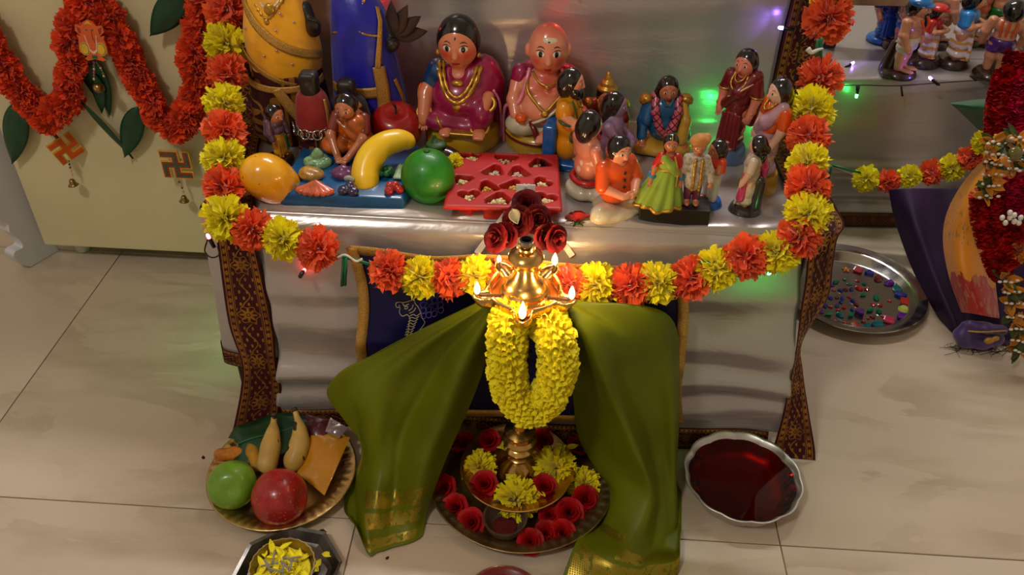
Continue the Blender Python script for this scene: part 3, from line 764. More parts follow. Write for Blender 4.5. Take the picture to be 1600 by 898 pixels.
bpy.data.objects['hanger'].parent = pc2; bpy.data.objects['hanger'].matrix_parent_inverse = (Matrix.Translation(pc2.location) @ pc2.rotation_euler.to_matrix().to_4x4()).inverted()
# elephant-headed deity plaque
gp = thing('deity_plaque', 'orange painted wooden elephant-headed deity plaque on the marigold garland', 'plaque', at_y(144, 65, CABY - .062), rot=(PI / 2 - .15, 0, 0))
def ellp(cx, cy, a, b_, n=20): return [(cx + a * math.cos(k * 2 * PI / n), cy + b_ * math.sin(k * 2 * PI / n)) for k in range(n)]
def flatp(name, polys, z0, z1, m):
    for p_ in polys:
        q = MB(); q.prism([(x * .001, y * .001) for x, y in p_], z0, z1); q.build(name, m, gp, smooth=False)
flatp('board', [[(-12, -30), (-17, -27), (-11, -22), (-22, -17), (-22, -4), (-20, 4), (-22, 10), (-14, 8), (-23, 16), (-21, 26), (-12, 24), (-8, 30), (0, 34), (8, 30), (12, 24), (21, 26), (23, 16), (14, 8), (22, 10), (20, 4), (22, -4), (22, -17), (11, -22), (17, -27), (12, -30), (0, -27)]], -.0015, .0015, M_ORANGEP)
flatp('leg', [ellp(-13, -11, 8, 10.5), ellp(13, -11, 8, 10.5)], .0015, .0021, M_YELP); flatp('leg_pattern', [ellp(-13, -11, 6.6, 9), ellp(13, -11, 6.6, 9)], .0021, .0024, M_GRNP); flatp('leg_centre', [ellp(-13, -11, 5.9, 8.2), ellp(13, -11, 5.9, 8.2)], .0024, .0027, M_YELP)
flatp('garland_mark', [[(-10, 10), (-8.6, 10), (-4.5, -12), (0, -15), (4.5, -12), (8.6, 10), (10, 10), (6.5, -13.5), (1.5, -18.5), (-1.5, -18.5), (-6.5, -13.5)]], .0015, .0022, M_PINKP)
flatp('trunk', [[(-3, 16), (3, 16), (3, 4), (6, -2), (5, -9), (-1, -11), (-4, -8), (-2, -5), (2, -6), (2, -2), (-2, 4)]], .0022, .003, M_ORANGEP)
flatp('eye', [ellp(-4.5, 18, 1.6, 1.3, 10), ellp(4.5, 18, 1.6, 1.3, 10)], .0015, .0022, M_GRNP); flatp('ear_line', [[(-20, 23), (-14, 20), (-15, 12), (-18, 14)], [(20, 23), (14, 20), (15, 12), (18, 14)]], .0015, .002, M_REDP); flatp('crown_mark', [[(-7, 26), (0, 32), (7, 26), (0, 28)]], .0015, .0021, M_YELP); flatp('cloth_mark', [[(-4, -21), (4, -21), (4, -26), (-4, -26)]], .0015, .0022, M_GRNP)
hang = thing('bell_drop', 'round brass bell on two bead strings hanging from the deity plaque', 'bell')
beads(hang, [W(147, 97, .055), W(147, 112, .05), W(147, 126, .047)], [(170, 60, 90), (120, 90, 40), (190, 170, 150)] * 2); beads(hang, [W(152, 98, .055), W(159, 109, .05), W(163, 121, .047)], [(30, 110, 80), (120, 90, 40), (190, 170, 150)] * 2)
q = MB(); q.ell((0, 0, 0), (.009, .009, .0085)); q.lathe([(.0091, -.001), (.0097, 0), (.0091, .001)], 20); q.build('bell', M_BELL, hang, loc=W(154, 137, .045), rot=(0, .6, 0))
# ================================================================ metals
def metal_mat(name, col, rough=.25, var=.15, vs=30, bmp=.15):
    m, t, b = newmat(name); setp(b, col, rough, metal=1.0)
    f = noise(t, coords(t), vs, 4); d_ = tuple(x * (1 - var) for x in col)
    t.links.new(ramp(t, f, [(.35, d_), (.7, col)]), b.inputs['Base Color'])
    t.links.new((X(t, noise(t, coords(t), vs * 2.3, 3)) * .25 + (rough - .1)).s, b.inputs['Roughness'])
    if bmp: bump(t, b, noise(t, coords(t), 400, 2), bmp, .0004)
    return m
M_BRASS = metal_mat('lamp_brass', (232, 186, 108), .20); M_OLDBRASS = metal_mat('old_brass', (186, 160, 112), .40, .25); M_PLATEBR = metal_mat('plate_brass', (226, 192, 124), .34, .2)
M_STEEL = metal_mat('steel', (196, 194, 188), .16, .05); M_DSTEEL = metal_mat('dull_steel', (120, 116, 110), .3, .2)

# ---------------------------------------------------------------- plates under the lamp
LX, LY = -.023, .835
big = thing('large_plate', 'large old brass plate with fluted rim holding lamp, roses and clay cup', 'plate', (-.018, .832, 0))
n_ = 220
def flute(a, r, z): return 1 + (.006 * math.cos(55 * a) if .118 < r < .137 else 0)
q = MB(); q.lathe([(0, .0022), (.098, .0022), (.104, .004), (.112, .0115), (.120, .0165), (.128, .0185), (.1345, .0190), (.1375, .0205), (.1385, .0195), (.1375, .018), (.128, .016), (.120, .014), (.112, .009), (.104, .001), (.098, .0003), (0, .0003)], n_, rf=flute)
v = q.v[0]; r = np.hypot(v[:, 0], v[:, 1]); a = np.arctan2(v[:, 1], v[:, 0]); v[:, 2] += np.where((r > .112) & (r < .134), .0012 * np.cos(55 * a), 0)
q.build('plate_body', M_OLDBRASS, big)
inn = thing('inner_plate', 'shiny small brass plate under the lamp holding yellow flowers and roses', 'plate', (-.025, .833, .0035))
q = MB(); q.lathe([(0, .007), (.050, .007), (.056, .009), (.062, .020), (.066, .027), (.078, .031), (.083, .0335), (.084, .032), (.079, .029), (.067, .024), (.063, .017), (.058, .006), (.054, .0), (.05, 0), (.048, .004), (0, .004)], 90)
q.build('plate_body', M_BRASS, inn, auto=35)
# ---------------------------------------------------------------- oil lamp
lamp = thing('oil_lamp', 'tall brass oil lamp with five lit wicks and oil-filled bowl', 'lamp', (LX, LY, .0115))
def lpart(name, prof, m=M_BRASS, n=48):
    q = MB(); q.lathe([(r * .001, z * .001) for r, z in prof], n); return q.build(name, m, lamp, auto=38)
lpart('base', [(0, 0), (37, 0), (38, 3), (36, 6), (34, 7), (33, 12), (31, 15), (22, 26), (15, 36), (13, 42), (17, 44), (18, 47), (14, 50), (0, 50)])
lpart('knop', [(0, 49), (12, 50), (12, 56), (20, 60), (23, 65), (20, 70), (15, 72), (22, 76), (25, 82), (22, 88), (16, 90), (21, 94), (22, 98), (17, 101), (10, 104), (0, 104)])
lpart('stem', [(0, 103), (9.5, 104), (9, 150), (10, 152), (13, 156), (13, 160), (10, 164), (9, 168), (9, 240), (10, 242), (12, 247), (9, 252), (9, 280), (14, 284), (17, 289), (14, 294), (11, 297), (14, 301), (22, 306), (25, 310), (20, 314), (0, 316)])
SPA = [-90, -18, 54, 126, 198]; RIMZ = 356
pr = [E(0, 0, 2, 47, 47, 34)]; ng = [NEG(B(0, 0, 24, 60, 60, 20, 1)), NEG(E(0, 0, 4, 42.5, 42.5, 27))]
for a in SPA:
    c, s = math.cos(math.radians(a)), math.sin(math.radians(a)); pr += [K((36 * c, 36 * s, -8), (52 * c, 52 * s, -4), 15, 11), K((52 * c, 52 * s, -4), (63 * c, 63 * s, 1), 10, 4)]
    ng += [NEG(K((38 * c, 38 * s, 3), (53 * c, 53 * s, 4), 11, 8.5)), NEG(K((53 * c, 53 * s, 4), (66 * c, 66 * s, 6), 8, 3.0)), ]
bw_ = solid(lamp, 'bowl', pr + [NEG(B(0, 0, 25.5, 80, 80, 20, 1))] + ng[1:], M_BRASS, h=1.0, k=5, loc=(0, 0, RIMZ * .001 - .004))
oil = mat('lamp_oil', (150, 70, 14), .05, coat=.6, spec=.7)
q = MB(); q.lathe([(.0, .0), (.0405, .0), (.0400, -.002), (0, -.002)], 48); q.build('oil', oil, lamp, loc=(0, 0, RIMZ * .001 - .009))
lpart('bowl_underside', [(0, 314), (12, 315), (16, 320), (30, 327), (24, 330), (0, 331)])
lpart('dome', [(0, 343), (31, 345), (32, 348), (29, 350), (29, 355), (26, 357), (25, 362), (21, 366), (16, 372), (13, 380), (12, 386), (15, 388), (15, 391), (12, 393), (12, 397), (0, 398)])
lpart('cap', [(0, 395), (14, 396), (21, 399), (22, 402), (20, 406), (13, 410), (9, 411), (9, 414), (11, 415), (11, 418), (7, 419), (7, 423), (0, 423)])
lpart('finial_socket', [(0, 421), (8, 422), (8.5, 427), (6.5, 428), (6, 423), (0, 423)], mat('soot_black', (30, 16, 10), .6))
M_WICK = mat('burnt_wick', (60, 36, 24), .9); M_FLAME = emit('flame', (255, 222, 140), 22.0)
for k, a in enumerate(SPA):
    c, s = math.cos(math.radians(a)), math.sin(math.radians(a))
    q = MB(); q.tube(spline([(.022 * c, .022 * s, .347), (.040 * c, .040 * s, .3505), (.056 * c, .056 * s, .354), (.060 * c, .060 * s, .3575)], 12), .0018, 7); q.build('wick', M_WICK, lamp)
    hgt = [1.1, .85, .8, .45, .8][k]
    q = MB(); q.lathe([(0, 0), (.0022, .001), (.0040, .005), (.0043, .009), (.0034, .014), (.0018, .019), (0, .0235)], 14); f_ = q.build('flame', M_FLAME, lamp, loc=(.0605 * c, .0605 * s, .3565)); f_.scale = (hgt ** .5, hgt ** .5, hgt)
    d = bpy.data.lights.new('flame_light', 'POINT'); d.energy = .38 * hgt; d.color = (1.0, .62, .28); d.shadow_soft_size = .006
    o = bpy.data.objects.new('flame_light', d); COL.objects.link(o); o.parent = lamp; o.location = (.0605 * c, .0605 * s, .372)
# ---------------------------------------------------------------- yellow petal garland hung from the lamp neck
yg = thing('petal_garland', 'thick U-shaped garland of curled yellow petals hanging from the lamp neck', 'garland')
ctrl = [(812, 494, .815), (795, 500, .800), (792, 545, .79), (795, 600, .785), (822, 637, .78), (856, 620, .783), (872, 570, .787), (866, 520, .797), (846, 494, .815)]
S = spline(np.array([at_y(u, v, y) for u, v, y in ctrl]), 78); rg2 = np.random.default_rng(5); g = MB(); core = MB(); core.tube(S, .017, 12)
core.build('garland_core', M_CHRY, yg)
T = np.gradient(S, axis=0); T /= np.linalg.norm(T, axis=1)[:, None]
for i in range(len(S)):
    x, y, d = basis(T[i])
    for j in range(14):
        a = 2 * PI * (j + .5 * (i % 2)) / 14 + rg2.uniform(-.12, .12); rad = math.cos(a) * x + math.sin(a) * y; tan = np.cross(d, rad)
        tip = (rad * .75 + d * rg2.uniform(-.35, .35) + np.array([0, -.1, -.35])); tip /= np.linalg.norm(tip)
        sd = np.cross(tip, rad + d * .2); sd /= np.linalg.norm(sd) + 1e-9; nn = np.cross(sd, tip); w_ = .0047 * rg2.uniform(.8, 1.2); L = .0105 * rg2.uniform(.8, 1.15)
        p0 = S[i] + rad * .0155; V = []
        for t, ww in ((0, .5), (.6, 1.0), (1.0, .8)):
            for c in (-1, -.5, .5, 1): V.append(p0 + tip * L * t + sd * w_ * ww * c * .85 + nn * w_ * (1 - c * c) * 1.5 * ww)
        g.add(V, [(r_ * 4 + k, r_ * 4 + k + 1, (r_ + 1) * 4 + k + 1, (r_ + 1) * 4 + k) for r_ in range(2) for k in range(3)])
o = g.build('petals', M_CHRY, yg); o['kind'] = 'stuff'
q = MB(); q.tube(spline([S[0], at_y(815, 487, .83), (LX - .012, LY + .012, .317), (LX + .012, LY + .012, .317), at_y(838, 487, .83), S[-1]], 30), .0016, 6); q.build('thread', M_STRING, yg)
# ---------------------------------------------------------------- flowers in the plates
def rose(u, v, z, label, d=(0, -.3, 1), s=1.0, dark=False, k=0, group=None):
    p = at_z(u, v, z + .008); t = link('rose', (DROSES if dark else ROSES)[k % 3], None, None, loc=(p[0], p[1], z), rot=aim(d, k * 1.3)); t.scale = (s,) * 3
    q = MB()
    for j in range(5):
        a = j * 2 * PI / 5; P = leaf_blade(.012, .003, .2, .3, 5); R_ = np.array(Matrix.Rotation(a, 3, 'Z')); q.grid((P + (.002, 0, .001)) @ R_.T)
    q.lathe([(0, -.004), (.003, -.003), (.0045, 0), (.003, .003), (0, .004)], 8); q.build('sepals', M_DRYLEAF if dark else M_LEAF, t)
    return tag(t, label, 'rose', group)
def chrys(u, v, z, label, s=1.0, d=(0, -.2, 1), k=0):
    p = at_z(u, v, z + .012); t = link('chrysanthemum', CHRY[k % 3], None, None, loc=(p[0], p[1], z), rot=aim(d, k)); t.scale = (s,) * 3
    return tag(t, label, 'flower')
iz = .020
chrys(748, 722, iz + .006, 'yellow chrysanthemum at left edge of the small brass plate', .95, (-.3, -.2, 1), 0)
chrys(868, 722, iz + .008, 'largest yellow chrysanthemum at right of the lamp foot', 1.15, (.2, -.3, 1), 1)
chrys(807, 770, iz + .006, 'round yellow chrysanthemum at front of the small brass plate', 1.12, (0, -.4, 1), 2)
chrys(912, 748, .012, 'yellow chrysanthemum on large plate beside the green cloth', .9, (-.4, -.2, 1), 0)
rose(758, 752, iz + .006, 'red rose at front left of the small brass plate', (-.1, -.5, 1), 1.0, k=0)
rose(849, 757, iz + .006, 'red rose at front right of the small brass plate, under large chrysanthemum', (.2, -.4, 1), .95, k=1)
rose(765, 686, iz + .006, 'red rose at back left of the small brass plate', (-.2, -.3, 1), .95, k=2)
rose(848, 684, iz + .006, 'red rose at back right of the small brass plate', (.2, -.3, 1), .95, k=3)
for k, (u, v, s, lab) in enumerate([(696, 758, 1.0, 'dark red rose at far left of large plate by green cloth'), (713, 788, 1.0, 'red rose on large plate, second along left edge from cloth'), (738, 812, 1.05, 'red rose on large plate immediately left of the clay cup'),
        (829, 842, .95, 'red rose lowest on the large plate, right of clay cup'), (853, 828, .9, 'red rose in large plate between the lowest rose and the spiral one'), (878, 828, .95, 'tightly spiralled red rose at front right of large plate'), (888, 796, 1.05, 'pinkish red rose above the spiralled rose on large plate'),
        (913, 776, 1.05, 'red rose at right end of large plate under yellow flower'), (858, 800, .8, 'small red rose half under the inner plate rim'), (757, 655, 1.0, 'dark rose at back left of large plate near lamp stem'), (724, 690, 1.0, 'shaded rose at left of large plate behind chrysanthemum'),
        (885, 668, 1.0, 'dark rose at back right of large plate'), (902, 695, .95, 'shaded rose between back right rose and yellow flower'), (742, 640, .9, 'dark rose deepest at the back left of large plate')]):
    c = at_z(u, v, .015); rose(u, v, .009, lab, ((c[0] + .018) * 3, -.55 if v > 740 else 0.0, 1), s, k=k)
# loose petals in the small plate
rp = np.random.default_rng(9)
LP = ['loose yellow petal just left of the lamp foot', 'loose yellow petal leaning on the left of the lamp foot', 'loose yellow petal behind the largest chrysanthemum', 'loose yellow petal on the front right rose of the small plate', 'loose yellow petal at front right of the lamp foot', 'loose yellow petal at front left of the lamp foot', 'loose yellow petal between lamp foot and back left rose', 'loose yellow petal at right rim of the small brass plate']
for k, (u, v, a) in enumerate([(785, 697, 1.2), (790, 705, 2.0), (848, 703, .6), (852, 776, 2.4), (835, 745, 1.0), (790, 742, -.6), (776, 700, .2), (884, 700, .5)]):
    P = leaf_blade(.022, .0042, -.5, .12, 7); q = MB(); q.grid(P); p = at_z(u, v, .034); o = q.build('petal', M_CHRY, None, loc=p, rot=(rp.uniform(-.3, .3), rp.uniform(-.2, .2), a), solid=.0006)
    tag(o, LP[k], 'petal', 'loose petals around the lamp foot')
# small clay cup with red powder
cup = thing('clay_cup', 'small dark clay cup with red powder at front of large plate', 'cup', (at_z(789, 822, .012)[0], at_z(789, 822, .012)[1], .0026))
q = MB(); q.lathe([(0, 0), (.018, 0), (.021, .003), (.027, .016), (.030, .027), (.0315, .030), (.031, .032), (.0285, .031), (.027, .026), (.023, .014), (.017, .008), (0, .007)], 48); q.build('cup_body', mat('clay', (84, 62, 48), .55, var=.25, bmp=.3), cup, auto=50)
q = MB(); q.lathe([(0, .0125), (.008, .0118), (.014, .0098), (.0195, .0088), (.0195, .007), (0, .007)], 24); o = q.build('powder', mat('red_powder', (96, 10, 12), .95, var=.3, vscale=300, bmp=.8, bscale=900), cup)

# ---------------------------------------------------------------- green silk cloth tied to the lamp
def silk_mat():
    m, t, b = newmat('green_silk'); setp(b, (104, 122, 16), .42, spec=.35)
    sp = t.nodes.new('ShaderNodeSeparateXYZ'); t.links.new(coords(t, 'UV'), sp.inputs[0]); u, v = X(t, sp.outputs[0]), X(t, sp.outputs[1])
    def band(a, c, u0, u1): return v.gt(a) * v.lt(c) * u.gt(u0) * u.lt(u1)
    g = band(.70, .775, .12, .60).max(band(.795, .865, .10, .62)).max(band(.915, .975, .10, .70)).max(band(.575, .65, .70, 1.0)).max(band(.88, .99, 1.02, 1.96)).max(band(.80, .86, 1.30, 1.9)).max(band(.74, .78, 1.02, 1.3))
    wv = ((u * 260.0 + v * 340.0).sin() * (v * 520.0 - u * 200.0).sin()).gt(-.25); blot = X(t, noise(t, coords(t, 'UV'), 26, 2)).gt(.42)
    g = g * wv * blot
    shot = X(t, noise(t, coords(t), 7, 3)); base = ramp(t, shot.s, [(.32, (106, 112, 8)), (.6, (130, 138, 16)), (.8, (130, 154, 26))])
    t.links.new(mixc(t, g, base, (206, 172, 66)), b.inputs['Base Color']); t.links.new((g * .85).s, b.inputs['Metallic']); t.links.new((g * -.12 + .42).s, b.inputs['Roughness'])
    bump(t, b, X(t, noise(t, coords(t), 1600, 1)) * .3 + X(t, noise(t, coords(t), 22, 3)) * 3.0, .35, .0012)
    tr = t.nodes.new('ShaderNodeBsdfTranslucent'); tr.inputs[0].default_value = lin((170, 176, 18)); tp = t.nodes.new('ShaderNodeBsdfTransparent'); tp.inputs[0].default_value = lin((170, 190, 90))
    m1 = t.nodes.new('ShaderNodeMixShader'); m1.inputs[0].default_value = .30; t.links.new(b.outputs[0], m1.inputs[1]); t.links.new(tr.outputs[0], m1.inputs[2])
    m2 = t.nodes.new('ShaderNodeMixShader'); m2.inputs[0].default_value = .13; t.links.new(m1.outputs[0], m2.inputs[1]); t.links.new(tp.outputs[0], m2.inputs[2])
    t.links.new(m2.outputs[0], t.nodes['Material Output'].inputs[0]); return m
M_SILK = silk_mat()
sk = thing('silk_cloth', 'green silk cloth with gold woven bands tied round the lamp and spread to both sides', 'cloth')
def pts(L):
    o = []
    for q in L: o.append(at_z(q[0], q[1], q[3]) if len(q) == 4 else at_y(*q))
    return o
def wing(cols, u0, name, n=(46, 90), tuck=0.0):
    P = loft([pts(c) for c in cols], *n)
    for i in range(n[0]):
        for j in range(n[1]):
            a, c = i / (n[0] - 1), j / (n[1] - 1); k = min(1, c * 2.2) * (.8 - .7 * c ** 3); P[i, j, 1] += k * (.0055 * math.sin(a * 17 + c * 2.5 + u0 * 2) + .0015 * math.sin(a * 31 - c * 4)) - .010 * k * math.exp(-((a - (.36 + .10 * u0) - .05 * c) / .045) ** 2)
    P[..., 2] = np.maximum(P[..., 2], .0022)
    g = np.stack(np.meshgrid(np.linspace(u0, u0 + 1, n[0]), np.linspace(0, 1, n[1]), indexing='ij'), -1)
    q = MB(); q.grid(P, g); return q.build(name, M_SILK, sk, solid=.0007, sub=1)
FL = .003
wing([[(784, 476, .838), (766, 540, .845), (752, 590, .85), (728, 650, .835), (700, 712, .80), (682, 758, .775), (668, 800, 0, .012), (660, 838, 0, FL)],
      [(778, 474, .832), (738, 540, .82), (712, 600, .815), (690, 660, .80), (664, 720, .775), (652, 766, .755), (645, 812, 0, .02), (640, 848, 0, FL)],
      [(774, 471, .836), (700, 545, .855), (662, 606, .85), (632, 668, .83), (622, 722, .80), (618, 770, .775), (614, 820, 0, .012), (612, 856, 0, FL)],
      [(771, 469, .840), (660, 545, .845), (606, 606, .835), (592, 668, .815), (592, 722, .80), (588, 770, .765), (586, 822, 0, .02), (590, 862, 0, FL)],
      [(769, 467, .845), (628, 548, .86), (560, 606, .852), (568, 668, .838), (572, 718, .82), (562, 768, .785), (566, 822, 0, .018), (576, 868, 0, FL)],
      [(766, 464, .850), (606, 546, .865), (528, 592, .855), (556, 664, .842), (566, 706, .835), (552, 752, .81), (543, 786, .79), (556, 822, 0, .025)],
      [(764, 463, .858), (600, 543, .868), (513, 601, .862), (540, 655, .85), (566, 690, .845), (556, 740, .825), (537, 790, 0, .014), (548, 815, 0, FL)]], 0.0, 'left_drape')
wing([[(868, 474, .845), (882, 540, .88), (893, 600, .89), (903, 680, .88), (930, 730, .845), (948, 758, .83), (930, 800, .79), (902, 840, 0, .02), (878, 902, 0, FL)],
      [(872, 472, .842), (900, 540, .855), (916, 600, .86), (936, 680, .84), (958, 735, .81), (965, 780, .78), (948, 825, .745), (935, 868, 0, .03), (925, 915, 0, FL)],
      [(876, 470, .832), (922, 545, .795), (955, 625, .78), (990, 705, .765), (1008, 760, .77), (1008, 800, .75), (985, 842, .72), (965, 880, 0, .03), (965, 925, 0, FL)],
      [(880, 469, .836), (945, 520, .815), (985, 610, .825), (1012, 700, .82), (1024, 760, .79), (1022, 805, .765), (1012, 850, .725), (1000, 885, 0, .02), (1000, 920, 0, FL)],
      [(884, 468, .846), (985, 525, .83), (1020, 610, .835), (1034, 700, .825), (1040, 760, .80), (1042, 808, .77), (1036, 850, .735), (1030, 880, 0, .02), (1028, 912, 0, FL)],
      [(890, 468, .855), (1018, 492, .85), (1050, 600, .84), (1054, 700, .83), (1056, 760, .81), (1058, 808, .78), (1060, 845, .75), (1060, 870, 0, .02), (1058, 898, 0, FL)],
      [(896, 470, .862), (1042, 490, .868), (1062, 590, .872), (1060, 690, .858), (1056, 755, .85), (1060, 770, .835), (1060, 800, .82), (1062, 835, 0, .025), (1060, 875, 0, FL)]], 1.0, 'right_drape')
# the knot of cloth behind the lamp neck
Sk = spline(np.array([at_y(772, 470, .845), (LX - .03, LY + .018, .335), (LX, LY + .030, .333), (LX + .03, LY + .018, .335), at_y(874, 473, .85)]), 26)
q = MB(); q.tube(Sk, .009 + .002 * np.sin(np.arange(26) * 1.7), 12); q.build('neck_wrap', M_SILK, sk)
# ================================================================ model fruit on the table
TOP = TZ + .0055
def fruit_mat(name, stops, scale=40, rough=.3, coat=.4, axis=None, speck=None):
    m, t, b = newmat(name); setp(b, stops[0][1], rough, coat=coat)
    f = X(t, noise(t, coords(t), scale, 4, .6))
    c = ramp(t, f.s, stops)
    if speck:
        sp_ = X(t, noise(t, coords(t), speck[0], 1)).gt(speck[1]); c = mixc(t, sp_, c, speck[2])
    t.links.new(c, b.inputs['Base Color']); bump(t, b, noise(t, coords(t), 260, 2), .1, .0004); return m
def fruit_shape(name, root, prof, m, n=40, lobes=0, amp=0.0, loc=None, rot=None, unit=.001):
    q = MB(); q.lathe([(r * unit, z * unit) for r, z in prof], n, rf=(lambda a, r, z: 1 + amp * math.cos(lobes * a) * (1 if z < 0 else .4)) if lobes else None); return q.build(name, m, root, loc=loc, rot=rot)
def apple_prof(R, H, dimple=.22, n=22):
    out = []
    for i in range(n + 1):
        a = -PI / 2 + PI * i / n; r = R * math.cos(a) ** .72 if abs(math.cos(a)) > 1e-6 else 0; z = H * math.sin(a)
        k = math.exp(-(r / (R * .30)) ** 2); z += -k * H * dimple * 1.3 if a > 0 else k * H * dimple * .8; out.append((r, z))
    return out
M_APPLE = fruit_mat('apple_red', [(.3, (150, 12, 12)), (.55, (178, 22, 18)), (.75, (190, 40, 28))], 30)
ap = thing('model_apple', 'large glossy red model apple with brown stem behind the banana', 'fruit', (-.246, 1.146, TOP + .0335))
fruit_shape('apple_body', ap, apple_prof(39, 34), M_APPLE, 48, 5, .02, rot=(.35, .1, 0))
q = MB(); q.tube(spline([(.002, -.006, .018), (.004, -.008, .034), (.002, -.014, .044)], 8), np.linspace(.0012, .0022, 8), 7); q.build('stem', mat('stem_brown', (60, 40, 20), .7), ap)
ap.location = (at_y(618, 198, 1.15)[0], 1.15, TOP + .033)
M_MANGO = fruit_mat('mango_yellow', [(.3, (226, 150, 20)), (.55, (240, 172, 34)), (.8, (246, 188, 60))], 18, .22, .6, speck=(120, .74, (150, 90, 20)))
mgo = thing('model_mango', 'glossy yellow model mango at front left corner of the table', 'fruit', (0, 0, 0))
p = at_y(417, 278, .975); mgo.location = (p[0], .985, TOP + .031)
solid(mgo, 'mango_body', [E(0, 0, 4, 34, 30, 38), E(10, -2, -18, 26, 24, 30, (0, -25, 0)), E(-6, 0, 22, 26, 24, 22)], M_MANGO, h=2, k=14, rot=(.55, -.12, .1))
M_BANA = fruit_mat('banana_yellow', [(.3, (228, 170, 16)), (.55, (240, 190, 24)), (.8, (246, 204, 44))], 14, .35, .3, speck=(70, .76, (120, 80, 20)))
bn = thing('model_banana', 'big curved yellow model banana lying over the blue vegetable board', 'fruit', (0, 0, 0))
bp = spline(np.array([at_y(648, 226, 1.065), at_y(628, 219, 1.06), at_y(600, 226, 1.045), at_y(580, 245, 1.03), at_y(571, 268, 1.015), at_y(572, 292, 1.0), at_y(574, 306, .992)]), 34)
rr = np.interp(np.linspace(0, 1, 34), [0, .05, .2, .45, .75, .9, .97, 1], [.004, .011, .0165, .0195, .0195, .015, .008, .003])
q = MB(); q.tube(bp, rr, 20); o = q.build('banana_body', M_BANA, bn, sub=1)
M_GUAVA = fruit_mat('guava_green', [(.3, (22, 104, 12)), (.6, (34, 128, 20)), (.8, (48, 140, 30))], 60, .42, .15)
gv = thing('model_guava', 'round matt green model fruit between banana and red tray', 'fruit', (at_y(668, 261, 1.005)[0], 1.005, TOP + .037))
fruit_shape('fruit_body', gv, [(37 * math.cos(a) if abs(a) < 1.57 else 0, 38 * math.sin(a)) for a in np.linspace(-PI / 2, PI / 2, 25)], M_GUAVA, 40)
q = MB(); q.lathe([(0, 0), (.004, .0005), (.0045, .002), (.002, .0035), (0, .003)], 12); q.build('stem_end', mat('stem_green', (30, 80, 20), .6), gv, loc=(0, 0, .0368))
eg = thing('model_eggplant', 'dark purple model eggplant with green cap behind the green fruit', 'vegetable', (at_y(682, 215, 1.09)[0], 1.085, TOP + .02))
solid(eg, 'eggplant_body', [E(6, 0, 0, 24, 20, 20), E(22, -4, -2, 18, 17, 17)], mat('eggplant_skin', (34, 12, 26), .2, coat=.6), h=2, k=8)
cap = [E(0, 0, 22, 15, 14, 6)] + [K((0, 0, 23), (20 * math.cos(a), 18 * math.sin(a), 12), 5, 2) for a in np.linspace(0, 2 * PI, 7)[:-1]] + [K((0, 0, 22), (-3, 0, 36), 4, 3)]
solid(eg, 'green_cap', cap, mat('eggplant_cap', (46, 82, 34), .5, var=.25), h=1.4, k=4)
o = chrys(712, 256, TOP, 'small yellow flower peeping out between green fruit and red tray', .42, (.6, -.5, .6), 1); o.location = at_y(711, 252, 1.06)

# ---------------------------------------------------------------- blue board of clay vegetables
a, c = at_z(455, 327, TOP), at_z(640, 329, TOP)
vb = thing('vegetable_board', 'blue clay board with moulded vegetables in front of the seated vendor', 'model', (-.278, 1.042, TOP))
M_VBLUE = paint('board_blue', (10, 82, 132)); q = MB(); q.box((0, 0, .0115), (.172, .150, .023), bev=.005); q.build('board', M_VBLUE, vb, auto=40)
def veg(u, v, y=None): p = at_z(u, v, TOP + .024); return (p[0] + .278, p[1] - 1.042, .023)
def vpart(name, u, v, prims, m, h=1.0, k=2.5): x, y, z = veg(u, v); return solid(vb, name, prims, m, h=h, k=k, loc=(x, y, z))
vpart('cabbage', 497, 255, [E(0, 0, 2, 20, 16, 8)] + [E(12 * math.cos(t_), 9 * math.sin(t_), 5, 8, 7, 6) for t_ in np.linspace(0, 5.4, 6)] + [E(0, 2, 12, 9, 8, 9), E(0, 2, 19, 5, 5, 5)], mat('veg_paleg', (118, 158, 110), .35, coat=.4, var=.35, vscale=120))
vpart('squash', 487, 276, [E(0, 0, 5, 18, 13, 9), E(-4, 0, 9, 12, 10, 7), E(6, -2, 8, 9, 9, 6)], mat('veg_tan', (182, 134, 56), .35, coat=.4, var=.3, vscale=120))
vpart('onions', 537, 274, [E(8 * math.cos(i * 2.4) * (i > 0), 6 * math.sin(i * 2.4) * (i > 0), 5 + (i == 0) * 5, 8.5, 7.5, 7) for i in range(8)], mat('veg_purple', (112, 52, 96), .35, coat=.4, var=.35, vscale=120))
car = []
for i in range(8):
    t_ = math.radians(200 + i * 20); car.append(K((0, 2, 11), (24 * math.cos(t_), 17 * math.sin(t_) * .7 - 1, 2.5), 3.0, 4.2))
vpart('carrots', 494, 296, car + [E(0, 2, 9, 10, 6, 4)], mat('veg_orange', (196, 92, 56), .35, coat=.4, var=.25, vscale=90), k=1.2)
vpart('eggplants', 546, 300, [E(-8, -2, 5, 7, 8, 6), E(6, -3, 5, 8, 8, 6), E(0, 6, 8, 6, 6, 6)], mat('veg_dark', (42, 34, 66), .3, coat=.5)); vpart('eggplant_tops', 546, 289, [E(0, 0, 12, 5, 4, 4), E(-4, 0, 11, 3, 3, 3), E(5, 0, 10, 3, 3, 3)], mat('veg_pale', (150, 152, 140), .4))
vpart('greens', 602, 274, [E(8 * math.cos(i * 1.3), 7 * math.sin(i * 1.3), 6 + i % 3 * 2, 5, 4, 5) for i in range(8)], mat('veg_green', (30, 110, 52), .35, coat=.4, var=.4, vscale=120))
vpart('beans', 623, 274, [K((-4 + 2.2 * i, -12, 4), (-2 + 2.2 * i, 14, 8 + i % 2 * 2), 1.9, 1.7) for i in range(6)], mat('veg_bean', (150, 170, 128), .4, var=.2), h=.8, k=.8)
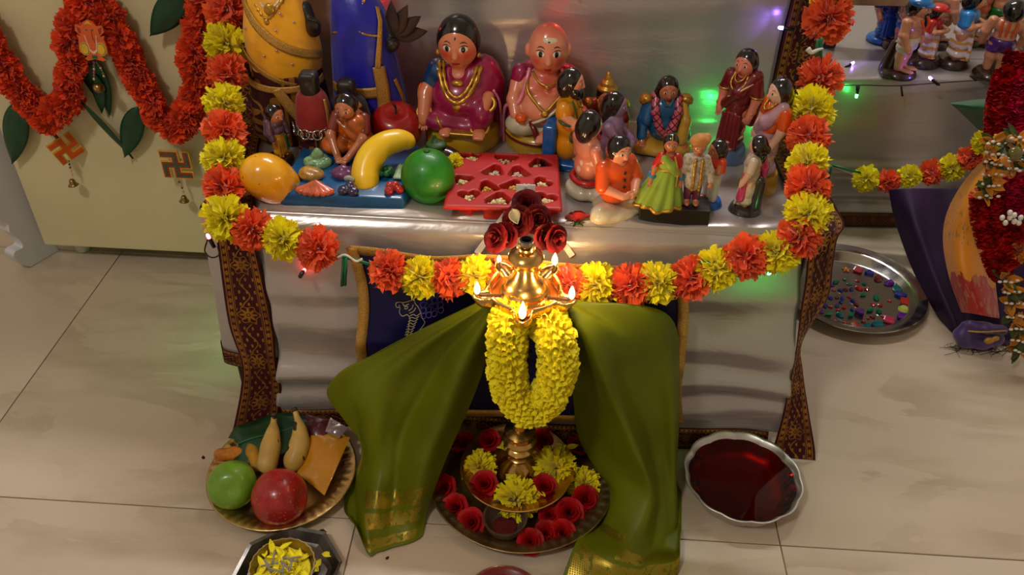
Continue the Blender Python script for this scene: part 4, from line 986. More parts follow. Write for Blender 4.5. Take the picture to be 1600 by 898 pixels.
vpart('tomatoes', 614, 298, [E(9 * math.cos(i * 2.1), 6 * math.sin(i * 2.1), 4, 6, 6, 5.5) for i in range(6)] + [E(3, 1, 10, 6, 6, 5.5), E(-4, 0, 9.5, 5.5, 5.5, 5)], mat('veg_red', (170, 24, 22), .25, coat=.6, var=.2), k=1.2)

# ---------------------------------------------------------------- red silicone tray of grains
tr = thing('mould_tray', 'red silicone mould tray with heart and triangle cups holding grains', 'tray', (0, 0, TOP))
M_SIL = mat('red_silicone', (184, 28, 26), .45, var=.06, vscale=20)
TH = 26.0
TLc, TRc, BRc, BLc = [np.array(at_z(u, v, TOP + .026)[:2]) * 1000 for u, v in ((712, 236), (872, 240), (879, 326), (692, 322))]
ctr = (TLc + TRc + BRc + BLc) / 4; tr.location = (ctr[0] * .001, ctr[1] * .001, TOP)
quad = [BLc - ctr, BRc - ctr, TRc - ctr, TLc - ctr]
def tpos(u, v): return np.array(at_z(u, v, TOP + .020)[:2]) * 1000 - ctr
cups = []; grains = []
def tri(c, s, rot, heart=False):
    base = [(-1, -.75), (1, -.75), (1.05, -.2), (.15, .95), (-.15, .95), (-1.05, -.2)]
    if heart: base = [(0, -1), (1, .1), (.95, .65), (.5, .85), (0, .5), (-.5, .85), (-.95, .65), (-1, .1)]
    cr, sr = math.cos(rot), math.sin(rot); return [(c[0] + s * (x * cr - y * sr), c[1] + s * (x * sr + y * cr)) for x, y in base]
cupdef = [(738, 252, 16, .3, 1), (791, 256, 18, PI, 0), (843, 262, 17, .2, 0), (772, 275, 17, -2.2, 0), (809, 277, 17, 2.2, 0), (722, 288, 15, .9, 0), (846, 293, 15, -.8, 1), (762, 300, 16, 2.4, 0), (800, 298, 16, -2.4, 0), (733, 313, 16, 0.2, 1), (780, 318, 19, 0, 0), (851, 318, 17, -.3, 1)]
under = []
for (u, v, s, r_, ht) in cupdef:
    c = tpos(u, v - 3); cups.append(NEG(PR(tri(c, s * .92, r_, ht), 10, 40, 2.0))); under.append(PR(tri(c, s + 1.2, r_, ht), 0.3, 22, 2.5))
solid(tr, 'tray_body', [PR(quad, 19, TH, 3.5)] + under + cups, M_SIL, h=1.5, k=3)
rg = random.Random(12)
kinds = ['w', 'r', 'r', 'f', 'f', 'w', 'w', 'y', 'y', 'w', 'w', 'w']; nm = {'w': 'white chickpeas', 'r': 'pale beige rice grains', 'f': 'fine white rice grains', 'y': 'split yellow lentils'}
gm = {'w': mat('grain_white', (226, 208, 150), .5, var=.2, vscale=90), 'r': mat('grain_beige', (206, 178, 138), .6, var=.2, vscale=90), 'f': mat('grain_pale', (224, 206, 182), .6), 'y': mat('grain_yellow', (214, 168, 62), .5, var=.2, vscale=90)}
for k, ((u, v, s, r_, ht), kd) in enumerate(zip(cupdef, kinds)):
    c = tpos(u, v - 3); pl = tri(c, s * .74, r_, ht); q = MB(); n = {'w': 26, 'r': 60, 'f': 150, 'y': 50}[kd]; sz = {'w': 3.4, 'r': 2.2, 'f': 1.5, 'y': 2.6}[kd]
    for i in range(n):
        w_ = np.array([rg.random() ** 1.2 for _ in pl]); w_ /= w_.sum(); xy = (w_[:, None] * np.array(pl)).sum(0) * .35 + .65 * np.array(pl[rg.randrange(len(pl))]) * rg.random() + np.array(c) * 0
        t_ = rg.random() ** .5; pe = np.array(pl[rg.randrange(len(pl))]); pe2 = np.array(pl[rg.randrange(len(pl))]); xy = c + (pe * .5 + pe2 * .5 - c) * t_
        z = 13.5 + 7.5 * (1 - t_) + rg.uniform(0, 3); q.ell((xy[0] * .001, xy[1] * .001, z * .001), (sz * .001, sz * .0008, sz * .00065), rot=(rg.uniform(-30, 30), rg.uniform(-30, 30), rg.uniform(0, 180)), n=7, m=5)
    fl = MB(); fl.prism([(x * .001, y * .001) for x, y in tri(c, s * .84, r_, ht)], .0102, .0135)
    o = q.build('grain_pile', gm[kd], None, loc=tr.location); places = ['at back left corner', 'at back middle', 'at back right corner', 'left of centre, second row', 'right of centre, second row', 'at left edge', 'at right edge', 'left of centre, third row', 'right of centre, third row', 'at front left corner', 'at front middle', 'at front right corner behind the roses']
    tag(o, 'heap of %s in the red tray cup %s' % (nm[kd], places[k]), 'grains', 'grain heaps in the red tray', 'stuff'); b_ = fl.build('lower_layer', gm[kd], o, smooth=False); b_['kind'] = 'stuff'
# dark rosebud head in one cup
o = rose(847, 250, TOP + .020, 'tiny dark dried rose on the grains at back right of red tray', (.2, -.3, 1), .38, True, 1)
# fallen rose on the satin
o = rose(903, 340, TOP + .008, 'fallen red rose lying on the satin beside the orange-shirted boy', (-.1, .75, .6), .85, False, 2); o.data = o.data.copy(); o.data.materials.clear(); o.data.materials.append(petal_mat('fading_rose', (150, 22, 26), .5, .3, .1))
# ---------------------------------------------------------------- triangular plaque with dark roses on the table edge
tp = thing('triangle_stand', 'small white-edged triangular wooden stand on table edge behind the lamp', 'stand')
A_, B_, C_ = np.array(at_y(746, 394, .945)), np.array(at_y(894, 398, .945)), np.array(at_y(822, 290, .985))
base_z = TOP
nrm = np.cross(B_ - A_, C_ - A_); nrm /= np.linalg.norm(nrm)
def slab(a, b_, c, t0, t1, m, name, sh=False):
    V = [x + nrm * t0 for x in (a, b_, c)] + [x + nrm * t1 for x in (a, b_, c)]; q = MB(); q.add(V, [(0, 2, 1), (3, 4, 5), (0, 1, 4, 3), (1, 2, 5, 4), (2, 0, 3, 5)]); return q.build(name, m, tp, smooth=False, fixn=True)
slab(A_, B_, C_, -.010, .0, mat('stand_wood', (176, 110, 60), .5, var=.2), 'panel')
M_WEDGE = mat('white_edge', (214, 206, 196), .45)
for a, c in ((A_, C_), (B_, C_)):
    q = MB(); d = (c - a) / np.linalg.norm(c - a); s = np.cross(nrm, d); V = []
    for x in (a, c):
        for i, j in ((-.004, -.012), (.004, -.012), (.004, .012), (-.004, .012)): V.append(x + s * i + nrm * j)
    q.add(V, [(0, 1, 2, 3), (4, 7, 6, 5), (0, 4, 5, 1), (1, 5, 6, 2), (2, 6, 7, 3), (3, 7, 4, 0)]); q.build('edge_strip', M_WEDGE, tp, smooth=False, fixn=True)
q = MB(); q.add([C_ + nrm * .005 + (B_ - A_) * x + np.array([0, 0, z]) for x, z in ((-.10, .002), (.10, .002), (.10, -.012), (-.10, -.012))], [(0, 1, 2, 3)]); q.build('top_strip', M_WEDGE, tp, smooth=False, solid=.002)
def rose_at(u, v, y, d, s, lab, k, dark=True):
    t = rose(u, v, 0, lab, d, s, dark, k); t.location = at_y(u, v, y); return t
rose_at(823, 322, .955, (0, -.6, .8), .95, 'dark red rose topmost on the triangular stand', 0); rose_at(812, 345, .938, (-.2, -.8, .5), 1.0, 'dark red rose at middle of the triangular stand', 1); rose_at(836, 343, .94, (.3, -.7, .5), .95, 'dark red rose right of middle on the triangular stand', 2)
rose_at(795, 365, .928, (-.4, -.8, .3), .85, 'dark rose low on the left of the triangular stand', 0); rose_at(850, 366, .928, (.4, -.8, .2), .9, 'dark rose low on the right of the triangular stand', 1)
rose_at(782, 373, .918, (-.6, -.6, .5), .95, 'wilted dark rose hanging at lower left corner of the triangular stand', 2); rose_at(862, 372, .922, (.6, -.6, .3), .9, 'dark rose at lower right corner of the triangular stand', 0)
for u, v, a in ((802, 350, 1), (845, 352, 2), (800, 325, 3)):
    q = MB(); q.grid(leaf_blade(.02, .008, .3, .3, 8)); o = q.build('dry_leaf', mat('grey_leaf', (126, 124, 104), .7, var=.25), None, loc=at_y(u, v, .925), rot=(1.0, .6 * a, a), solid=.0006); tag(o, ['curled grey-green dry leaf left of the roses on triangular stand', 'curled dry leaf right of the roses on triangular stand', 'upright dry leaf beside the topmost rose on triangular stand'][a - 1], 'leaf')

# ================================================================ brass fruit plate on the floor
FP = thing('fruit_plate', 'round brass plate with twisted fluted rim holding fruit and sachets', 'plate', (-.372, .812, 0))
def twist(a, r, z): return 1.0
q = MB(); q.lathe([(0, .002), (.070, .002), (.076, .004), (.084, .012), (.092, .0165), (.100, .0185), (.1065, .0195), (.1085, .0190), (.1075, .0175), (.100, .0165), (.092, .014), (.084, .0095), (.076, .0015), (.07, .0002), (0, .0002)], 200)
v = q.v[0]; r = np.hypot(v[:, 0], v[:, 1]); a = np.arctan2(v[:, 1], v[:, 0]); v[:, 2] += np.where((r > .080) & (r < .106), .0013 * np.cos(46 * a + r * 130), 0)
q.build('plate_body', M_PLATEBR, FP)
ga = thing('green_apple', 'green apple at left of the brass fruit plate', 'fruit', (at_z(363, 757, .036)[0], at_z(363, 757, .036)[1], .036))
fruit_shape('apple_body', ga, apple_prof(34.5, 32, .12), fruit_mat('apple_green', [(.3, (92, 136, 24)), (.55, (112, 156, 36)), (.8, (140, 176, 70))], 20, .35, .2), 40, 5, .012, rot=(.9, .3, 0))
ra = thing('red_apple', 'red apple at front of the brass fruit plate', 'fruit', (at_z(437, 776, .039)[0], at_z(437, 776, .039)[1], .039))
fruit_shape('apple_body', ra, apple_prof(39, 36, .18), fruit_mat('apple_red_real', [(.3, (138, 16, 20)), (.55, (166, 26, 28)), (.8, (186, 60, 48))], 26, .32, .25, speck=(400, .72, (206, 140, 110))), 44, 5, .02, rot=(.3, 1.35, .2))
q = MB(); q.tube([(-.026, -.002, .004), (-.038, -.004, .007)], .0013, 6); q.build('stem', mat('stem_brown', (60, 40, 20), .7), ra)
M_BN2 = fruit_mat('ripe_banana', [(.3, (182, 142, 66)), (.55, (204, 166, 84)), (.8, (214, 180, 100))], 24, .5, .05, speck=(55, .66, (46, 30, 18)))
for lab, cs in (('small spotted banana nearer the leaf in the fruit plate', [(428, 650, .060), (427, 668, .052), (424, 690, .044), (420, 712, .036), (416, 730, .028), (413, 739, .022)]), ('small spotted banana leaning on the yellow sachet', [(461, 642, .066), (467, 662, .056), (469, 685, .046), (464, 706, .038), (456, 724, .028), (450, 733, .022)])):
    t = thing('banana', lab, 'fruit'); S = spline(np.array([at_z(*c) for c in cs]), 30); rr = np.interp(np.linspace(0, 1, 30), [0, .12, .24, .45, .75, .92, 1], [.0042, .0048, .010, .0155, .0155, .011, .005])
    q = MB(); q.tube(S, rr, 5 * 3); q.build('banana_body', M_BN2, t, sub=1); q = MB(); q.tube([S[0], S[0] + (S[0] - S[2]) * .7], .0046, 8); q.build('stem', mat('banana_stem', (74, 56, 30), .7), t); q = MB(); q.ell(S[-1], (.007, .007, .006)); q.build('tip', mat('banana_tip', (30, 20, 14), .8), t)
lf = thing('betel_leaf', 'broad dark green heart-shaped leaf under the bananas', 'leaf', at_z(372, 694, .034), rot=(.12, -.16, .38))
P = leaf_blade(.122, .056, .12, .06, 16, heart=True, wob=.0025); q = MB(); q.grid(P); q.build('blade', mat('betel_green', (14, 62, 34), .35, var=.25, vscale=35, bmp=.4, bscale=90, bdist=.001), lf, solid=.0008); q = MB(); q.tube([(P[i, 3]) + (0, 0, .001) for i in range(16)], np.linspace(.0016, .0004, 16), 6); q.build('midrib', mat('betel_rib', (40, 96, 50), .5), lf)
for k, (u, v, z, dx, dy, c, lab) in enumerate([(395, 706, .028, .014, -.024, (178, 128, 26), 'brown-yellow turmeric finger beside the banana on the brass plate'), (366, 708, .022, .02, .004, (196, 118, 26), 'orange turmeric lump behind the green apple')]):
    p = np.array(at_z(u, v, z)); t = thing('turmeric_root', lab, 'spice', p)
    solid(t, 'root_body', [K((-dx * 1000, -dy * 1000, 0), (dx * 1000, dy * 1000, -2), 9.5, 9), E(0, 0, 1, 10, 10, 9)] + ([E(8, 3, 0, 12, 9, 9)] if k else []), mat('turmeric%d' % k, c, .7, var=.25, bmp=.5), h=1.5, k=4)
M_SACH = mat('yellow_sachet', (196, 132, 26), .28, coat=.5, var=.08, vscale=20, bmp=.5, bscale=45, bdist=.004)
def sachet(name, label, corners, m, puff=.006, n=16):
    C4 = [np.array(at_z(*c)) for c in corners]; P = np.zeros((n, n, 3)); Pb = np.zeros((n, n, 3)); rg_ = np.random.default_rng(len(label))
    for i in range(n):
        for j in range(n):
            a, c = i / (n - 1), j / (n - 1); p_ = (C4[0] * (1 - a) + C4[1] * a) * (1 - c) + (C4[3] * (1 - a) + C4[2] * a) * c; e = (math.sin(PI * a) * math.sin(PI * c)) ** .5
            P[i, j] = p_ + np.array([0, 0, puff * e + .0012 * math.sin(a * 9 + c * 5) * e]); Pb[i, j] = p_ - np.array([0, 0, puff * .6 * e])
    q = MB(); q.grid(P); q.grid(Pb[::-1]); o = q.build(name, m, None); tag(o, label, 'sachet'); return o
sachet('sachet', 'flat yellow plastic sachet leaning on the rim of the brass fruit plate', [(488, 671, .045), (547, 683, .040), (507, 774, .018), (464, 738, .020)], M_SACH)
sachet('sachet', 'dark maroon plastic sachet behind the yellow sachet', [(478, 646, .048), (522, 656, .046), (508, 690, .040), (476, 680, .040)], mat('maroon_sachet', (74, 14, 22), .3, coat=.5))
sachet('sachet', 'small clear lilac plastic sachet at back of the brass fruit plate', [(516, 652, .052), (544, 668, .050), (530, 684, .046), (508, 674, .046)], mat('clear_sachet', (150, 124, 130), .2, coat=.6, trans=.4), .003)
# ---------------------------------------------------------------- octagonal steel tray and bowl of petals
ox, oy, _ = at_z(449, 892, .012)
ot = thing('octagonal_tray', 'dark octagonal steel tray with bowl of petals at bottom edge', 'tray', (ox, oy, 0), rz=-8)
def octr(a, r, z): s = PI / 4; return 1 / math.cos(((a + s / 2) % s) - s / 2) * .955
q = MB(); q.lathe([(0, .0015), (.050, .0015), (.056, .004), (.066, .014), (.0705, .0155), (.0705, .014), (.067, .0125), (.057, .002), (.052, 0), (0, 0)], 64, rf=octr); q.build('tray_body', M_DSTEEL, ot, smooth=False)
bx_, by_, _ = at_z(441, 884, .036); pb = thing('petal_bowl', 'small brass bowl full of yellow petals on the octagonal tray', 'bowl', (bx_, by_, .0016))
q = MB(); q.lathe([(0, 0), (.022, 0), (.024, .004), (.036, .016), (.042, .030), (.0425, .036), (.041, .036), (.040, .030), (.034, .018), (.020, .008), (0, .007)], 48, rf=lambda a, r, z: 1 + .015 * math.cos(24 * a) * (r > .038)); q.build('bowl_body', M_OLDBRASS, pb, auto=40)
q = MB(); q.lathe([(0, .027), (.034, .024), (.036, .022), (0, .020)], 30); o = q.build('petal_fill', M_CHRY, pb)
rp = np.random.default_rng(21)
hp = MB()
for k in range(60):
    a, r = rp.uniform(0, 6.28), .034 * math.sqrt(rp.uniform(0, 1)); R_ = np.array(Euler((rp.uniform(-.5, .5), rp.uniform(-.7, .2), rp.uniform(0, 6.28))).to_matrix()); hp.grid(leaf_blade(.020, .0042, -.5, .15, 6) @ R_.T + (bx_ + r * math.cos(a), by_ + r * math.sin(a), .031 + .004 * rp.uniform() - 6 * r * r))
tag(hp.build('petal_heap', M_CHRY, None, solid=.0006), 'heap of narrow yellow petals filling the small brass bowl', 'petals', kind='stuff')
for k in range(9):
    a, r = rp.uniform(0, 6.28), .018 * math.sqrt(rp.uniform(0, 1)); d = rp.uniform(0, 3.14); p = np.array((bx_ + r * math.cos(a), by_ + r * math.sin(a), .041 + k * .0008)); e = np.array((math.cos(d), math.sin(d), rp.uniform(-.2, .2))) * .011
    q = MB(); q.tube([p - e, p + e], .0016, 5, flat=.6); o = q.build('ash_stick', mat('grey_ash', (138, 132, 116), .9), None); tag(o, 'short grey burnt stick lying on the yellow petals', 'stick', 'burnt sticks on the petals')
for k, (u, v) in enumerate(((503, 866), (492, 888), (498, 893))):
    q = MB(); q.grid(leaf_blade(.016, .0045, -.4, .1, 6)); o = q.build('petal', M_CHRY, None, loc=at_z(u, v, .009), rot=(0, 0, k * 1.3), solid=.0006); tag(o, ['fallen yellow petal alone at right corner of the octagonal tray', 'fallen yellow petal against the right of the brass bowl', 'lowest fallen yellow petal on the octagonal tray'][k], 'petal', 'petals fallen on the octagonal tray')
rx_, ry_, _ = at_z(787, 936, .006); rl = thing('enamel_dish', 'red enamel-rimmed dish just entering at the bottom edge of the floor', 'dish', (rx_, ry_, 0))
q = MB(); q.lathe([(0, .003), (.040, .003), (.044, .007), (.050, .008), (.052, .006), (.051, 0), (0, 0)], 60); q.build('rim', mat('red_enamel', (110, 10, 16), .25, coat=.5), rl, auto=50); q = MB(); q.lathe([(0, .0032), (.038, .0032), (.038, .004), (0, .0045)], 40); q.build('centre', M_STEEL, rl)
# ---------------------------------------------------------------- scalloped steel bowl of red water
ab = thing('scalloped_bowl', 'scalloped steel bowl of dark red water on floor right of the lamp', 'bowl', (.3065, .842, 0))
sc = lambda a, r, z: 1 + (.030 * abs(math.sin(6 * a)) - .010) * (0 if r < .03 else min(1, (r - .03) / .03))
q = MB(); q.lathe([(0, .0016), (.058, .0016), (.066, .005), (.072, .014), (.077, .026), (.081, .033), (.0845, .0350), (.0855, .0340), (.0835, .032), (.079, .025), (.074, .013), (.068, .003), (.060, 0), (0, 0)], 144, rf=sc); q.build('bowl_body', metal_mat('satin_steel', (214, 210, 204), .36, .08), ab)
m, t, bb = newmat('red_water'); t.nodes.remove(bb); gl = t.nodes.new('ShaderNodeBsdfGlossy'); gl.inputs['Roughness'].default_value = .03; gl.inputs[0].default_value = (1, 1, 1, 1); tpn = t.nodes.new('ShaderNodeBsdfTransparent'); tpn.inputs[0].default_value = (.80, .30, .10, 1); fr = t.nodes.new('ShaderNodeFresnel'); fr.inputs[0].default_value = 1.33
mxs = t.nodes.new('ShaderNodeMixShader'); t.links.new(fr.outputs[0], mxs.inputs[0]); t.links.new(tpn.outputs[0], mxs.inputs[1]); t.links.new(gl.outputs[0], mxs.inputs[2]); t.links.new(mxs.outputs[0], t.nodes['Material Output'].inputs[0])
va = t.nodes.new('ShaderNodeVolumeAbsorption'); va.inputs['Color'].default_value = (.87, .32, .0, 1); va.inputs['Density'].default_value = 90.0; t.links.new(va.outputs[0], t.nodes['Material Output'].inputs['Volume'])
q = MB(); q.lathe([(0, .0017), (.0578, .0017), (.0658, .0051), (.0718, .0141), (.0768, .0256), (0, .0257)], 144, rf=sc); q.build('red_water', m, ab, smooth=False)
# ---------------------------------------------------------------- steel plate of plastic gems
gx, gy, GR = .588, 1.336, .139
gp_ = thing('gem_plate', 'round stainless steel plate scattered with coloured plastic gems at right', 'plate', (gx, gy, 0))
q = MB(); q.lathe([(0, .002), (.100, .002), (.106, .004), (.116, .016), (.122, .019), (.132, .020), (.1385, .022), (.1395, .021), (.133, .018), (.122, .0165), (.117, .013), (.108, .002), (.102, .0002), (0, .0002)], 120); q.build('plate_body', M_STEEL, gp_, auto=40)
GC = {'blue': (40, 52, 150), 'green': (20, 120, 84), 'teal': (18, 116, 120), 'red': (190, 40, 40), 'pink': (206, 60, 90), 'purple': (104, 40, 140), 'orange': (224, 130, 60), 'lime': (190, 200, 90), 'dark red': (120, 40, 44)}
GM = {k: mat('gem_' + k.replace(' ', '_'), c, .12, coat=.6, trans=.25) for k, c in GC.items()}
def gem_mesh(kind, m, s):
    q = MB()
    if kind == 'oval': q.lathe([(0, 0), (1, 0), (1, .25), (.62, .6), (0, .62)], 10); q.v[0] *= (1, .68, .9)
    elif kind == 'leaf': P = leaf_blade(2, .55, .2, 0, 7); P[..., 0] -= 1; P[..., 2] += .45; q.grid(P); PB = P.copy(); PB[..., 2] = 0; q.grid(PB[::-1])
    elif kind == 'square': q.box((0, 0, .35), (1.7, 1.5, .7), bev=.22, seg=1)
    elif kind == 'star': q.lathe([(0, 0), (1, 0), (1, .3), (.45, .45), (0, .5)], 20, rf=lambda a, r, z: .72 + .28 * math.cos(5 * a))
    elif kind == 'round': q.lathe([(0, 0), (.9, 0), (.95, .3), (.6, .75), (0, .8)], 9)
    elif kind == 'heart': q.prism([(0, -1), (.9, .1), (.8, .7), (.4, .8), (0, .5), (-.4, .8), (-.8, .7), (-.9, .1)], 0, .6)
    q.v = [x_ * s for x_ in q.v]; me = q.mesh('gem', False); me.materials.append(m); return me
GEMS = [(1322, 422, 'orange', 'star', 10), (1340, 424, 'pink', 'square', 11), (1358, 428, 'blue', 'heart', 10), (1372, 436, 'dark red', 'oval', 13), (1389, 443, 'purple', 'oval', 13), (1401, 452, 'teal', 'leaf', 15), (1408, 462, 'blue', 'leaf', 16), (1413, 473, 'red', 'square', 12), (1411, 485, 'lime', 'round', 12), (1409, 496, 'purple', 'square', 12), (1388, 502, 'pink', 'square', 12), (1372, 508, 'teal', 'oval', 13), (1355, 510, 'teal', 'oval', 10), (1337, 511, 'red', 'leaf', 14),
        (1306, 441, 'green', 'oval', 8), (1320, 437, 'green', 'star', 5), (1327, 444, 'green', 'oval', 6), (1340, 439, 'red', 'star', 5), (1350, 444, 'green', 'round', 5), (1342, 451, 'red', 'oval', 9), (1354, 452, 'red', 'star', 6), (1349, 461, 'green', 'leaf', 9), (1369, 466, 'green', 'oval', 9), (1364, 476, 'red', 'star', 6), (1375, 477, 'red', 'star', 6), (1359, 485, 'green', 'leaf', 9), (1373, 487, 'green', 'round', 6), (1364, 495, 'dark red', 'star', 6), (1349, 502, 'red', 'star', 5), (1338, 505, 'teal', 'star', 6), (1321, 504, 'red', 'star', 6), (1305, 502, 'pink', 'star', 6), (1313, 492, 'teal', 'oval', 9), (1294, 491, 'green', 'leaf', 9), (1330, 492, 'green', 'leaf', 9), (1344, 489, 'purple', 'heart', 10),
        (1313, 454, 'blue', 'oval', 6), (1321, 453, 'dark red', 'oval', 6), (1330, 452, 'blue', 'oval', 6), (1308, 465, 'dark red', 'star', 5), (1298, 466, 'blue', 'oval', 6), (1316, 466, 'blue', 'oval', 6), (1327, 464, 'red', 'star', 5), (1314, 472, 'blue', 'oval', 6), (1332, 470, 'blue', 'oval', 6), (1338, 476, 'dark red', 'oval', 6), (1308, 478, 'blue', 'oval', 6), (1319, 480, 'red', 'star', 6), (1310, 484, 'red', 'star', 5), (1290, 478, 'blue', 'oval', 6), (1298, 479, 'red', 'star', 5), (1303, 453, 'pink', 'star', 5), (1331, 484, 'blue', 'oval', 5), (1283, 487, 'purple', 'oval', 6), (1297, 431, 'blue', 'oval', 5), (1292, 462, 'red', 'oval', 6), (1300, 446, 'purple', 'oval', 6), (1286, 470, 'blue', 'oval', 6), (1380, 494, 'red', 'star', 5), (1357, 497, 'red', 'star', 4), (1390, 470, 'red', 'star', 5)]
cache = {}; rg = random.Random(8)
for u, v, c, kd, s in GEMS:
    key = (c, kd, s)
    if key not in cache: cache[key] = gem_mesh(kd, GM[c], s * .00092)
    o = link('gem', cache[key], None, None, loc=at_z(u, v, .0024), rot=(0, 0, rg.uniform(0, 6)))
    big_ = 'large' if s >= 10 else 'small'; shp = {'oval': 'oval', 'leaf': 'leaf-shaped', 'square': 'square', 'star': 'star-shaped', 'round': 'round', 'heart': 'heart-shaped'}[kd]
    dx_, dy_ = o.location[0] - gx, o.location[1] - gy; hr1 = round((math.atan2(dx_, dy_) / (2 * PI) * 12) % 12) or 12; rd = math.hypot(dx_, dy_)
    ringw = 'near the centre' if rd < .035 else ('midway out' if rd < .075 else 'near the rim')
    lab = '%s %s %s gem %s of the steel plate, towards %s o\'clock' % (big_, c, shp, ringw, ['twelve', 'one', 'two', 'three', 'four', 'five', 'six', 'seven', 'eight', 'nine', 'ten', 'eleven'][hr1 % 12])
    tag(o, lab, 'gem', 'plastic gems in the steel plate')
# crumbs of dried flowers on the floor
for k, (u, v, s, lab) in enumerate([(497, 829, .007, 'curled dark dried petal on floor beside the octagonal tray'), (603, 873, .003, 'dark crumb on the floor below the green cloth hem'), (318, 716, .004, 'thin dark dried stalk on the floor left of the fruit plate')]):
    q = MB(); q.grid(leaf_blade(s * 2, s * .6, .6, .2, 6)); o = q.build('dried_petal', mat('dried', (46, 16, 14), .8), None, loc=at_z(u, v, .002), rot=(.2, 0, k), solid=.0008); tag(o, lab, 'petal')
# ================================================================ painted clay dolls
SK1 = paint('skin_fair', (226, 148, 112)); SK2 = paint('skin_tan', (188, 112, 76)); SK3 = paint('skin_pink', (222, 130, 104)); SK4 = paint('skin_pale', (224, 172, 146))
HAIR = mat('paint_hair', (14, 11, 11), .18, coat=.6); WHITE = paint('white', (222, 214, 200)); RED = paint('red', (190, 26, 20)); LIPS = paint('lips', (176, 18, 22)); MAG = paint('magenta', (150, 18, 72)); YEL = paint('yellow', (212, 152, 18)); DYEL = paint('ochre', (190, 146, 22)); BLU = paint('blue', (12, 92, 168)); DBLU = paint('darkblue', (14, 58, 104)); GRN = paint('green', (22, 82, 40)); ORG = paint('orange', (220, 82, 12)); PINK = paint('pink', (228, 132, 164)); MAROON = paint('maroon', (112, 10, 18)); BRN = paint('brown', (50, 26, 18)); CREAM = paint('cream', (206, 196, 164)); LAV = paint('lavender', (150, 118, 150)); GREYB = paint('greyblue', (80, 104, 140)); IRIS = mat('paint_iris', (16, 9, 8), .15, coat=.6)
def blush_light_mat(name, col, spots, red=(206, 30, 28)):
    """painted face colour with airbrushed cheeks and painted-in red light; spots: (centre mm, radius mm)"""
    m, t, b = newmat(name); setp(b, col, .3, coat=.45); co = coords(t); f = None
    for c, r in spots:
        d = t.nodes.new('ShaderNodeVectorMath'); d.operation = 'DISTANCE'; t.links.new(co, d.inputs[0]); d.inputs[1].default_value = [x * .001 for x in c]
        e = (X(t, d.outputs['Value']) * (-1 / (r * .001)) + 1.0)._op('MAXIMUM', 0.0)._op('POWER', .8); f = e if f is None else f.max(e)
    t.links.new(mixc(t, f * .85, col, red), b.inputs['Base Color']); return m
def decal(root, name, m, c, r, az, el, w_, h_, lift=1.03, bend=0.0, yaw=0.0, n=14, rings=3, thick=.03):
    """small painted raised patch on an ellipsoid head (mm, degrees); az 0 faces -Y"""
    V = []; F = []; cy, sy = math.cos(math.radians(yaw)), math.sin(math.radians(yaw))
    def pt(a, e, L):
        a, e = math.radians(a), math.radians(e); x, y, z = r[0] * L * math.sin(a) * math.cos(e), -r[1] * L * math.cos(a) * math.cos(e), r[2] * L * math.sin(e)
        return ((c[0] + x * cy - y * sy) * .001, (c[1] + x * sy + y * cy) * .001, (c[2] + z) * .001)
    V.append(pt(az, el + bend, lift))
    for k in range(1, rings + 1):
        q = k / rings
        for j in range(n):
            p = 2 * PI * j / n; u = math.cos(p) * q; V.append(pt(az + w_ * u, el + h_ * math.sin(p) * q + bend * (1 - u * u), lift - thick * q ** 3))
    for j in range(n):
        F.append((0, 1 + j, 1 + (j + 1) % n))
        for k in range(rings - 1): F.append((1 + k * n + j, 1 + (k + 1) * n + j, 1 + (k + 1) * n + (j + 1) % n, 1 + k * n + (j + 1) % n))
    q = MB(); q.add(V, F); o = q.build(name, m, root, fixn=True); return o
def face(root, c, r, yaw=0.0, bindi=None, brow=True, big=False, mouth=-38, tilt=0, eye=1.0):
    for s in (-1, 1):
        e = decal(root, 'eye', WHITE, c, r, 24 * s, 2 + tilt, 11.5 * eye, 6.2 * eye, 1.025, 0, yaw)
        decal(root, 'iris', IRIS, c, r, 23 * s, 2 + tilt, 5.6 * eye, 5.6 * eye, 1.045, 0, yaw, 10, 2).parent = e
        if brow: decal(root, 'eyebrow', IRIS, c, r, 24 * s, 13 + tilt, 14, 1.6, 1.028, 6, yaw, 14, 2)
        if big: decal(root, 'eyeliner', IRIS, c, r, 25 * s, 7 + tilt, 14, 1.1, 1.036, 4, yaw, 14, 2)
    decal(root, 'lips', LIPS, c, r, 0, mouth + tilt, 14, 4.6, 1.05, -2.5, yaw)
    if bindi: decal(root, 'forehead_mark', bindi, c, r, 0, 27 + tilt, 2.4, 4.4, 1.035, 0, yaw, 10, 2)
def nose(c, r, yaw=0): 
    y = math.radians(yaw); f = lambda d, z: (c[0] + math.sin(y) * d, c[1] - math.cos(y) * d, c[2] + z)
    return K(f(r[1] * .95, r[2] * .05), f(r[1] * 1.06, -r[2] * .28), r[0] * .08, r[0] * .15)
def hair_cap(c, r, yaw=0, back=.16, low=-.15, front=.55, grow=1.08):
    """cap of hair over the skull with the face cut out"""
    y = math.radians(yaw); f = lambda d, z: (c[0] + math.sin(y) * d * r[1], c[1] - math.cos(y) * d * r[1], c[2] + z * r[2]); b0 = f(-back, .08); n0 = f(1.0, -.42); n1 = f(.9, -1.1)
    return [E(*b0, r[0] * grow, r[1] * grow, r[2] * grow), NEG(E(*n0, r[0] * 1.02, r[1] * .95, r[2] * .98)), NEG(E(*n1, r[0] * 1.3, r[1] * .95, r[2] * .8))]
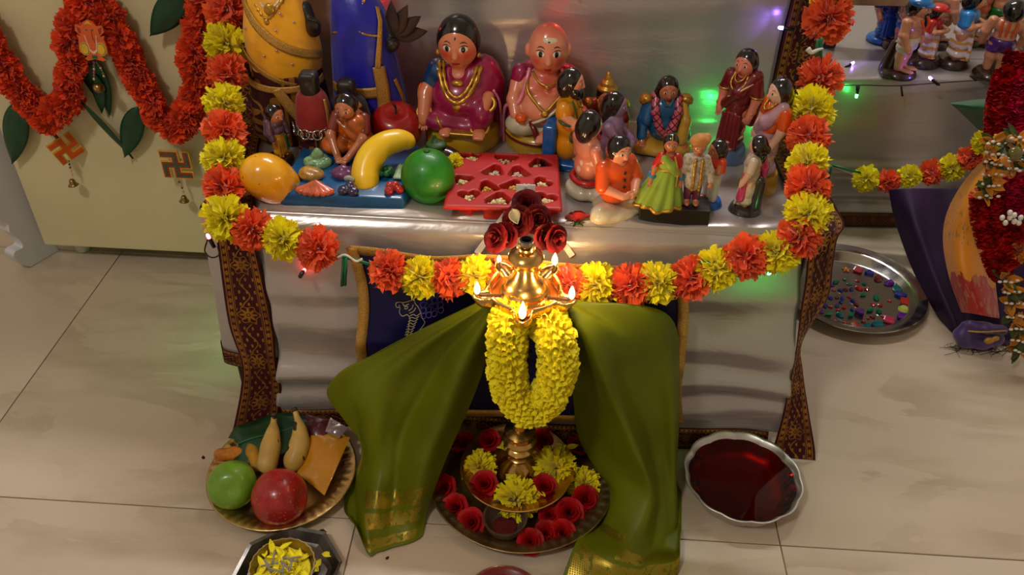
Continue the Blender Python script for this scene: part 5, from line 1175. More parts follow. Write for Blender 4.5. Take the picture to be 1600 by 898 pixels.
def hand(w_, d, side, s=1.0):
    """palm and five fingers: wrist point, pointing direction, thumb-side direction (mm)"""
    w_, d, side = np.array(w_, float), np.array(d, float), np.array(side, float); d /= np.linalg.norm(d); side = side - d * (side @ d); side /= np.linalg.norm(side)
    up = np.cross(side, d); out = [E(*(w_ + d * 5 * s), 5.5 * s, 5.5 * s, 5.5 * s)]
    for k, (o, L) in enumerate(((-4.4, 6.5), (-1.5, 8.4), (1.5, 8.8), (4.4, 7.6))):
        a = w_ + d * 6.5 * s + side * o * s; m_ = a + d * L * .55 * s; out += [('w', K(a, m_, 1.55 * s, 1.4 * s), .5), ('w', K(m_, a + d * L * s - up * 2.2 * s, 1.4 * s, 1.15 * s), .5)]
    a = w_ + d * 3 * s + side * 4.8 * s; m_ = w_ + d * 6.5 * s + side * 8.2 * s; out += [('w', K(a, m_, 1.8 * s, 1.6 * s), .8), ('w', K(m_, m_ + d * 4 * s, 1.6 * s, 1.3 * s), .5)]; return out
def neckl(root, name, pts_, r, m=None, n=26, beads_=False):
    S = spline(np.array(pts_, float) * .001, n); rad = r * .001 * (1 + (.35 * np.sin(np.arange(n) * 2.2) if beads_ else 0)); q = MB(); q.tube(S, rad, 7); return q.build(name, m or M_GOLD, root)
def ring(root, name, c, R, r, m=None, rot=None, flat_=1.0):
    a = np.linspace(0, 2 * PI, 25)[:-1]; P = np.stack([R * np.cos(a), R * flat_ * np.sin(a), 0 * a], 1) @ rotm(rot).T + np.array(c); q = MB(); q.tube(P * .001, r * .001, 7, closed=True); return q.build(name, m or M_GOLD, root)
def pedestal(root, prof, m, name='pedestal', sy=1.0):
    q = MB(); q.lathe([(r * .001, z * .001) for r, z in prof], 40); q.v[0][:, 1] *= sy; return q.build(name, m, root, auto=50)

# ---------------------------------------------------------------- big seated lady
L = thing('seated_lady_doll', 'large seated lady doll in magenta sari with gold necklaces on yellow base', 'doll', (-.137, 1.186, TOP), rz=-4)
hc, hr0 = (-3, -6, 155), (30, 28, 35)
pedestal(L, [(0, 0), (56, 0), (58, 4), (57, 24), (55, 27), (54, 31), (0, 33)], DYEL)
skinL = blush_light_mat('lady_skin', (214, 128, 88), [((-19, -30, 146), 15), ((14, -30, 146), 15), ((-3, -30, 122), 12)], (200, 40, 34))
solid(L, 'body', [E(*hc, *hr0), nose(hc, hr0), K((-3, -2, 130), (0, 0, 108), 14, 16), E(0, -4, 104, 28, 18, 14), CH([(-44, -2, 96), (-52, -14, 76), (-51, -40, 54)], [12, 12, 9]), hand((-51, -42, 52), (.05, -.5, -1), (1, 0, 0), 1.25), hand((40, -42, 74), (-.2, -.6, -.9), (-1, 0, 0), 1.25), K((44, -26, 84), (40, -42, 74), 9, 8),
                  E(34, -52, 38, 10, 12, 6), [K((29 + 4 * i, -58, 37), (29 + 4 * i, -66, 36), 2.4, 2) for i in range(4)], E(-16, -50, 38, 9, 14, 7, (0, 0, 20)), [K((-12 - 3.5 * i, -58, 38), (-10 - 3.5 * i, -65, 37), 2.2, 2) for i in range(4)]], skinL, h=1.05, k=5)
solid(L, 'sari', [E(0, -8, 76, 44, 40, 36), E(2, 0, 104, 40, 24, 22), E(30, 8, 92, 30, 30, 42), E(4, 24, 70, 54, 28, 60), E(36, -34, 60, 17, 22, 25, (20, 0, 0)), E(-28, -34, 46, 30, 22, 15, (0, 0, -12)), E(10, -30, 42, 34, 22, 12), K((46, 16, 90), (56, 8, 20), 14, 8), E(0, 30, 40, 54, 22, 40), NEG(E(-3, -30, 122, 16, 22, 16))], MAG, h=1.7, k=9)
solid(L, 'blouse_sleeve', [CH([(-36, 2, 110), (-48, -6, 84)], [16, 13.5]), E(-30, 0, 108, 16, 18, 14)], DBLU, h=1.6, k=6)
solid(L, 'hair', hair_cap(hc, hr0, 0) + [E(-3, 18, 140, 22, 16, 22)], HAIR, h=1.4, k=3)
face(L, hc, hr0, 0, IRIS, big=True, eye=1.25)
for nm_, r_, w_ in (('necklace', 22, 2.6), ('necklace', 28, 3.4)):
    d_ = 34 if r_ > 25 else 22; neckl(L, nm_, [(-r_ - 3, -6, 126), (-r_ + 1, -27, 112), (-r_ * .55, -41, 108 - d_ * .55), (0, -47, 106 - d_ * .72), (r_ * .55, -41, 108 - d_ * .55), (r_, -29, 113), (r_ + 3, -12, 126)], w_, beads_=True)
solid(L, 'pendant', [E(0, -45, 80, 7, 4, 6), E(0, -46, 73, 5, 4, 5), E(-5, -45, 75, 3, 3, 3), E(5, -45, 75, 3, 3, 3), E(0, -46, 68, 3, 3, 3)], M_GOLD, h=1, k=1.5); solid(L, 'choker', [E(0, -34, 106, 9, 5, 5)], M_GOLD, h=1)
ring(L, 'sleeve_band', (-50, -9, 82), 13.5, 3.2, rot=(30, -12, 0)); ring(L, 'bangle', (-51, -36, 58), 10.5, 2, rot=(45, 0, 0)); ring(L, 'bangle', (44, -36, 78), 11, 3, rot=(50, 0, -10)); ring(L, 'anklet', (34, -46, 44), 13, 2.6, rot=(40, 0, 0)); ring(L, 'anklet', (-26, -46, 46), 11, 2.4, rot=(0, 70, 20))
solid(L, 'sari_hem', [B(6, -54, 36, 26, 8, 4, 2)], M_GOLD, h=1.3); neckl(L, 'sari_edge', [(-36, -2, 126), (-50, 8, 100), (-57, 16, 60), (-58, 20, 10)], 2.2, PINK); neckl(L, 'sari_edge', [(50, -18, 92), (58, -10, 70), (60, 0, 30), (59, 4, 4)], 2.2, PINK)
for sx in (-1, 1): solid(L, 'earring', [E(hc[0] + sx * 30, -8, 140, 3.5, 3.5, 4)], M_GOLD, h=.9)

# ---------------------------------------------------------------- big seated bald man
Mn = thing('seated_man_doll', 'large bald seated man doll with magenta shawl and gold chain on yellow base', 'doll', (-.015, 1.188, TOP), rz=2)
hc, hr0 = (4, -6, 152), (29, 28, 37)
pedestal(Mn, [(0, 0), (55, 0), (57, 4), (56, 18), (57.5, 19), (57.5, 24), (55, 25), (53, 31), (0, 33)], DYEL)
q = MB(); q.lathe([(.0566, .0185), (.0582, .0195), (.0582, .0235), (.0562, .0245)], 40); q.build('pedestal_stripe', MAROON, Mn)
skinM = blush_light_mat('man_skin', (224, 138, 106), [((-15, -30, 140), 14), ((22, -30, 140), 14), ((4, -4, 190), 34), ((4, -24, 108), 30), ((4, -30, 120), 10)], (206, 44, 40))  # spot on the bald crown paints in red bulb light from above
solid(Mn, 'body', [E(*hc, *hr0), nose(hc, hr0), K((4, -3, 128), (0, 0, 106), 15, 18), E(0, -6, 98, 36, 24, 22), E(0, -16, 68, 38, 36, 30), E(-15, -24, 96, 15, 10, 10), E(17, -24, 96, 15, 10, 10), CH([(-38, -2, 98), (-44, -20, 78), (-40, -36, 62)], [12, 10, 9]), hand((-38, -40, 58), (.6, -.6, -.3), (0, 0, 1), 1.2), CH([(40, -2, 98), (46, -20, 74), (38, -36, 60)], [12, 10, 9]), hand((36, -40, 58), (-.8, -.5, -.3), (0, 0, 1), 1.2),
                   E(2, -54, 38, 8, 15, 7, (0, 0, -15)), [K((2 - 3 * i, -64, 38), (0 - 3 * i, -71, 36), 2.2, 2) for i in range(4)], E(4 - 30, -8, 150, 4, 6, 9), E(4 + 30, -8, 150, 4, 6, 9)], skinM, h=1.05, k=5)
solid(Mn, 'shawl', [E(0, 18, 98, 48, 22, 26), E(0, 24, 64, 56, 24, 60), K((-34, 0, 112), (-52, -4, 20), 14, 9), K((34, 0, 112), (52, -4, 20), 14, 9), E(0, 30, 34, 52, 20, 34), NEG(E(0, -40, 90, 40, 44, 60))], MAG, h=1.7, k=9)
neckl(Mn, 'shawl_edge', [(-22, -12, 124), (-26, -22, 110), (-32, -30, 90), (-40, -32, 76), (-56, -18, 66), (-59, -10, 30), (-58, -8, 3)], 2.6, PINK); neckl(Mn, 'shawl_edge', [(24, -10, 124), (30, -20, 108), (40, -26, 92), (56, -12, 66), (59, -8, 20)], 2.6, PINK)
solid(Mn, 'dhoti', [E(-30, -34, 46, 26, 22, 17), E(30, -34, 46, 26, 22, 17), E(0, -26, 40, 36, 24, 10)], CREAM, h=1.5, k=6)
ring(Mn, 'dhoti_border', (-14, -48, 42), 13, 4, MAROON, (0, 72, 20)); ring(Mn, 'dhoti_border', (-15, -49, 42), 13, 2.4, M_GOLD, (0, 72, 26)); ring(Mn, 'dhoti_border', (22, -50, 40), 15, 4, MAROON, (60, 20, 0)); ring(Mn, 'dhoti_border', (22, -52, 41), 15, 2.4, M_GOLD, (60, 20, 0))
solid(Mn, 'fruit', [E(-32, -52, 64, 9, 9, 8)], ORG, h=1.2); neckl(Mn, 'gold_chain', [(-25, -10, 118), (-24, -34, 100), (-12, -46, 86), (2, -53, 76), (15, -46, 86), (28, -34, 100), (28, -10, 118)], 2.6); neckl(Mn, 'necklace', [(-18, -12, 120), (-9, -30, 112), (4, -36, 108), (17, -30, 112), (25, -12, 120)], 1.9); solid(Mn, 'pendant', [E(2, -55, 72, 6, 3.5, 6)], M_GOLD, h=1); solid(Mn, 'pendant', [E(4, -38, 106, 4, 3, 4)], M_GOLD, h=1)
neckl(Mn, 'sacred_thread', [(31, -30, 98), (24, -46, 84), (6, -55, 68), (-16, -52, 56), (-32, -44, 50)], 2.2, CREAM)
face(Mn, hc, hr0, 0, None, big=True, eye=1.25)
decal(Mn, 'forehead_ash', CREAM, hc, hr0, 4, 34, 26, 7, 1.03); decal(Mn, 'forehead_dot', IRIS, hc, hr0, 0, 30, 4, 2, 1.05)

# ---------------------------------------------------------------- seated / standing doll helpers
def simple_head(root, c, r, skin, yaw=0, hair=HAIR, bindi=None, extra_hair=(), tilt=0, **kw):
    o = solid(root, 'hair', hair_cap(c, r, yaw, **kw) + list(extra_hair), hair, h=1.0, k=2); face(root, c, r, yaw, bindi, tilt=tilt)
    return o
def doll(label, x, y, rz, name='clay_doll', group=None, tilt=0, z=TOP): return thing(name, label, 'doll', (x, y, z), rot=(0, math.radians(tilt), math.radians(rz)), group=group)

# bearded man in yellow on blue base
d = doll('bearded clay man in yellow robe standing on blue base, facing right', .022, 1.122, 78)
hc, hr0 = (0, -4, 130), (15, 15, 18)
solid(d, 'pedestal', [B(0, 6, 6, 26, 28, 6, 4), B(0, 22, 34, 22, 10, 34, 6)], BLU, h=1.6, k=4)
solid(d, 'body', [E(*hc, *hr0), nose(hc, hr0), K((0, 0, 116), (0, 2, 104), 8, 9), CH([(-24, 0, 88), (-24, -16, 76), (-6, -30, 76)], [7.5, 7, 5.5]), CH([(24, 0, 88), (24, -16, 76), (6, -30, 76)], [7.5, 7, 5.5]), hand((-4, -31, 77), (1, -.4, .4), (0, 0, 1), .7), hand((4, -31, 77), (-1, -.4, .4), (0, 0, 1), .7), E(-8, -22, 14, 6, 10, 4), E(8, -22, 14, 6, 10, 4)], SK1, h=1.2, k=4)
solid(d, 'robe', [E(0, 0, 92, 22, 17, 20), E(-20, 2, 92, 11, 12, 17), E(20, 2, 92, 11, 12, 17), E(0, -2, 66, 20, 18, 26), E(0, -2, 34, 19, 19, 28), E(0, -12, 78, 15, 10, 14)], paint('robe_yellow', (222, 142, 10)), h=1.4, k=5)
simple_head(d, hc, hr0, SK1, extra_hair=[E(0, 6, 124, 16, 13, 20), E(0, -14, 114, 8, 7, 10), E(-9, -9, 118, 5, 7, 9), E(9, -9, 118, 5, 7, 9)])
ring(d, 'sleeve_band', (-22, -3, 80), 11.5, 1.8, GRN, (15, 0, 0)); ring(d, 'sleeve_band', (22, -3, 80), 11.5, 1.8, GRN, (15, 0, 0)); neckl(d, 'trim', [(-14, -8, 108), (-16, -14, 95), (-14, -17, 82)], 1.5, GRN); neckl(d, 'trim', [(-17, -10, 62), (-19, -10, 48), (-12, -18, 46), (-12, -18, 58)], 1.5, GRN); neckl(d, 'necklace', [(-9, -8, 110), (-5, -17, 98), (0, -20, 94), (5, -17, 98), (9, -8, 110)], 1.4, beads_=True)

def sitter(label, x, y, rz, skin, cloth_m, H=118, shirt=None, bare=False, tilt=0, leg_m=CREAM, arms='lap', hc=None, hr0=(15, 15, 18), sleeves=True, **kw):
    d = doll(label, x, y, rz, tilt=tilt); s = H / 118.0; hc = hc or (0, -2, H - 18)
    arm = [CH([(-22, 2, 76 * s), (-27, -10, 54 * s), (-9, -30, 46 * s)], [7.5, 7, 5]), CH([(22, 2, 76 * s), (27, -10, 54 * s), (9, -30, 46 * s)], [7.5, 7, 5]), hand((-7, -31, 46 * s), (1, -.3, .1), (0, 0, 1), .75), hand((7, -31, 46 * s), (-1, -.3, .1), (0, 0, 1), .75)] if arms == 'lap' else [CH([(-24, 2, 76 * s), (-30, -4, 50 * s), (-32, -18, 26)], [8, 7, 5.5]), CH([(24, 2, 76 * s), (30, -4, 50 * s), (32, -18, 26)], [8, 7, 5.5]), hand((-32, -19, 25), (0, -.8, -.6), (1, 0, 0), .75), hand((32, -19, 25), (0, -.8, -.6), (-1, 0, 0), .75)]
    tors = [E(0, 0, 70 * s, 23, 16, 20), E(0, -1, 46 * s, 21, 17, 24)]
    solid(d, 'body', [E(*hc, *hr0), nose(hc, hr0), K((0, 0, hc[2] - 12), (0, 0, 78 * s), 8, 9), arm] + tors, skin, h=1.2, k=4)
    if shirt: solid(d, 'shirt', [E(0, 0, 70 * s, 25, 18, 21), E(0, -1, 44 * s, 23.5, 19.5, 25)] + ([CH([(-21, 2, 77 * s), (-27.5, -9, 55 * s)], [10, 9.5]), CH([(21, 2, 77 * s), (27.5, -9, 55 * s)], [10, 9.5])] if sleeves else []) + [NEG(E(0, -14, 92 * s, 9, 12, 10))], shirt, h=1.3, k=4)
    solid(d, 'folded_legs', [E(-22, -10, 13, 24, 17, 13, (0, 0, 22)), E(22, -10, 13, 24, 17, 13, (0, 0, -22)), E(0, -20, 10, 28, 13, 9), E(0, 8, 13, 26, 18, 13)], leg_m, h=1.4, k=5)
    return d, hc, hr0
# bare-chested man seated, back half turned
patchy = paint('skin_worn', (214, 132, 104)); 
mm, t, bb = newmat('worn_skin'); setp(bb, (212, 128, 100), .32, coat=.4); f_ = X(t, noise(t, coords(t), 70, 2)).gt(.64); t.links.new(mixc(t, f_, (212, 128, 100), (226, 190, 176)), bb.inputs['Base Color'])
d, hc, hr0 = sitter('bare-chested clay man with red sash sitting with his back half turned', .050, 1.034, 118, mm, None, H=128, arms='side', hr0=(15, 15, 18))
simple_head(d, hc, hr0, SK1, extra_hair=[E(0, 8, hc[2] - 6, 15, 12, 20)]); ring(d, 'sash', (0, -1, 30), 21.5, 4.5, RED, flat_=.84); decal(d, 'chest_mark', RED, (0, 0, 89), (25, 17, 21), 0, 0, 12, 12, 1.03)
# lavender-skinned man with long hair
d, hc, hr0 = sitter('lavender-skinned clay man with long dark hair facing right', .086, 1.116, 80, LAV, None, H=118, arms='lap', leg_m=paint('pale_lilac', (168, 150, 158)))
simple_head(d, hc, hr0, LAV, extra_hair=[E(0, 10, hc[2] - 12, 15, 10, 26), E(0, 12, hc[2] - 34, 11, 7, 18)])
# crowned figure behind
d, hc, hr0 = sitter('crowned clay figure in red and gold half hidden behind the lavender man', .080, 1.2, 5, SK2, None, H=92, shirt=MAROON, leg_m=DBLU, arms='side')
simple_head(d, hc, hr0, SK2); solid(d, 'crown', [E(0, 0, hc[2] + 13, 16, 15, 7), E(0, 0, hc[2] + 20, 11, 11, 8), E(0, 0, hc[2] + 28, 6, 6, 7), E(0, 0, hc[2] + 35, 3.5, 3.5, 4)], M_GOLD, h=1, k=3)
for sx in (-1, 1): solid(d, 'shoulder_ornament', [E(sx * 27, -2, 64, 8, 9, 8), E(sx * 32, -2, 60, 5, 6, 5)], M_GOLD, h=1.2)
neckl(d, 'garland', [(-14, -8, 72), (-10, -18, 56), (0, -21, 48), (10, -18, 56), (14, -8, 72)], 2.2, M_GOLD, beads_=True)
# boy in orange shirt
d, hc, hr0 = sitter('clay boy in orange buttoned shirt sitting cross-legged with joined hands', .088, .992, 34, SK1, None, H=116, shirt=ORG)
solid(d, 'hair', hair_cap(hc, hr0, 0, back=.12) + [E(0, 8, hc[2] - 4, 14, 10, 15)], HAIR, h=1, k=2); face(d, hc, hr0, 0, LIPS)
for z in (72, 62, 52): solid(d, 'button', [E(0, -18.4 - (72 - z) * .08, z, 2.4, 1.6, 2.4)], HAIR, h=.7)
# man with gold epaulettes and checked shawl
chk, t, bb = newmat('checked_shawl'); setp(bb, (206, 84, 96), .4, coat=.3); sp_ = t.nodes.new('ShaderNodeSeparateXYZ'); t.links.new(coords(t), sp_.inputs[0]); xx, zz = X(t, sp_.outputs[0]), X(t, sp_.outputs[2]); g_ = (((xx + zz) * 90.0).mod(1.0).lt(.2)).max(((xx - zz) * 90.0).mod(1.0).lt(.2)); t.links.new(mixc(t, g_, (206, 84, 96), (44, 20, 44)), bb.inputs['Base Color'])
d, hc, hr0 = sitter('long-haired clay man in blue shirt with gold epaulettes and checked shawl', .166, 1.176, 4, SK2, None, H=118, shirt=paint('teal_blue', (10, 84, 128)), arms='side', leg_m=paint('dhoti_yellow', (196, 150, 46)))
solid(d, 'hair', hair_cap(hc, hr0, 0) + [E(-14, 0, hc[2] - 10, 6, 9, 14), E(14, 0, hc[2] - 10, 6, 9, 14), E(0, 10, hc[2] - 6, 16, 9, 18)], HAIR, h=1, k=2.5); face(d, hc, hr0, 0, LIPS)
solid(d, 'sleeves', [CH([(-24, 2, 78), (-31, -4, 52), (-33, -16, 32)], [10, 9, 7.5]), CH([(24, 2, 78), (31, -4, 52), (33, -16, 32)], [10, 9, 7.5])], paint('teal_blue', (10, 84, 128)), h=1.2, k=4)
solid(d, 'shawl', [CH([(-16, -2, 90), (-17, -16, 72), (-10, -22, 50), (-2, -22, 38)], [6, 6, 6, 5]), CH([(16, -2, 90), (17, -16, 72), (10, -22, 50), (2, -22, 38)], [6, 6, 6, 5]), CH([(-16, 0, 90), (0, 10, 92), (16, 0, 90)], [6, 6, 6])], chk, h=1.2, k=3)
for sx in (-1, 1): solid(d, 'epaulette', [E(sx * 29, 0, 86, 9, 10, 7), E(sx * 35, 0, 82, 5, 8, 5)], M_GOLD, h=1.2, k=3)
solid(d, 'yellow_drape', [CH([(26, -4, 80), (30, -14, 56), (26, -20, 30)], [5, 8, 10])], paint('dhoti_yellow', (196, 150, 46)), h=1.3); solid(d, 'collar', [K((-3, -17, 82), (-8, -12, 90), 2.5, 2), K((3, -17, 82), (8, -12, 90), 2.5, 2)], paint('teal_blue', (10, 84, 128)), h=.9)

def stander(label, x, y, rz, H, skin, skirt_m, top_m, base_m, base_r=22, base_h=16, hr0=None, tilt=0, w=1.0, hair_extra=(), bindi=None, sari=None, z=TOP, bare=False, legs=False, group=None, arms='side', back_pillar=None, fc=True, name='clay_doll', hairm=None, h=1.2):
    """standing clay doll on its pedestal"""
    d = doll(label, x, y, rz, tilt=tilt, z=z, group=group, name=name); s = (H - base_h) / 150.0; b0 = base_h; hr0 = hr0 or (15 * s * 1.05, 14.5 * s * 1.05, 18 * s * 1.05); f = lambda z_: b0 + z_ * s; q = w * s
    hc = (0, -2 * s, H - hr0[2]); sh = 108
    if arms == 'side': ar = [CH([(-24 * q, 2, f(sh)), (-29 * q, 0, f(82)), (-27 * q, -10 * q, f(58))], [7.5 * s, 7 * s, 5.5 * s]), CH([(24 * q, 2, f(sh)), (29 * q, 0, f(82)), (27 * q, -10 * q, f(58))], [7.5 * s, 7 * s, 5.5 * s]), hand((-27 * q, -11 * q, f(57)), (.1, -.3, -1), (1, -.3, 0), .78 * s), hand((27 * q, -11 * q, f(57)), (-.1, -.3, -1), (-1, -.3, 0), .78 * s)]
    else: ar = [CH([(-24 * q, 2, f(sh)), (-29 * q, -4, f(84)), (-6 * q, -26 * q, f(84))], [7.5 * s, 7 * s, 5.5 * s]), CH([(24 * q, 2, f(sh)), (29 * q, -4, f(84)), (6 * q, -26 * q, f(84))], [7.5 * s, 7 * s, 5.5 * s]), hand((-5 * q, -27 * q, f(84)), (1, -.4, .2), (0, 0, 1), .78 * s), hand((5 * q, -27 * q, f(84)), (-1, -.4, .2), (0, 0, 1), .78 * s)]
    lg = [CH([(-9 * q, 0, f(60)), (-9 * q, 0, f(30)), (-8 * q, 0, f(4))], [11 * s, 8.5 * s, 6 * s]), CH([(9 * q, 0, f(60)), (9 * q, 0, f(30)), (8 * q, 0, f(4))], [11 * s, 8.5 * s, 6 * s])]
    solid(d, 'body', [E(*hc, *hr0), nose(hc, hr0), K((0, 0, hc[2] - hr0[2] * .6), (0, 0, f(110)), 7.5 * s, 9 * s), ar, E(0, 0, f(98), 22 * q, 14 * s, 18 * s), E(0, -1, f(76), 17 * q, 14 * s, 20 * s), lg, E(-8 * q, -14 * s, f(3), 6 * s, 11 * s, 4 * s), E(8 * q, -14 * s, f(3), 6 * s, 11 * s, 4 * s)], skin, h=h, k=4 * s)
    if top_m: solid(d, 'top', [E(0, -1, f(99), 24 * q, 16 * s, 19 * s), E(0, -2, f(78), 19 * q, 16 * s, 18 * s), CH([(-23 * q, 2, f(sh)), (-28.5 * q, 1, f(88))], [9.5 * s, 9 * s]), CH([(23 * q, 2, f(sh)), (28.5 * q, 1, f(88))], [9.5 * s, 9 * s]), NEG(E(0, -12 * s, f(122), 9 * s, 12 * s, 10 * s))], top_m, h=h, k=4 * s)
    if skirt_m: solid(d, 'skirt' if sari else 'waistcloth', [E(0, -1, f(66), 19 * q, 16 * s, 18 * s), E(0, -1, f(40), 19 * q, 17 * s, 34 * s), E(0, -2, f(14), 20 * q, 18 * s, 15 * s)] + [K((-14 * q + 7 * i * q, -16 * s, f(56)), (-15 * q + 8 * i * q, -19 * s, f(6)), 2.4 * s, 3.2 * s) for i in range(5)] if not legs else [E(0, -1, f(64), 20 * q, 16 * s, 15 * s), E(-9 * q, -1, f(50), 12 * q, 13 * s, 15 * s), E(9 * q, -1, f(50), 12 * q, 13 * s, 15 * s)], skirt_m, h=h, k=3.5 * s)
    if base_m: pedestal(d, [(0, 0), (base_r, 0), (base_r + 1, 3), (base_r, base_h * .5), (base_r - 1, base_h * .75), (base_r - 3, base_h), (0, base_h + 1)], base_m)
    solid(d, 'hair', hair_cap(hc, hr0, 0) + [E(0, hr0[1] * .35, hc[2] - hr0[2] * .2, hr0[0], hr0[1] * .85, hr0[2])] + list(hair_extra(hc, hr0, s) if callable(hair_extra) else []), hairm or HAIR, h=h * .9, k=2)
    if fc: face(d, hc, hr0, 0, bindi)
    return d, f, s, q, hc, hr0
bun = lambda c, r, s: [E(0, r[1] * 1.05, c[2] - 4 * s, 9 * s, 8 * s, 9 * s), E(0, r[1] * .8, c[2] - 18 * s, 9 * s, 7 * s, 18 * s)]
braid = lambda c, r, s: [E(0, r[1] * .9, c[2] - 14 * s, 11 * s, 9 * s, 22 * s), E(4 * s, r[1] * .9, c[2] - 44 * s, 8 * s, 7 * s, 20 * s)]
# maroon sari
d, f, s, q, hc, hr0 = stander('tall clay woman in maroon sari on grey-blue base near the backdrop', .268, 1.16, -38, 170, SK3, MAROON, MAROON, GREYB, 24, 24, hair_extra=bun, bindi=LIPS, sari=True, w=.92)
solid(d, 'pallu', [CH([(18 * q, 0, f(114)), (4 * q, -15 * s, f(92)), (-18 * q, -8 * s, f(66))], [9, 9, 8]), CH([(20 * q, 4, f(114)), (24 * q, 12, f(80)), (20 * q, 14, f(40))], [9, 9, 8])], MAROON, h=1.3, k=6)
neckl(d, 'pallu_edge', [(22 * q, -8 * s, f(108)), (8 * q, -22 * s, f(96)), (-8 * q, -19 * s, f(84)), (-22 * q, -8 * s, f(74))], 1.6, SK4); neckl(d, 'hem_line', [(-20 * q, -6, f(22)), (-8 * q, -19 * s, f(14)), (10 * q, -19 * s, f(14)), (21 * q, -4, f(22))], 1.8, SK4); neckl(d, 'necklace', [(-8, -6, f(120)), (-6, -15 * s, f(112)), (0, -18 * s, f(108)), (6, -15 * s, f(112)), (8, -6, f(120))], 1.2); neckl(d, 'long_necklace', [(-10, -6, f(118)), (-10, -17 * s, f(104)), (0, -21 * s, f(95)), (10, -17 * s, f(104)), (10, -6, f(118))], 1.5, beads_=True)
for sx in (-1, 1): ring(d, 'bangle', (sx * 27.5 * q, -7 * q, f(65)), 6.4 * s, 1.2, rot=(25, 0, 0)); ring(d, 'armlet', (sx * 28.5 * q, 1, f(87)), 9.6 * s, 1.6)
# lavender skirt, orange blouse, long braid
d, f, s, q, hc, hr0 = stander('clay woman with long braid, orange blouse and lavender sari leaning on yellow base', .298, 1.078, -72, 168, SK4, paint('lilac_sari', (184, 140, 156)), ORG, DYEL, 26, 30, hair_extra=braid, bindi=LIPS, sari=True, w=.95, tilt=2)
solid(d, 'pallu', [CH([(18 * q, 0, f(114)), (6 * q, -15 * s, f(88)), (-16 * q, -10 * s, f(66))], [8, 9, 9])], paint('lilac_sari', (184, 140, 156)), h=1.3, k=6); neckl(d, 'necklace', [(-9, -6, f(119)), (-6, -16 * s, f(110)), (0, -19 * s, f(105)), (6, -16 * s, f(110)), (9, -6, f(119))], 1.5, beads_=True); solid(d, 'skirt_flare', [E(0, -4, f(8), 23, 22, 12)], paint('lilac_sari', (184, 140, 156)), h=1.4)
# cream sari woman, back turned
d, f, s, q, hc, hr0 = stander('small clay woman in cream and pink sari turned away on dark base', .270, 1.010, -118, 116, SK4, paint('cream_sari', (202, 184, 160)), paint('cream_sari', (202, 184, 160)), paint('dark_base', (52, 44, 42)), 22, 13, hair_extra=bun, sari=True, w=.95)
solid(d, 'pallu', [CH([(-18 * q, 2, f(112)), (-22 * q, 12 * s, f(80)), (-16 * q, 16 * s, f(30))], [7, 7, 6])], paint('rose_pink', (206, 52, 110)), h=1.2, k=5); solid(d, 'back_support', [K((0, 12, 6), (0, 12, f(60)), 9, 7)], paint('dark_base', (52, 44, 42)), h=1.3); solid(d, 'pink_pleats', [CH([(14 * q, -8 * s, f(70)), (17 * q, -10 * s, f(20))], [5, 6])], paint('rose_pink', (206, 52, 110)), h=1.2)
# child in orange-red
d, f, s, q, hc, hr0 = stander('clay child in orange-red shirt and white trousers on blue base', .222, 1.024, -70, 100, SK2, WHITE, paint('coral', (216, 62, 24)), BLU, 18, 12, legs=True, w=.95, arms='front', hr0=(11.5, 11.5, 13.5))
solid(d, 'trousers', [CH([(-6, 0, f(56)), (-6, 0, f(6))], [8, 7]), CH([(6, 0, f(56)), (6, 0, f(6))], [8, 7])], WHITE, h=1.2, k=3)

# dancing couple on a black block
cp = thing('dancing_couple_doll', 'cloth-dressed dancing couple doll on black block, woman in green skirt', 'doll', (.169, .985, TOP), rz=-1)
q = MB(); q.box((0, 0, .0135), (.093, .036, .027), bev=.0012); q.build('block', mat('black_block', (22, 20, 20), .4), cp, smooth=False)
wx = -18; GSK = cloth('lime_silk', (132, 160, 38), .5); hc, hr0 = (wx + 2, 0, 114), (9.5, 9.5, 11.5)
solid(cp, 'woman_body', [E(*hc, *hr0), nose(hc, hr0), K((wx + 2, 2, 104), (wx + 3, 2, 96), 4.5, 5), E(wx + 3, 2, 86, 12, 9, 13), CH([(wx - 8, 2, 93), (wx - 14, 0, 78), (wx - 18, -6, 62)], [4.5, 4, 3]), CH([(wx + 14, 2, 93), (wx + 19, 0, 78), (wx + 20, -6, 62)], [4.5, 4, 3]), hand((wx - 18.5, -7, 61), (-.2, -.4, -1), (1, 0, 0), .5), hand((wx + 20, -7, 61), (0, -.4, -1), (-1, 0, 0), .5)], SK2, h=1, k=3)
solid(cp, 'woman_blouse', [E(wx + 3, 2, 88, 13, 10, 11), CH([(wx - 7, 2, 94), (wx - 13, 1, 82)], [5.5, 5.2]), CH([(wx + 13, 2, 94), (wx + 18, 1, 82)], [5.5, 5.2])], RED, h=1, k=3)
solid(cp, 'woman_hair', hair_cap(hc, hr0, 0) + [E(wx + 2, 6, 106, 8, 7, 14)], HAIR, h=.9, k=2); face(cp, hc, hr0, 0, None); neckl(cp, 'hair_jewel', [(wx + 2, -8, 122), (wx + 2, -3, 126), (wx + 2, 3, 126)], .8, n=10)
P = np.zeros((64, 26, 3))
for i in range(64):
    a = 2 * PI * i / 63
    for j in range(26):
        t_ = j / 25; r_ = 10 + 20 * t_ ** .8 + 3.0 * t_ * math.sin(11 * a + 1.5 * t_); cx_ = wx + 3 - 7 * t_; zz_ = 80 - 52 * t_ + 2.2 * t_ * math.sin(5 * a); P[i, j] = ((cx_ + 1.05 * r_ * math.cos(a)) * .001, (2 - 4 * t_ + .85 * r_ * math.sin(a)) * .001, zz_ * .001)
q = MB(); q.grid(P); q.build('skirt', GSK, cp, solid=.0006)
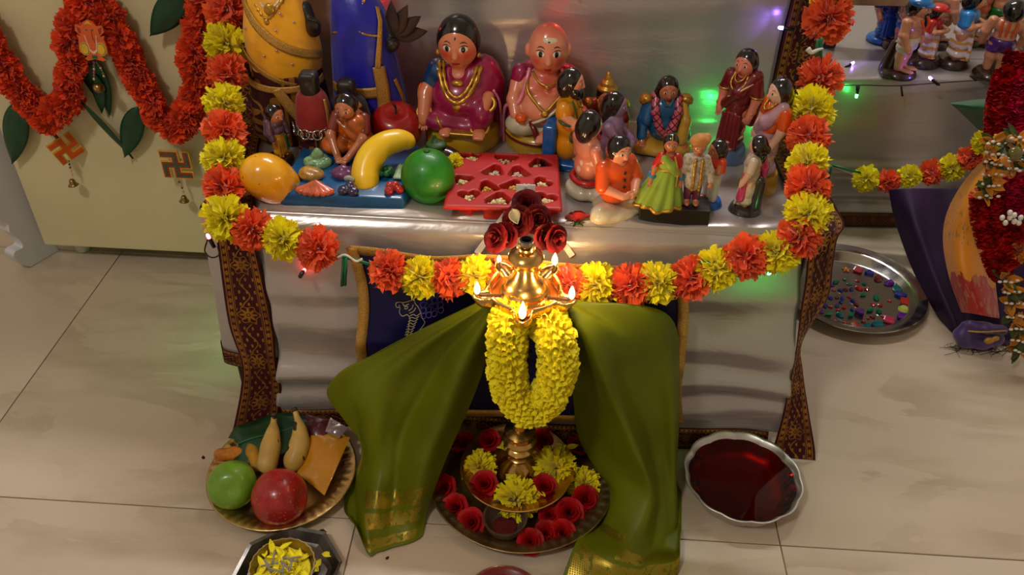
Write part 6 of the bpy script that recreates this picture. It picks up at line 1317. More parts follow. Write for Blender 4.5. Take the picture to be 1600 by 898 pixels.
q = MB(); q.tube(P[:-1, 25], .0016, 6, closed=True, flat=1.6); q.build('skirt_hem', M_GOLD, cp); solid(cp, 'sash', [CH([(wx - 4, -8, 96), (wx + 6, -10, 86), (wx + 14, -6, 74)], [5, 6, 5]), E(wx + 3, 1, 82, 13.5, 11, 9)], GSK, h=1.1, k=4); neckl(cp, 'sash_edge', [(wx + 8, -8, 100), (wx + 12, -13, 88), (wx + 15, -10, 74), (wx + 14, -16, 60)], 1.3); ring(cp, 'belt', (wx + 3, 1, 78), 12.5, 1.6, flat_=.85)
for p_ in ((wx - 16.5, -3.5, 69), (wx + 19.7, -3.5, 69)): ring(cp, 'bangle', p_, 4.6, 1.7, paint('turquoise', (12, 120, 150)), (25, 0, 0))
mxm = 20; hc, hr0 = (mxm, 0, 112), (9.5, 9.5, 11.5)
solid(cp, 'man_body', [E(*hc, *hr0), nose(hc, hr0), K((mxm, 2, 102), (mxm, 2, 96), 4.5, 5), E(mxm, 2, 84, 12, 9, 14), CH([(mxm + 12, 2, 93), (mxm + 17, -2, 78), (mxm + 21, -8, 64)], [4.5, 4, 3]), hand((mxm + 21, -9, 63), (.2, -.4, -1), (-1, 0, 0), .5), CH([(mxm - 5, 2, 64), (mxm - 5, 0, 32)], [5, 4]), CH([(mxm + 6, 2, 64), (mxm + 7, 0, 32)], [5, 4]), E(mxm - 5, -5, 30, 4, 7, 3), E(mxm + 7, -5, 30, 4, 7, 3)], SK2, h=1, k=3)
solid(cp, 'man_coat', [E(mxm, 2, 88, 14, 10, 13), E(mxm, 1, 66, 14, 11, 20), CH([(mxm + 12, 2, 94), (mxm + 18, -2, 78), (mxm + 21, -7, 67)], [5.5, 5.2, 4.5]), CH([(mxm - 12, 2, 94), (mxm - 14, -2, 78)], [5.5, 5.2])], mat('cloth_silver', (176, 164, 142), .5, sheen=.3, var=.3, vscale=220, bmp=.6, bscale=500), h=1.1, k=4)
for x in (-3, 6): neckl(cp, 'coat_trim', [(mxm + x, -8, 98), (mxm + x, -10.5, 84), (mxm + x + 1, -11, 66), (mxm + x + 1, -9, 50)], 1.7, beads_=True)
solid(cp, 'man_trousers', [CH([(mxm - 5, 2, 56), (mxm - 5, 1, 34)], [6.5, 5]), CH([(mxm + 6, 2, 56), (mxm + 7, 1, 34)], [6.5, 5])], paint('plum', (96, 22, 70)), h=1.1, k=2); solid(cp, 'turban', [E(mxm, 2, 119, 12, 12, 8), E(mxm + 3, 0, 123, 9, 9, 6, (0, 25, 0)), E(mxm - 4, -2, 121, 9, 9, 6, (0, -25, 0)), E(mxm + 9, 4, 122, 5, 5, 7)], cloth('turban_tan', (190, 122, 46), .6), h=1, k=3); face(cp, hc, hr0, 0, None, brow=False)

# purple-shirted man at the left
d, f, s, q, hc, hr0 = stander('clay man in purple shirt and yellow waistcloth beside the yellow mango', -.394, 1.085, 62, 92, SK2, paint('mustard', (198, 136, 22)), paint('plum_shirt', (96, 66, 92)), BRN, 19, 14, w=1.05, hr0=(12.5, 12.5, 14))
solid(d, 'sleeves', [CH([(-23 * q, 2, f(108)), (-29 * q, 0, f(80)), (-27 * q, -9 * q, f(62))], [6, 6, 4.6]), CH([(23 * q, 2, f(108)), (29 * q, 0, f(80)), (27 * q, -9 * q, f(62))], [6, 6, 4.6])], paint('plum_shirt', (96, 66, 92)), h=1.1, k=3); solid(d, 'green_edge', [CH([(12 * q, -16 * s, f(60)), (14 * q, -18 * s, f(20))], [2.6, 2.6])], GRN, h=1)
# seated vendor woman behind the vegetable board
d = doll('clay woman vendor in orange-brown sari bending over the blue vegetable board', -.285, 1.092, -8, z=TOP + .023); d.scale = (1.15,) * 3
hc, hr0 = (0, -14, 66), (13, 13, 15); SAR = mat('vendor_sari', (176, 84, 18), .3, coat=.5, var=.4, vscale=60)
solid(d, 'body', [E(*hc, *hr0), nose(hc, hr0), K((0, -8, 56), (0, -2, 48), 6, 7), CH([(-18, -4, 46), (-22, -18, 28), (-8, -36, 8)], [6, 5.5, 4.5]), hand((-7, -37, 8), (.5, -1, -.3), (1, .4, 0), .75), CH([(18, -4, 46), (20, -20, 28), (6, -36, 10)], [6, 5.5, 4.5]), hand((5, -37, 9), (-.4, -1, -.3), (-1, .4, 0), .75)], SK2, h=1.1, k=4)
solid(d, 'sari', [E(0, 2, 34, 22, 18, 22), E(10, -10, 40, 14, 12, 16), E(-18, -12, 12, 20, 18, 12), E(18, -10, 12, 20, 18, 12), E(0, 6, 12, 28, 20, 12)] + [CH([(-12 + 4 * i, -14, 46 - 3 * i), (4 + 3 * i, -20, 34 - 3 * i), (20, -12, 30 - 5 * i)], [2.6, 2.8, 2.4]) for i in range(4)], SAR, h=1.2, k=3)
solid(d, 'sleeve', [CH([(-17, -3, 47), (-21, -12, 34)], [8, 7.5])], paint('brick_blouse', (120, 36, 16)), h=1.1, k=3); solid(d, 'sleeve', [CH([(17, -3, 47), (20, -13, 34)], [8, 7.5])], paint('brick_blouse', (120, 36, 16)), h=1.1, k=3); solid(d, 'hair', hair_cap(hc, hr0, 0) + [E(0, 6, 62, 9, 8, 9)], HAIR, h=1, k=2); face(d, hc, hr0, 0, CREAM, tilt=-8)

# ---------------------------------------------------------------- wooden idols dressed in cloth at the left
WOODI = mat('idol_wood', (34, 24, 20), .45, var=.3, vscale=60)
def drape(root, name, m, rows, n=56, folds=0, amp=0.0, solid_=.0008, arc=(0, 2 * PI), phase=0, unit=.001):
    """wrapped cloth: rows of (z, rx, ry, cx, cy) from top to bottom"""
    R_ = spline(np.array(rows, float), 30); P = np.zeros((n, 30, 3))
    for i in range(n):
        a = arc[0] + (arc[1] - arc[0]) * i / (n - 1)
        for j in range(30):
            z, rx, ry, cx, cy = R_[j]; k = 1 + amp * (j / 29) * math.sin(folds * a + phase); P[i, j] = (cx + rx * k * math.cos(a), cy + ry * k * math.sin(a), z)
    q = MB(); q.grid(P * unit); return q.build(name, m, root, solid=solid_), P
YSILK = mat('cloth_yellow_silk', (246, 172, 20), .38, sheen=.3, var=.12, vscale=30, bmp=.4, bscale=60, bdist=.002); BSILK = mat('cloth_blue_silk', (20, 22, 160), .36, sheen=.3, var=.25, vscale=30, bmp=.4, bscale=60, bdist=.002)
def sband(root, name, rows, path, wd, m, n=40, off=1.2):
    """flat band lying on a wrapped cloth; path of (degrees, z); -90 faces the front"""
    R_ = np.array(rows, float); R_ = R_[R_[:, 0].argsort()]
    def sp(a, z): rx, ry, cx, cy = [np.interp(z, R_[:, 0], R_[:, k]) for k in (1, 2, 3, 4)]; a = math.radians(a); return np.array([cx + (rx + off + 1.5) * math.cos(a), cy + (ry + off + 1.5) * math.sin(a), z])
    S = spline(np.array([(a, z, 0) for a, z in path], float), n); P = np.zeros((5, n, 3))
    for i in range(n):
        d_ = S[min(i + 1, n - 1)] - S[max(i - 1, 0)]; dx_, dz_ = d_[0] * .8, d_[1]; L_ = math.hypot(dx_, dz_) + 1e-9
        for k in range(5): t_ = (k - 2) / 4 * wd; P[k, i] = sp(S[i][0] - dz_ / L_ * t_ / .8, S[i][1] + dx_ / L_ * t_)
    q = MB(); q.grid(P * .001); return q.build(name, m, root, solid=.0008)
yi = thing('dressed_idol', 'tall dark wooden idol dressed in yellow silk and burgundy skirt at back left', 'idol', (-.400, 1.190, TOP))
solid(yi, 'idol_body', [E(-2, -4, 262, 30, 26, 34), K((-2, 0, 232), (0, 0, 210), 16, 22), E(0, 0, 190, 34, 22, 34), E(0, 0, 100, 40, 32, 98), CH([(42, -8, 196), (54, -20, 170), (56, -26, 176)], [10, 8, 8]), hand((56, -27, 178), (.5, -.5, .6), (-1, 0, .2), 1.3)], WOODI, h=2.4, k=10)
YR = [(240, 24, 20, -2, -2), (226, 33, 26, -2, -3), (208, 42, 33, -2, -5), (186, 48, 38, 0, -6), (160, 53, 42, 0, -6), (130, 54, 43, 2, -6), (104, 50, 41, 2, -5), (88, 45, 38, 0, -4)]; SKR = [(112, 50, 40, 0, -4), (96, 54, 44, 0, -6), (60, 58, 48, 0, -6), (25, 60, 50, 0, -6), (2, 62, 52, 0, -6)]
drape(yi, 'yellow_silk', YSILK, YR, folds=7, amp=.02); drape(yi, 'skirt', M_BROC, SKR, folds=12, amp=.03)
for i in range(6): solid(yi, 'silk_pleat', [CH([(-46 + 10 * i, -20 - 5 * i, 132 - 6 * i), (-42 + 9 * i, -24 - 4.5 * i, 92)], [3.5, 4.5])], YSILK, h=1.3)
sband(yi, 'gold_border', YR, [(-160, 216), (-135, 200), (-105, 176), (-70, 152), (-35, 138), (-5, 130)], 12, M_GOLDRIB); sband(yi, 'gold_border', YR, [(-178, 152), (-150, 138), (-120, 118), (-88, 102), (-60, 92)], 8, M_GOLDRIB, off=4); sband(yi, 'gold_border', SKR, [(-92, 92), (-75, 64), (-58, 36), (-50, 12)], 13, M_GOLDRIB, off=2.5); sband(yi, 'skirt_band', SKR, [(-170, 96), (-130, 92), (-90, 90), (-40, 92), (-5, 96)], 10, M_GOLDRIB, off=2)
neckl(yi, 'necklace', [(-26, -18, 224), (-18, -34, 206), (-4, -42, 192), (8, -40, 202), (24, -26, 222)], 2.6, beads_=True, n=40); neckl(yi, 'necklace', [(-20, -20, 226), (-10, -36, 210), (0, -39, 204), (12, -34, 212), (20, -22, 226)], 1.8, WHITE, beads_=True, n=40); solid(yi, 'pendant', [E(2, -42, 205, 8, 4, 9), E(-4, -44, 188, 4, 3, 5)], M_GOLD, h=1.2)
for k, (x, y, z) in enumerate(((16, -43, 200), (32, -36, 186), (8, -49, 178), (6, -52, 150), (-40, -36, 174), (24, -46, 128), (-14, -49, 140))): solid(yi, 'sequin', [E(x, y, z, 2.0, 1.4, 2.0)], mat('sequin', (206, 176, 190), .1, metal=.8), h=.7)
bi = thing('dressed_idol', 'tall dark wooden idol dressed in royal blue silk with gold borders', 'idol', (-.282, 1.196, TOP))
solid(bi, 'idol_body', [E(-8, -2, 250, 24, 22, 30), CH([(-8, 0, 230), (-8, 0, 206)], [15, 17]), E(-2, 0, 186, 34, 22, 30), E(0, 0, 90, 34, 28, 90), CH([(34, -6, 180), (46, -10, 150), (44, -20, 146)], [8, 7, 7]), hand((44, -21, 147), (.6, -.3, .7), (-1, 0, .2), 1.3)], WOODI, h=2.4, k=10)
BR_ = [(222, 22, 18, -8, 0), (208, 33, 25, -6, -2), (186, 40, 31, -2, -4), (140, 46, 36, 0, -4), (100, 50, 38, 2, -4), (60, 54, 40, 4, -4), (34, 56, 42, 6, -4)]
drape(bi, 'blue_silk', BSILK, BR_, folds=8, amp=.03); drape(bi, 'blue_hem', BSILK, [(40, 52, 38, 4, -4), (2, 56, 42, 4, -4)], folds=10, amp=.03)
sband(bi, 'gold_border', BR_, [(-30, 204), (-42, 176), (-55, 140), (-60, 122)], 8, M_GOLDRIB, off=3); sband(bi, 'gold_border', BR_, [(-58, 124), (-58, 90), (-60, 60), (-60, 36)], 17, M_GOLDRIB, off=3); sband(bi, 'gold_border', BR_, [(-32, 100), (-22, 70), (-18, 38)], 6, M_GOLDRIB, off=3); sband(bi, 'gold_border', BR_, [(-150, 86), (-110, 84), (-66, 86)], 16, M_GOLDRIB, off=2.5); sband(bi, 'gold_hem', BR_, [(-160, 38), (-110, 37), (-60, 37), (-10, 38)], 6, M_GOLDRIB, off=4)
for P_ in ([(-24, -14, 220), (-12, -28, 190), (8, -36, 172), (34, -30, 166)], [(14, -16, 220), (2, -30, 188), (-16, -33, 174), (-38, -24, 166)], [(-20, -18, 214), (-12, -26, 196), (0, -30, 192), (8, -24, 206), (10, -18, 216)]): neckl(bi, 'bead_chain', P_, 1.6, beads_=True, n=44)
q = MB()
for a_ in (.2, .7, 1.2, 1.7): P = leaf_blade(.048, .011, .2, .2, 8); q.grid(P @ np.array(Euler((1.2, 0, 0)).to_matrix()).T @ np.array(Euler((0, -a_, 0)).to_matrix()).T + (.048, -.014, .160))
q.build('feather_fan', mat('feather_brown', (58, 34, 22), .8, var=.3), bi, solid=.0006)
ri = thing('small_idol', 'small dark wooden idol wrapped in red cloth with silver chain links', 'idol', (at_y(492, 200, 1.105)[0], 1.11, TOP))
solid(ri, 'idol_body', [B(0, -2, 122, 13, 12, 13, 7), E(0, -4, 108, 13, 12, 10), K((0, 0, 102), (0, 0, 60), 14, 18), B(0, 0, 24, 18, 16, 24, 6), E(0, -15, 116, 3, 2, 5)], WOODI, h=1.5, k=5); drape(ri, 'red_cloth', cloth('deep_red', (140, 14, 14), .6), [(108, 13, 12, 0, 0), (98, 21, 17, 0, -1), (80, 25, 20, 0, -2), (62, 27, 22, 0, -2), (44, 28, 23, 0, -2)], folds=7, amp=.03); drape(ri, 'skirt', M_BROC, [(56, 24, 19, 0, 0), (20, 28, 22, 0, 0), (2, 30, 24, 0, 0)], folds=9, amp=.04); sband(ri, 'gold_sash', [(108, 13, 12, 0, 0), (98, 21, 17, 0, -1), (80, 25, 20, 0, -2), (44, 29, 24, 0, -2), (2, 31, 26, 0, 0)], [(-30, 98), (-34, 66), (-45, 40), (-48, 6)], 9, M_GOLDRIB, off=2)
for k in range(9):
    a_ = math.radians(200 + k * 17.5); ring(ri, 'chain_link', (30 * math.cos(a_), -4 + 23 * math.sin(a_), 53 - 5 * math.sin((k / 8) * PI)), 6.6, 1.4, M_STEEL, (70 if k % 2 else 100, 20 * (k % 2), math.degrees(a_) + 90))
si = thing('small_idol', 'small dark wooden idol wrapped in navy and maroon checked cloth', 'idol', (at_y(548, 200, 1.125)[0], 1.128, TOP))
solid(si, 'idol_body', [B(0, -2, 104, 13, 12, 13, 8), E(0, -4, 92, 13, 12, 10), K((0, 0, 88), (0, 0, 50), 13, 17), B(0, 0, 20, 18, 16, 20, 6)], WOODI, h=1.5, k=5)
drape(si, 'checked_skirt', M_BROC, [(76, 22, 17, 0, 0), (50, 30, 24, 2, 0), (24, 34, 27, 2, 0), (2, 36, 29, 2, 0)], folds=8, amp=.03); drape(si, 'navy_shawl', cloth('navy_shawl', (20, 12, 44), .6), [(92, 14, 13, 0, 0), (84, 24, 19, 0, -1), (70, 28, 22, 0, -1), (58, 30, 23, 0, -1)], folds=6, amp=.04); sband(si, 'gold_edge', [(92, 14, 13, 0, 0), (84, 24, 19, 0, -1), (70, 28, 22, 0, -1), (58, 30, 23, 0, -1)], [(-100, 74), (-70, 80), (-35, 86)], 7, M_GOLDRIB, off=2)
# ================================================================ clay men on the right-hand step
RZ = SZ + .0065
SKD = paint('skin_warm', (206, 140, 104))
grp = 'painted clay men on the right step'
def rman(label, u, v, rz, H, skirt, top, base=BRN, hairm=None, cap_m=None, arms='side', legs=True, br=21, bh=14, extra=None, w=1.0):
    p = at_z(u, v, RZ)
    d, f, s, q, hc, hr0 = stander(label, p[0], p[1], rz, H, SKD, skirt, top, base, br, bh, legs=legs, arms=arms, z=RZ, w=w, hairm=hairm, name='clay_man'); d.scale = (1.35, 1.35, 1.0)
    if cap_m: solid(d, 'cap', [E(hc[0], hc[1] + 1, hc[2] + hr0[2] * .55, hr0[0] * 1.14, hr0[1] * 1.14, hr0[2] * .62), E(hc[0], hc[1] - hr0[1] * .9, hc[2] + hr0[2] * .38, hr0[0] * .7, hr0[1] * .5, hr0[2] * .12)], cap_m, h=1.1, k=3)
    return d, f, s, q, hc, hr0
STR, t, bb = newmat('striped_lungi'); setp(bb, (222, 200, 206), .3, coat=.4); sp_ = t.nodes.new('ShaderNodeSeparateXYZ'); t.links.new(coords(t), sp_.inputs[0]); zz = X(t, sp_.outputs[2]); xx = X(t, sp_.outputs[0]); g_ = ((zz * 420.0 + (xx * 160.0).sin() * 1.6).sin()).gt(.35); t.links.new(mixc(t, g_, (222, 204, 210), (206, 158, 60)), bb.inputs['Base Color'])
d, f, s, q, hc, hr0 = rman('clay man with blue cap and white loincloth standing at step edge', 1402, 116, 52, 152, CREAM, None, cap_m=paint('cap_blue', (10, 96, 160)), br=25, bh=12)
solid(d, 'back_support', [K((0, 16, 6), (0, 12, f(50)), 13, 9)], BRN, h=1.5, k=5); neckl(d, 'body_stripes', [(-12, -13, f(112)), (-8, -19 * s, f(96)), (4, -18 * s, f(78))], 2, ORG); neckl(d, 'body_stripes', [(10, -13, f(112)), (12, -19 * s, f(98)), (12, -16 * s, f(84))], 2, ORG)
d, f, s, q, hc, hr0 = rman('clay man in red shirt with head bowed and striped lungi', 1440, 98, 62, 118, STR, RED, arms='front', legs=False, br=24, bh=14, cap_m=RED)
d, f, s, q, hc, hr0 = rman('clay man in sky blue shirt and striped lungi', 1487, 100, 70, 146, STR, paint('sky_blue', (22, 120, 190)), arms='front', legs=False, br=24, bh=14)
d, f, s, q, hc, hr0 = rman('bare-backed clay man in purple shorts turned away beside the garlands', 1546, 118, 165, 148, paint('purple_shorts', (70, 24, 110)), None, br=24, bh=12)
solid(d, 'back_support', [K((0, -8, 6), (0, -8, f(50)), 12, 10)], BRN, h=1.5, k=5)
for x in (-8, 2, 11): neckl(d, 'body_stripes', [(x, 13, f(112)), (x, 15.5 * s, f(96)), (x * .8, 13.5 * s, f(80))], 1.8, ORG)
rman('clay figure in long blue robe at left of the step behind the plank', 1376, 62, 20, 120, BLU, paint('robe_dark_blue', (16, 40, 110)), base=BLU, legs=False, br=22, bh=10)
rman('clay man in blue shorts on dark base behind the blue-capped man', 1400, 72, 60, 130, BLU, None, br=22, bh=12)
rman('clay man partly hidden behind the red-shirted man', 1458, 70, 100, 140, paint('tan_cloth', (150, 100, 60)), None, br=22, bh=12)
rman('bare-chested clay man in green waistcloth at back of the step', 1545, 66, -20, 148, paint('leaf_green', (20, 110, 36)), None, br=26, bh=12)
rman('clay man in brown cloth on dark base behind the blue-shirted man', 1512, 66, 40, 132, paint('tan_cloth', (150, 100, 60)), paint('rust', (170, 70, 30)), br=20, bh=12)
rman('clay man in cream cloth mostly behind the red garlands', 1592, 108, 30, 140, CREAM, SKD, br=22, bh=10)
pk = thing('wooden_plank', 'narrow pale wooden plank raised on dark blocks above the right step', 'plank')
M_PLANK = mat('pale_wood', (176, 142, 98), .5, var=.18, vscale=30)
a, c = np.array(at_y(1318, 12, 1.70)), np.array(at_y(1400, 8, 1.70)); mid = (a + c) / 2
q = MB(); q.box((mid[0] + .045, mid[1] + .045, mid[2] + .004), (.20, .06, .014), rot=(0, 0, 4), bev=.001); q.build('plank_board', M_PLANK, pk, smooth=False)
for dx in (-.045, .125):
    zt_ = mid[2] - .004; q = MB(); q.box((mid[0] + dx, mid[1] + .06, (RZ + zt_) / 2), (.03, .03, zt_ - RZ), bev=.001); q.build('support_block', M_BLACK, pk, smooth=False)

# ================================================================ draped deity at the right edge
PURP = mat('cloth_purple_silk', (46, 22, 58), .5, spec=.3, var=.3, vscale=12, bmp=.4, bscale=50, bdist=.002)
OR, t, bb = newmat('orange_pallu'); setp(bb, (214, 128, 14), .42, sheen=.3); sp_ = t.nodes.new('ShaderNodeSeparateXYZ'); t.links.new(coords(t, 'UV'), sp_.inputs[0]); u_, v_ = X(t, sp_.outputs[0]), X(t, sp_.outputs[1]); nz = X(t, noise(t, coords(t, 'UV'), 7, 4)); rd = (v_ + (nz - .5) * .22).gt(.80); zari = X(t, noise(t, coords(t, 'UV'), 22, 3)).gt(.60) * v_.gt(.3) * v_.lt(.62); c0 = mixc(t, zari, (218, 132, 14), (150, 116, 52)); blob = X(t, noise(t, coords(t, 'UV'), 12, 3)).gt(.55) * rd; c1 = mixc(t, rd, c0, (168, 22, 10)); c2 = mixc(t, blob, c1, (170, 92, 60)); t.links.new(c2, bb.inputs['Base Color']); bump(t, bb, noise(t, coords(t), 40, 3), .4, .003)
dt = thing('draped_deity', 'figure draped in purple silk and orange pallu standing at right edge of the floor', 'statue')
def wing2(cols, name, m, n=(24, 50), solid_=.001):
    P = loft([pts(c) for c in cols], *n); P[..., 2] = np.maximum(P[..., 2], .003); g = np.stack(np.meshgrid(np.linspace(0, 1, n[0]), np.linspace(0, 1, n[1]), indexing='ij'), -1); q = MB(); q.grid(P, g); return q.build(name, m, dt, solid=solid_, sub=1)
wing2([[(1388, 296, 1.44), (1398, 345, 1.41), (1425, 420, 1.35), (1462, 490, 1.28), (1492, 540, 1.215)], [(1420, 294, 1.42), (1430, 345, 1.37), (1455, 420, 1.31), (1485, 490, 1.25), (1510, 542, 1.21)], [(1470, 294, 1.42), (1480, 345, 1.38), (1495, 420, 1.32), (1515, 490, 1.26), (1535, 544, 1.215)], [(1540, 292, 1.40), (1545, 345, 1.36), (1550, 420, 1.30), (1558, 490, 1.25), (1570, 548, 1.205)], [(1640, 292, 1.38), (1640, 345, 1.34), (1640, 420, 1.28), (1640, 490, 1.23), (1640, 560, 1.19)]], 'purple_skirt', PURP)
wing2([[(1556, 235, 1.37), (1518, 268, 1.36), (1484, 320, 1.34), (1473, 370, 1.31), (1482, 430, 1.265), (1502, 488, 1.225)], [(1566, 240, 1.345), (1532, 275, 1.325), (1506, 325, 1.30), (1497, 375, 1.275), (1505, 432, 1.235), (1520, 490, 1.205)], [(1580, 245, 1.335), (1550, 282, 1.315), (1530, 332, 1.295), (1524, 380, 1.27), (1532, 438, 1.235), (1540, 494, 1.20)], [(1600, 250, 1.335), (1575, 290, 1.32), (1556, 340, 1.305), (1550, 390, 1.28), (1556, 445, 1.25), (1562, 498, 1.215)]], 'orange_pallu', OR)
solid(dt, 'torso', [E(0, 0, 0, 95, 80, 190), E(10, 10, 200, 60, 50, 90), E(10, 0, 320, 45, 42, 55)], PURP, h=6, k=20, loc=(1.02, 1.46, .22))
# rolled hem
VIO = mat('cloth_violet', (66, 40, 100), .45, sheen=.3, var=.3, vscale=40, bmp=.4, bscale=60, bdist=.002)
hb = np.array(at_y(1528, 522, 1.20)) ; hb[2] = .004
solid(dt, 'rolled_hem', [CH([(-26, 4, 40), (-28, 0, 22), (-20, -4, 12), (10, -6, 12), (34, -4, 20)], [8, 13, 13, 13, 12]), CH([(-20, 2, 46), (6, -6, 44), (34, -6, 42)], [7, 9, 9]), E(4, 8, 26, 34, 14, 20), NEG(E(4, -18, 28, 17, 12, 5))], VIO, h=1.8, k=5, loc=hb)
neckl2 = spline(np.array([(-24, -6, 36), (-8, -14, 42), (12, -16, 46), (36, -14, 48)]) * .001 + hb, 24); q = MB(); q.tube(neckl2, .0016, 6); q.build('hem_thread', M_GOLDRIB, dt)
solid(dt, 'zari_patch', [E(14, -15, 24, 9, 5, 8), E(24, -15, 30, 6, 4, 6)], M_GOLDRIB, h=1.3, loc=hb)
rg = np.random.default_rng(31); q = MB()
for k in range(60):
    b0 = np.array(at_z(1482 + rg.uniform(0, 110), 538 + rg.uniform(-3, 6), .006)); q.tube(spline([b0, b0 + (rg.uniform(-.012, .008), -.006, -.002), b0 + (rg.uniform(-.03, .01), rg.uniform(-.022, -.004), -.004)], 5), .0004, 4)
o = q.build('fringe', mat('fringe_dark', (44, 20, 34), .8), dt); o['kind'] = 'stuff'
gf = wing2([[(1484, 161, 1.40), (1520, 156, 1.40), (1570, 152, 1.42)], [(1486, 163, 1.385), (1525, 165, 1.365), (1570, 166, 1.38)], [(1500, 175, 1.39), (1530, 182, 1.37), (1568, 186, 1.385)], [(1530, 204, 1.40), (1545, 206, 1.39), (1568, 206, 1.40)]], 'green_sleeve', cloth('bottle_green', (8, 78, 40), .6), (16, 16))
# garlands
def ruffle(label, ctrl, R, m, n=34, per=15, name='petal_garland', wid=.010, cat='garland'):
    t = thing(name, label, cat); S = spline(np.array(pts(ctrl)), n); rg_ = np.random.default_rng(len(label)); c = MB(); c.tube(S, R * .62, 8); c.build('garland_core', m, t); g = MB(); T_ = np.gradient(S, axis=0); T_ /= np.linalg.norm(T_, axis=1)[:, None]
    for i in range(n):
        x, y, d_ = basis(T_[i])
        for j in range(per):
            a = 2 * PI * (j + .5 * (i % 2)) / per + rg_.uniform(-.2, .2); rad = math.cos(a) * x + math.sin(a) * y; sd = np.cross(rad, d_); tip = rad + d_ * rg_.uniform(-.5, .5); V = []
            for r_, ww in ((.5, .4), (.8, 1), (1.05, .9)):
                for cc in (-1, 0, 1): V.append(S[i] + tip * R * r_ + sd * cc * wid * ww * .5 + d_ * (.002 * abs(cc) + rg_.uniform(-.0015, .0015)))
            g.add(V, [(0, 1, 4, 3), (1, 2, 5, 4), (3, 4, 7, 6), (4, 5, 8, 7)])
    o = g.build('petals', m, t); o['kind'] = 'stuff'; return t
M_RRED = petal_mat('garland_red', (186, 16, 14), .6, .3, .1, 0); M_RPINK = petal_mat('garland_crimson', (206, 16, 66), .6, .3, .1, 0)
ruffle('dark red petal garland strand beside the green sleeve of the deity', [(1574, 118, 1.34), (1568, 140, 1.325), (1562, 170, 1.31), (1560, 204, 1.30)], .021, M_RRED)
ruffle('crimson petal garland strand at the right edge above orange flowers', [(1600, 122, 1.32), (1596, 150, 1.305), (1592, 180, 1.29), (1590, 200, 1.285)], .020, M_RPINK)
ruffle('long dark red petal garland strand down the orange pallu', [(1534, 305, 1.262), (1536, 340, 1.248), (1545, 375, 1.232), (1556, 408, 1.215), (1564, 425, 1.205)], .019, M_RRED); ruffle('second dark red garland strand inside the long one on the deity', [(1556, 300, 1.25), (1558, 340, 1.235), (1566, 380, 1.215), (1574, 412, 1.20)], .017, M_RRED)
ruffle('crimson petal cluster strand at right edge below the white bells', [(1592, 275, 1.25), (1594, 300, 1.24), (1596, 322, 1.232)], .022, M_RPINK)
ruffle('red petal garland top hanging at upper right corner', [(1590, 84, 1.36), (1584, 102, 1.35)], .018, M_RRED, n=12); ruffle('red petals strand at the far right above the orange marigold', [(1592, 352, 1.225), (1592, 368, 1.22)], .018, M_RRED, n=10)
M_OFL = petal_mat('orange_lily', (222, 140, 26), .5, .25, .2); M_BUD = mat('white_bud', (226, 216, 200), .5); M_GLF = mat('garland_leaf', (64, 74, 22), .6, var=.3)
def lily_strand(label, ctrl, n, seed):
    t = thing('flower_strand', label, 'garland'); S = spline(np.array(pts(ctrl)), n); rg_ = np.random.default_rng(seed); q = MB(); q.tube(S, .004, 6); q.build('stem_thread', M_GLF, t)
    for i in range(n):
        fl = MB(); bd = MB(); lf = MB()
        for k in range(6):
            a = rg_.uniform(0, 6.28); P = leaf_blade(.028, .0068, -.3, -.15, 6); R_ = np.array((Euler((rg_.uniform(-.4, .4), rg_.uniform(-.7, .1), a))).to_matrix()); Rt = np.array(Euler((.9, 0, 0)).to_matrix()); (fl if k < 4 else lf).grid(P @ R_.T @ Rt.T + S[i])
        for k in range(4): bd.ell(S[i] + np.array([-.014 + .009 * k + rg_.uniform(-.002, .002), -.012, .004 + rg_.uniform(-.003, .003)]), (.0038, .0024, .0024), n=8, m=6)
        fl.build('orange_flower', M_OFL, t, solid=.0006); bd.build('white_buds', M_BUD, t)['kind'] = 'stuff'; lf.build('leaf', M_GLF, t, solid=.0006)
    return t
lily_strand('upper strand of orange flowers and white buds over the orange pallu', [(1552, 222, 1.27), (1548, 248, 1.26), (1545, 275, 1.25), (1540, 305, 1.24)], 6, 3); lily_strand('right-hand strand of orange flowers with white buds and glass bead', [(1590, 215, 1.26), (1588, 240, 1.25), (1585, 262, 1.24)], 4, 4); lily_strand('lower strand of orange flowers and white buds reaching the floor', [(1570, 435, 1.19), (1578, 462, 1.18), (1582, 490, 1.17), (1588, 520, 1.155), (1592, 545, 1.145)], 7, 5)
o = link('marigold', MARI[0], None, None, loc=at_y(1592, 392, 1.205)); o.scale = (.75,) * 3; o.data = o.data.copy(); o.data.materials.clear(); o.data.materials.append(petal_mat('amber_marigold', (226, 132, 20))); tag(o, 'amber marigold head at right edge between red petals and white buds', 'flower')
wb = thing('bead_ornament', 'white pearl bead ornament hanging between garlands at right edge', 'ornament')
for k, (u, v) in enumerate(((1578, 340), (1585, 336), (1585, 346), (1571, 348), (1592, 348), (1578, 332), (1566, 340), (1595, 340))): q = MB(); q.ell(at_y(u, v, 1.19), (.004, .004, .005), n=10, m=7); q.build('pearl', M_BUD, wb)
gl_ = thing('glass_bead', 'round gold-green glass bead ornament under the right flower strand', 'ornament'); q = MB(); q.lathe([(0, -.006), (.008, -.005), (.012, 0), (.008, .005), (0, .006)], 14); q.build('bead', mat('green_glass', (120, 110, 40), .1, coat=.7, trans=.4), gl_, loc=at_y(1586, 240, 1.21), rot=(1.2, 0, 0))

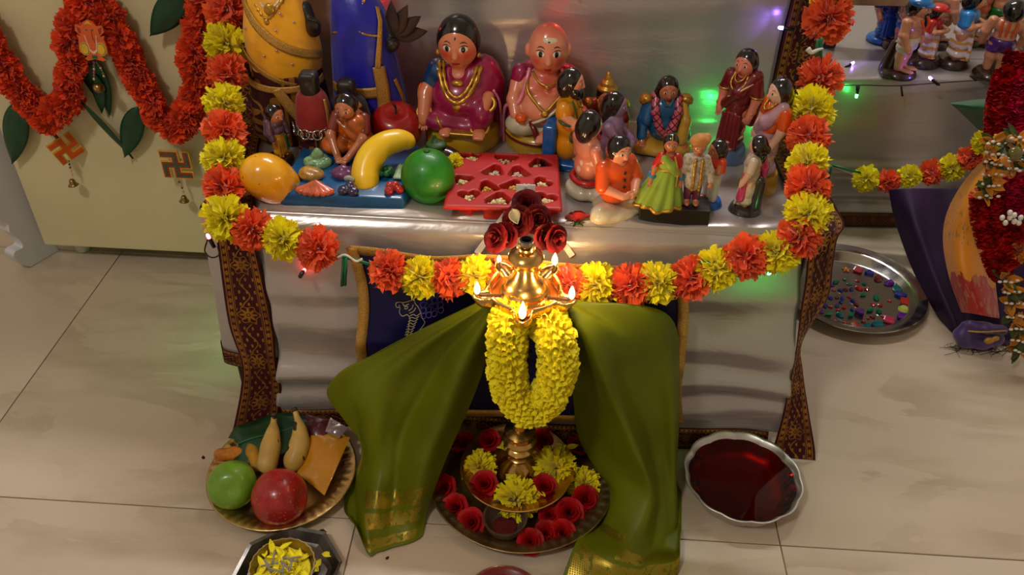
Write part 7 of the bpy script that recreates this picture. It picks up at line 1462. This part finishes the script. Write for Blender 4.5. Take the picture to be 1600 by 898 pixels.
# ================================================================ string lights
M_WIRE = mat('black_wire', (10, 10, 10), .5)
def led(p, d, col, lab, power=.03, strength=40, wire=None, glow=True):
    t = thing('led_bulb', lab, 'light', p, rot=aim(d)); q = MB(); q.lathe([(0, -.016), (.0028, -.016), (.0030, -.004), (.0026, 0), (0, 0)], 10); q.build('socket', M_BLACK, t); q = MB(); q.lathe([(.0024, 0), (.0026, .004), (.0018, .007), (0, .008)], 10); q.build('lens', emit('led_%d_%d_%d' % col, col, strength), t)
    l = bpy.data.lights.new('led_glow', 'SPOT'); l.energy = power * 1.3; l.color = lin(col)[:3]; l.shadow_soft_size = .004; l.spot_size = math.radians(120); l.spot_blend = .8; o = bpy.data.objects.new('led_glow', l); COL.objects.link(o); o.parent = t; o.location = (0, 0, .010); o.rotation_euler = (PI, 0, 0)
    return t
G_, R_c, B_c, V_c = (40, 255, 90), (255, 50, 50), (90, 120, 255), (150, 110, 255)
led(at_y(1203, 424, .900), (0, .45, -.9), G_, 'green light bulb under the garland at right of table front', .09, 90)
led(at_z(1128, 212, TZ + .022), (-.3, .6, .4), G_, 'green light bulb at foot of the backdrop left of maroon sari woman', .09); led(at_z(1184, 196, TZ + .02), (.3, .6, .3), G_, 'green light bulb on table behind the braided woman', .06)
led((-.492, 1.11, .15), (-.6, -.05, -.85), G_, 'green light bulb at left side of the table near the floor', .16)
led(at_y(327, 372, .93), (-.2, -.1, 1), R_c, 'red light bulb with black socket at left corner of the table', .02); led(at_y(474, 424, .912), (0, 1, -.2), R_c, 'red light bulb behind the orange flower on table front', .03)
led(at_y(1224, 44, 1.245), (-1, .3, 0), V_c, 'violet-blue light bulb on the right border of the backdrop', .05); led(at_z(1456, 124, RZ + .012), (-.8, .3, .5), V_c, 'violet light bulb on the edge of the right step', .06); led(at_y(1339, 147, 1.575), (0, -.2, -1), G_, 'green light bulb hanging below the right step edge', .05)
led(at_y(587, 3, 1.24), (0, -.4, -1), R_c, 'red light bulb at the top of the backdrop beside the blue idol', .08); led((.02, 1.245, .60), (0, -.5, -1), R_c, 'red light bulb on the backdrop above the bald man doll', .20)
led(at_y(1330, 100, 1.66), (.4, .2, .2), V_c, 'violet light bulb behind the garland on the right step', .06)
wr = thing('light_wire', 'thin black string-light wire running along the right step edge', 'wire')
q = MB(); q.tube(spline(np.array([at_y(1308, 134, 1.578), at_y(1350, 133, 1.580), at_y(1400, 134, 1.582), at_y(1460, 130, 1.59), at_y(1520, 126, 1.60), at_y(1580, 124, 1.612)]), 60), .0011, 6); q.build('wire', M_WIRE, wr)
for u, v, u2, v2 in ((1339, 134, 1339, 146), (1408, 134, 1410, 150), (1456, 124, 1468, 133), (1516, 118, 1526, 126)): q = MB(); q.tube([at_y(u, v, 1.575), at_y(u2, v2, 1.575)], .002, 6); q.build('socket_lead', M_WIRE, wr)
w2 = thing('light_wire', 'black string-light wire looped beside the red bulb at the table corner', 'wire'); q = MB(); q.tube(spline(np.array([at_y(325, 372, .935), at_y(320, 392, .93), at_y(330, 402, .925), at_y(342, 398, .925), at_y(340, 384, .93)]), 30), .0011, 6); q.build('wire', M_WIRE, w2)
w3 = thing('light_wire', 'black string-light wire running up the right border of the backdrop', 'wire'); q = MB(); q.tube(spline(np.array([at_y(1262, -5, 1.248), at_y(1256, 40, 1.248), at_y(1246, 90, 1.248), at_y(1238, 150, 1.248)]), 30), .0012, 6); q.tube([at_y(1256, 40, 1.248), at_y(1230, 44, 1.246)], .0012, 6); q.build('wire', M_WIRE, w3)
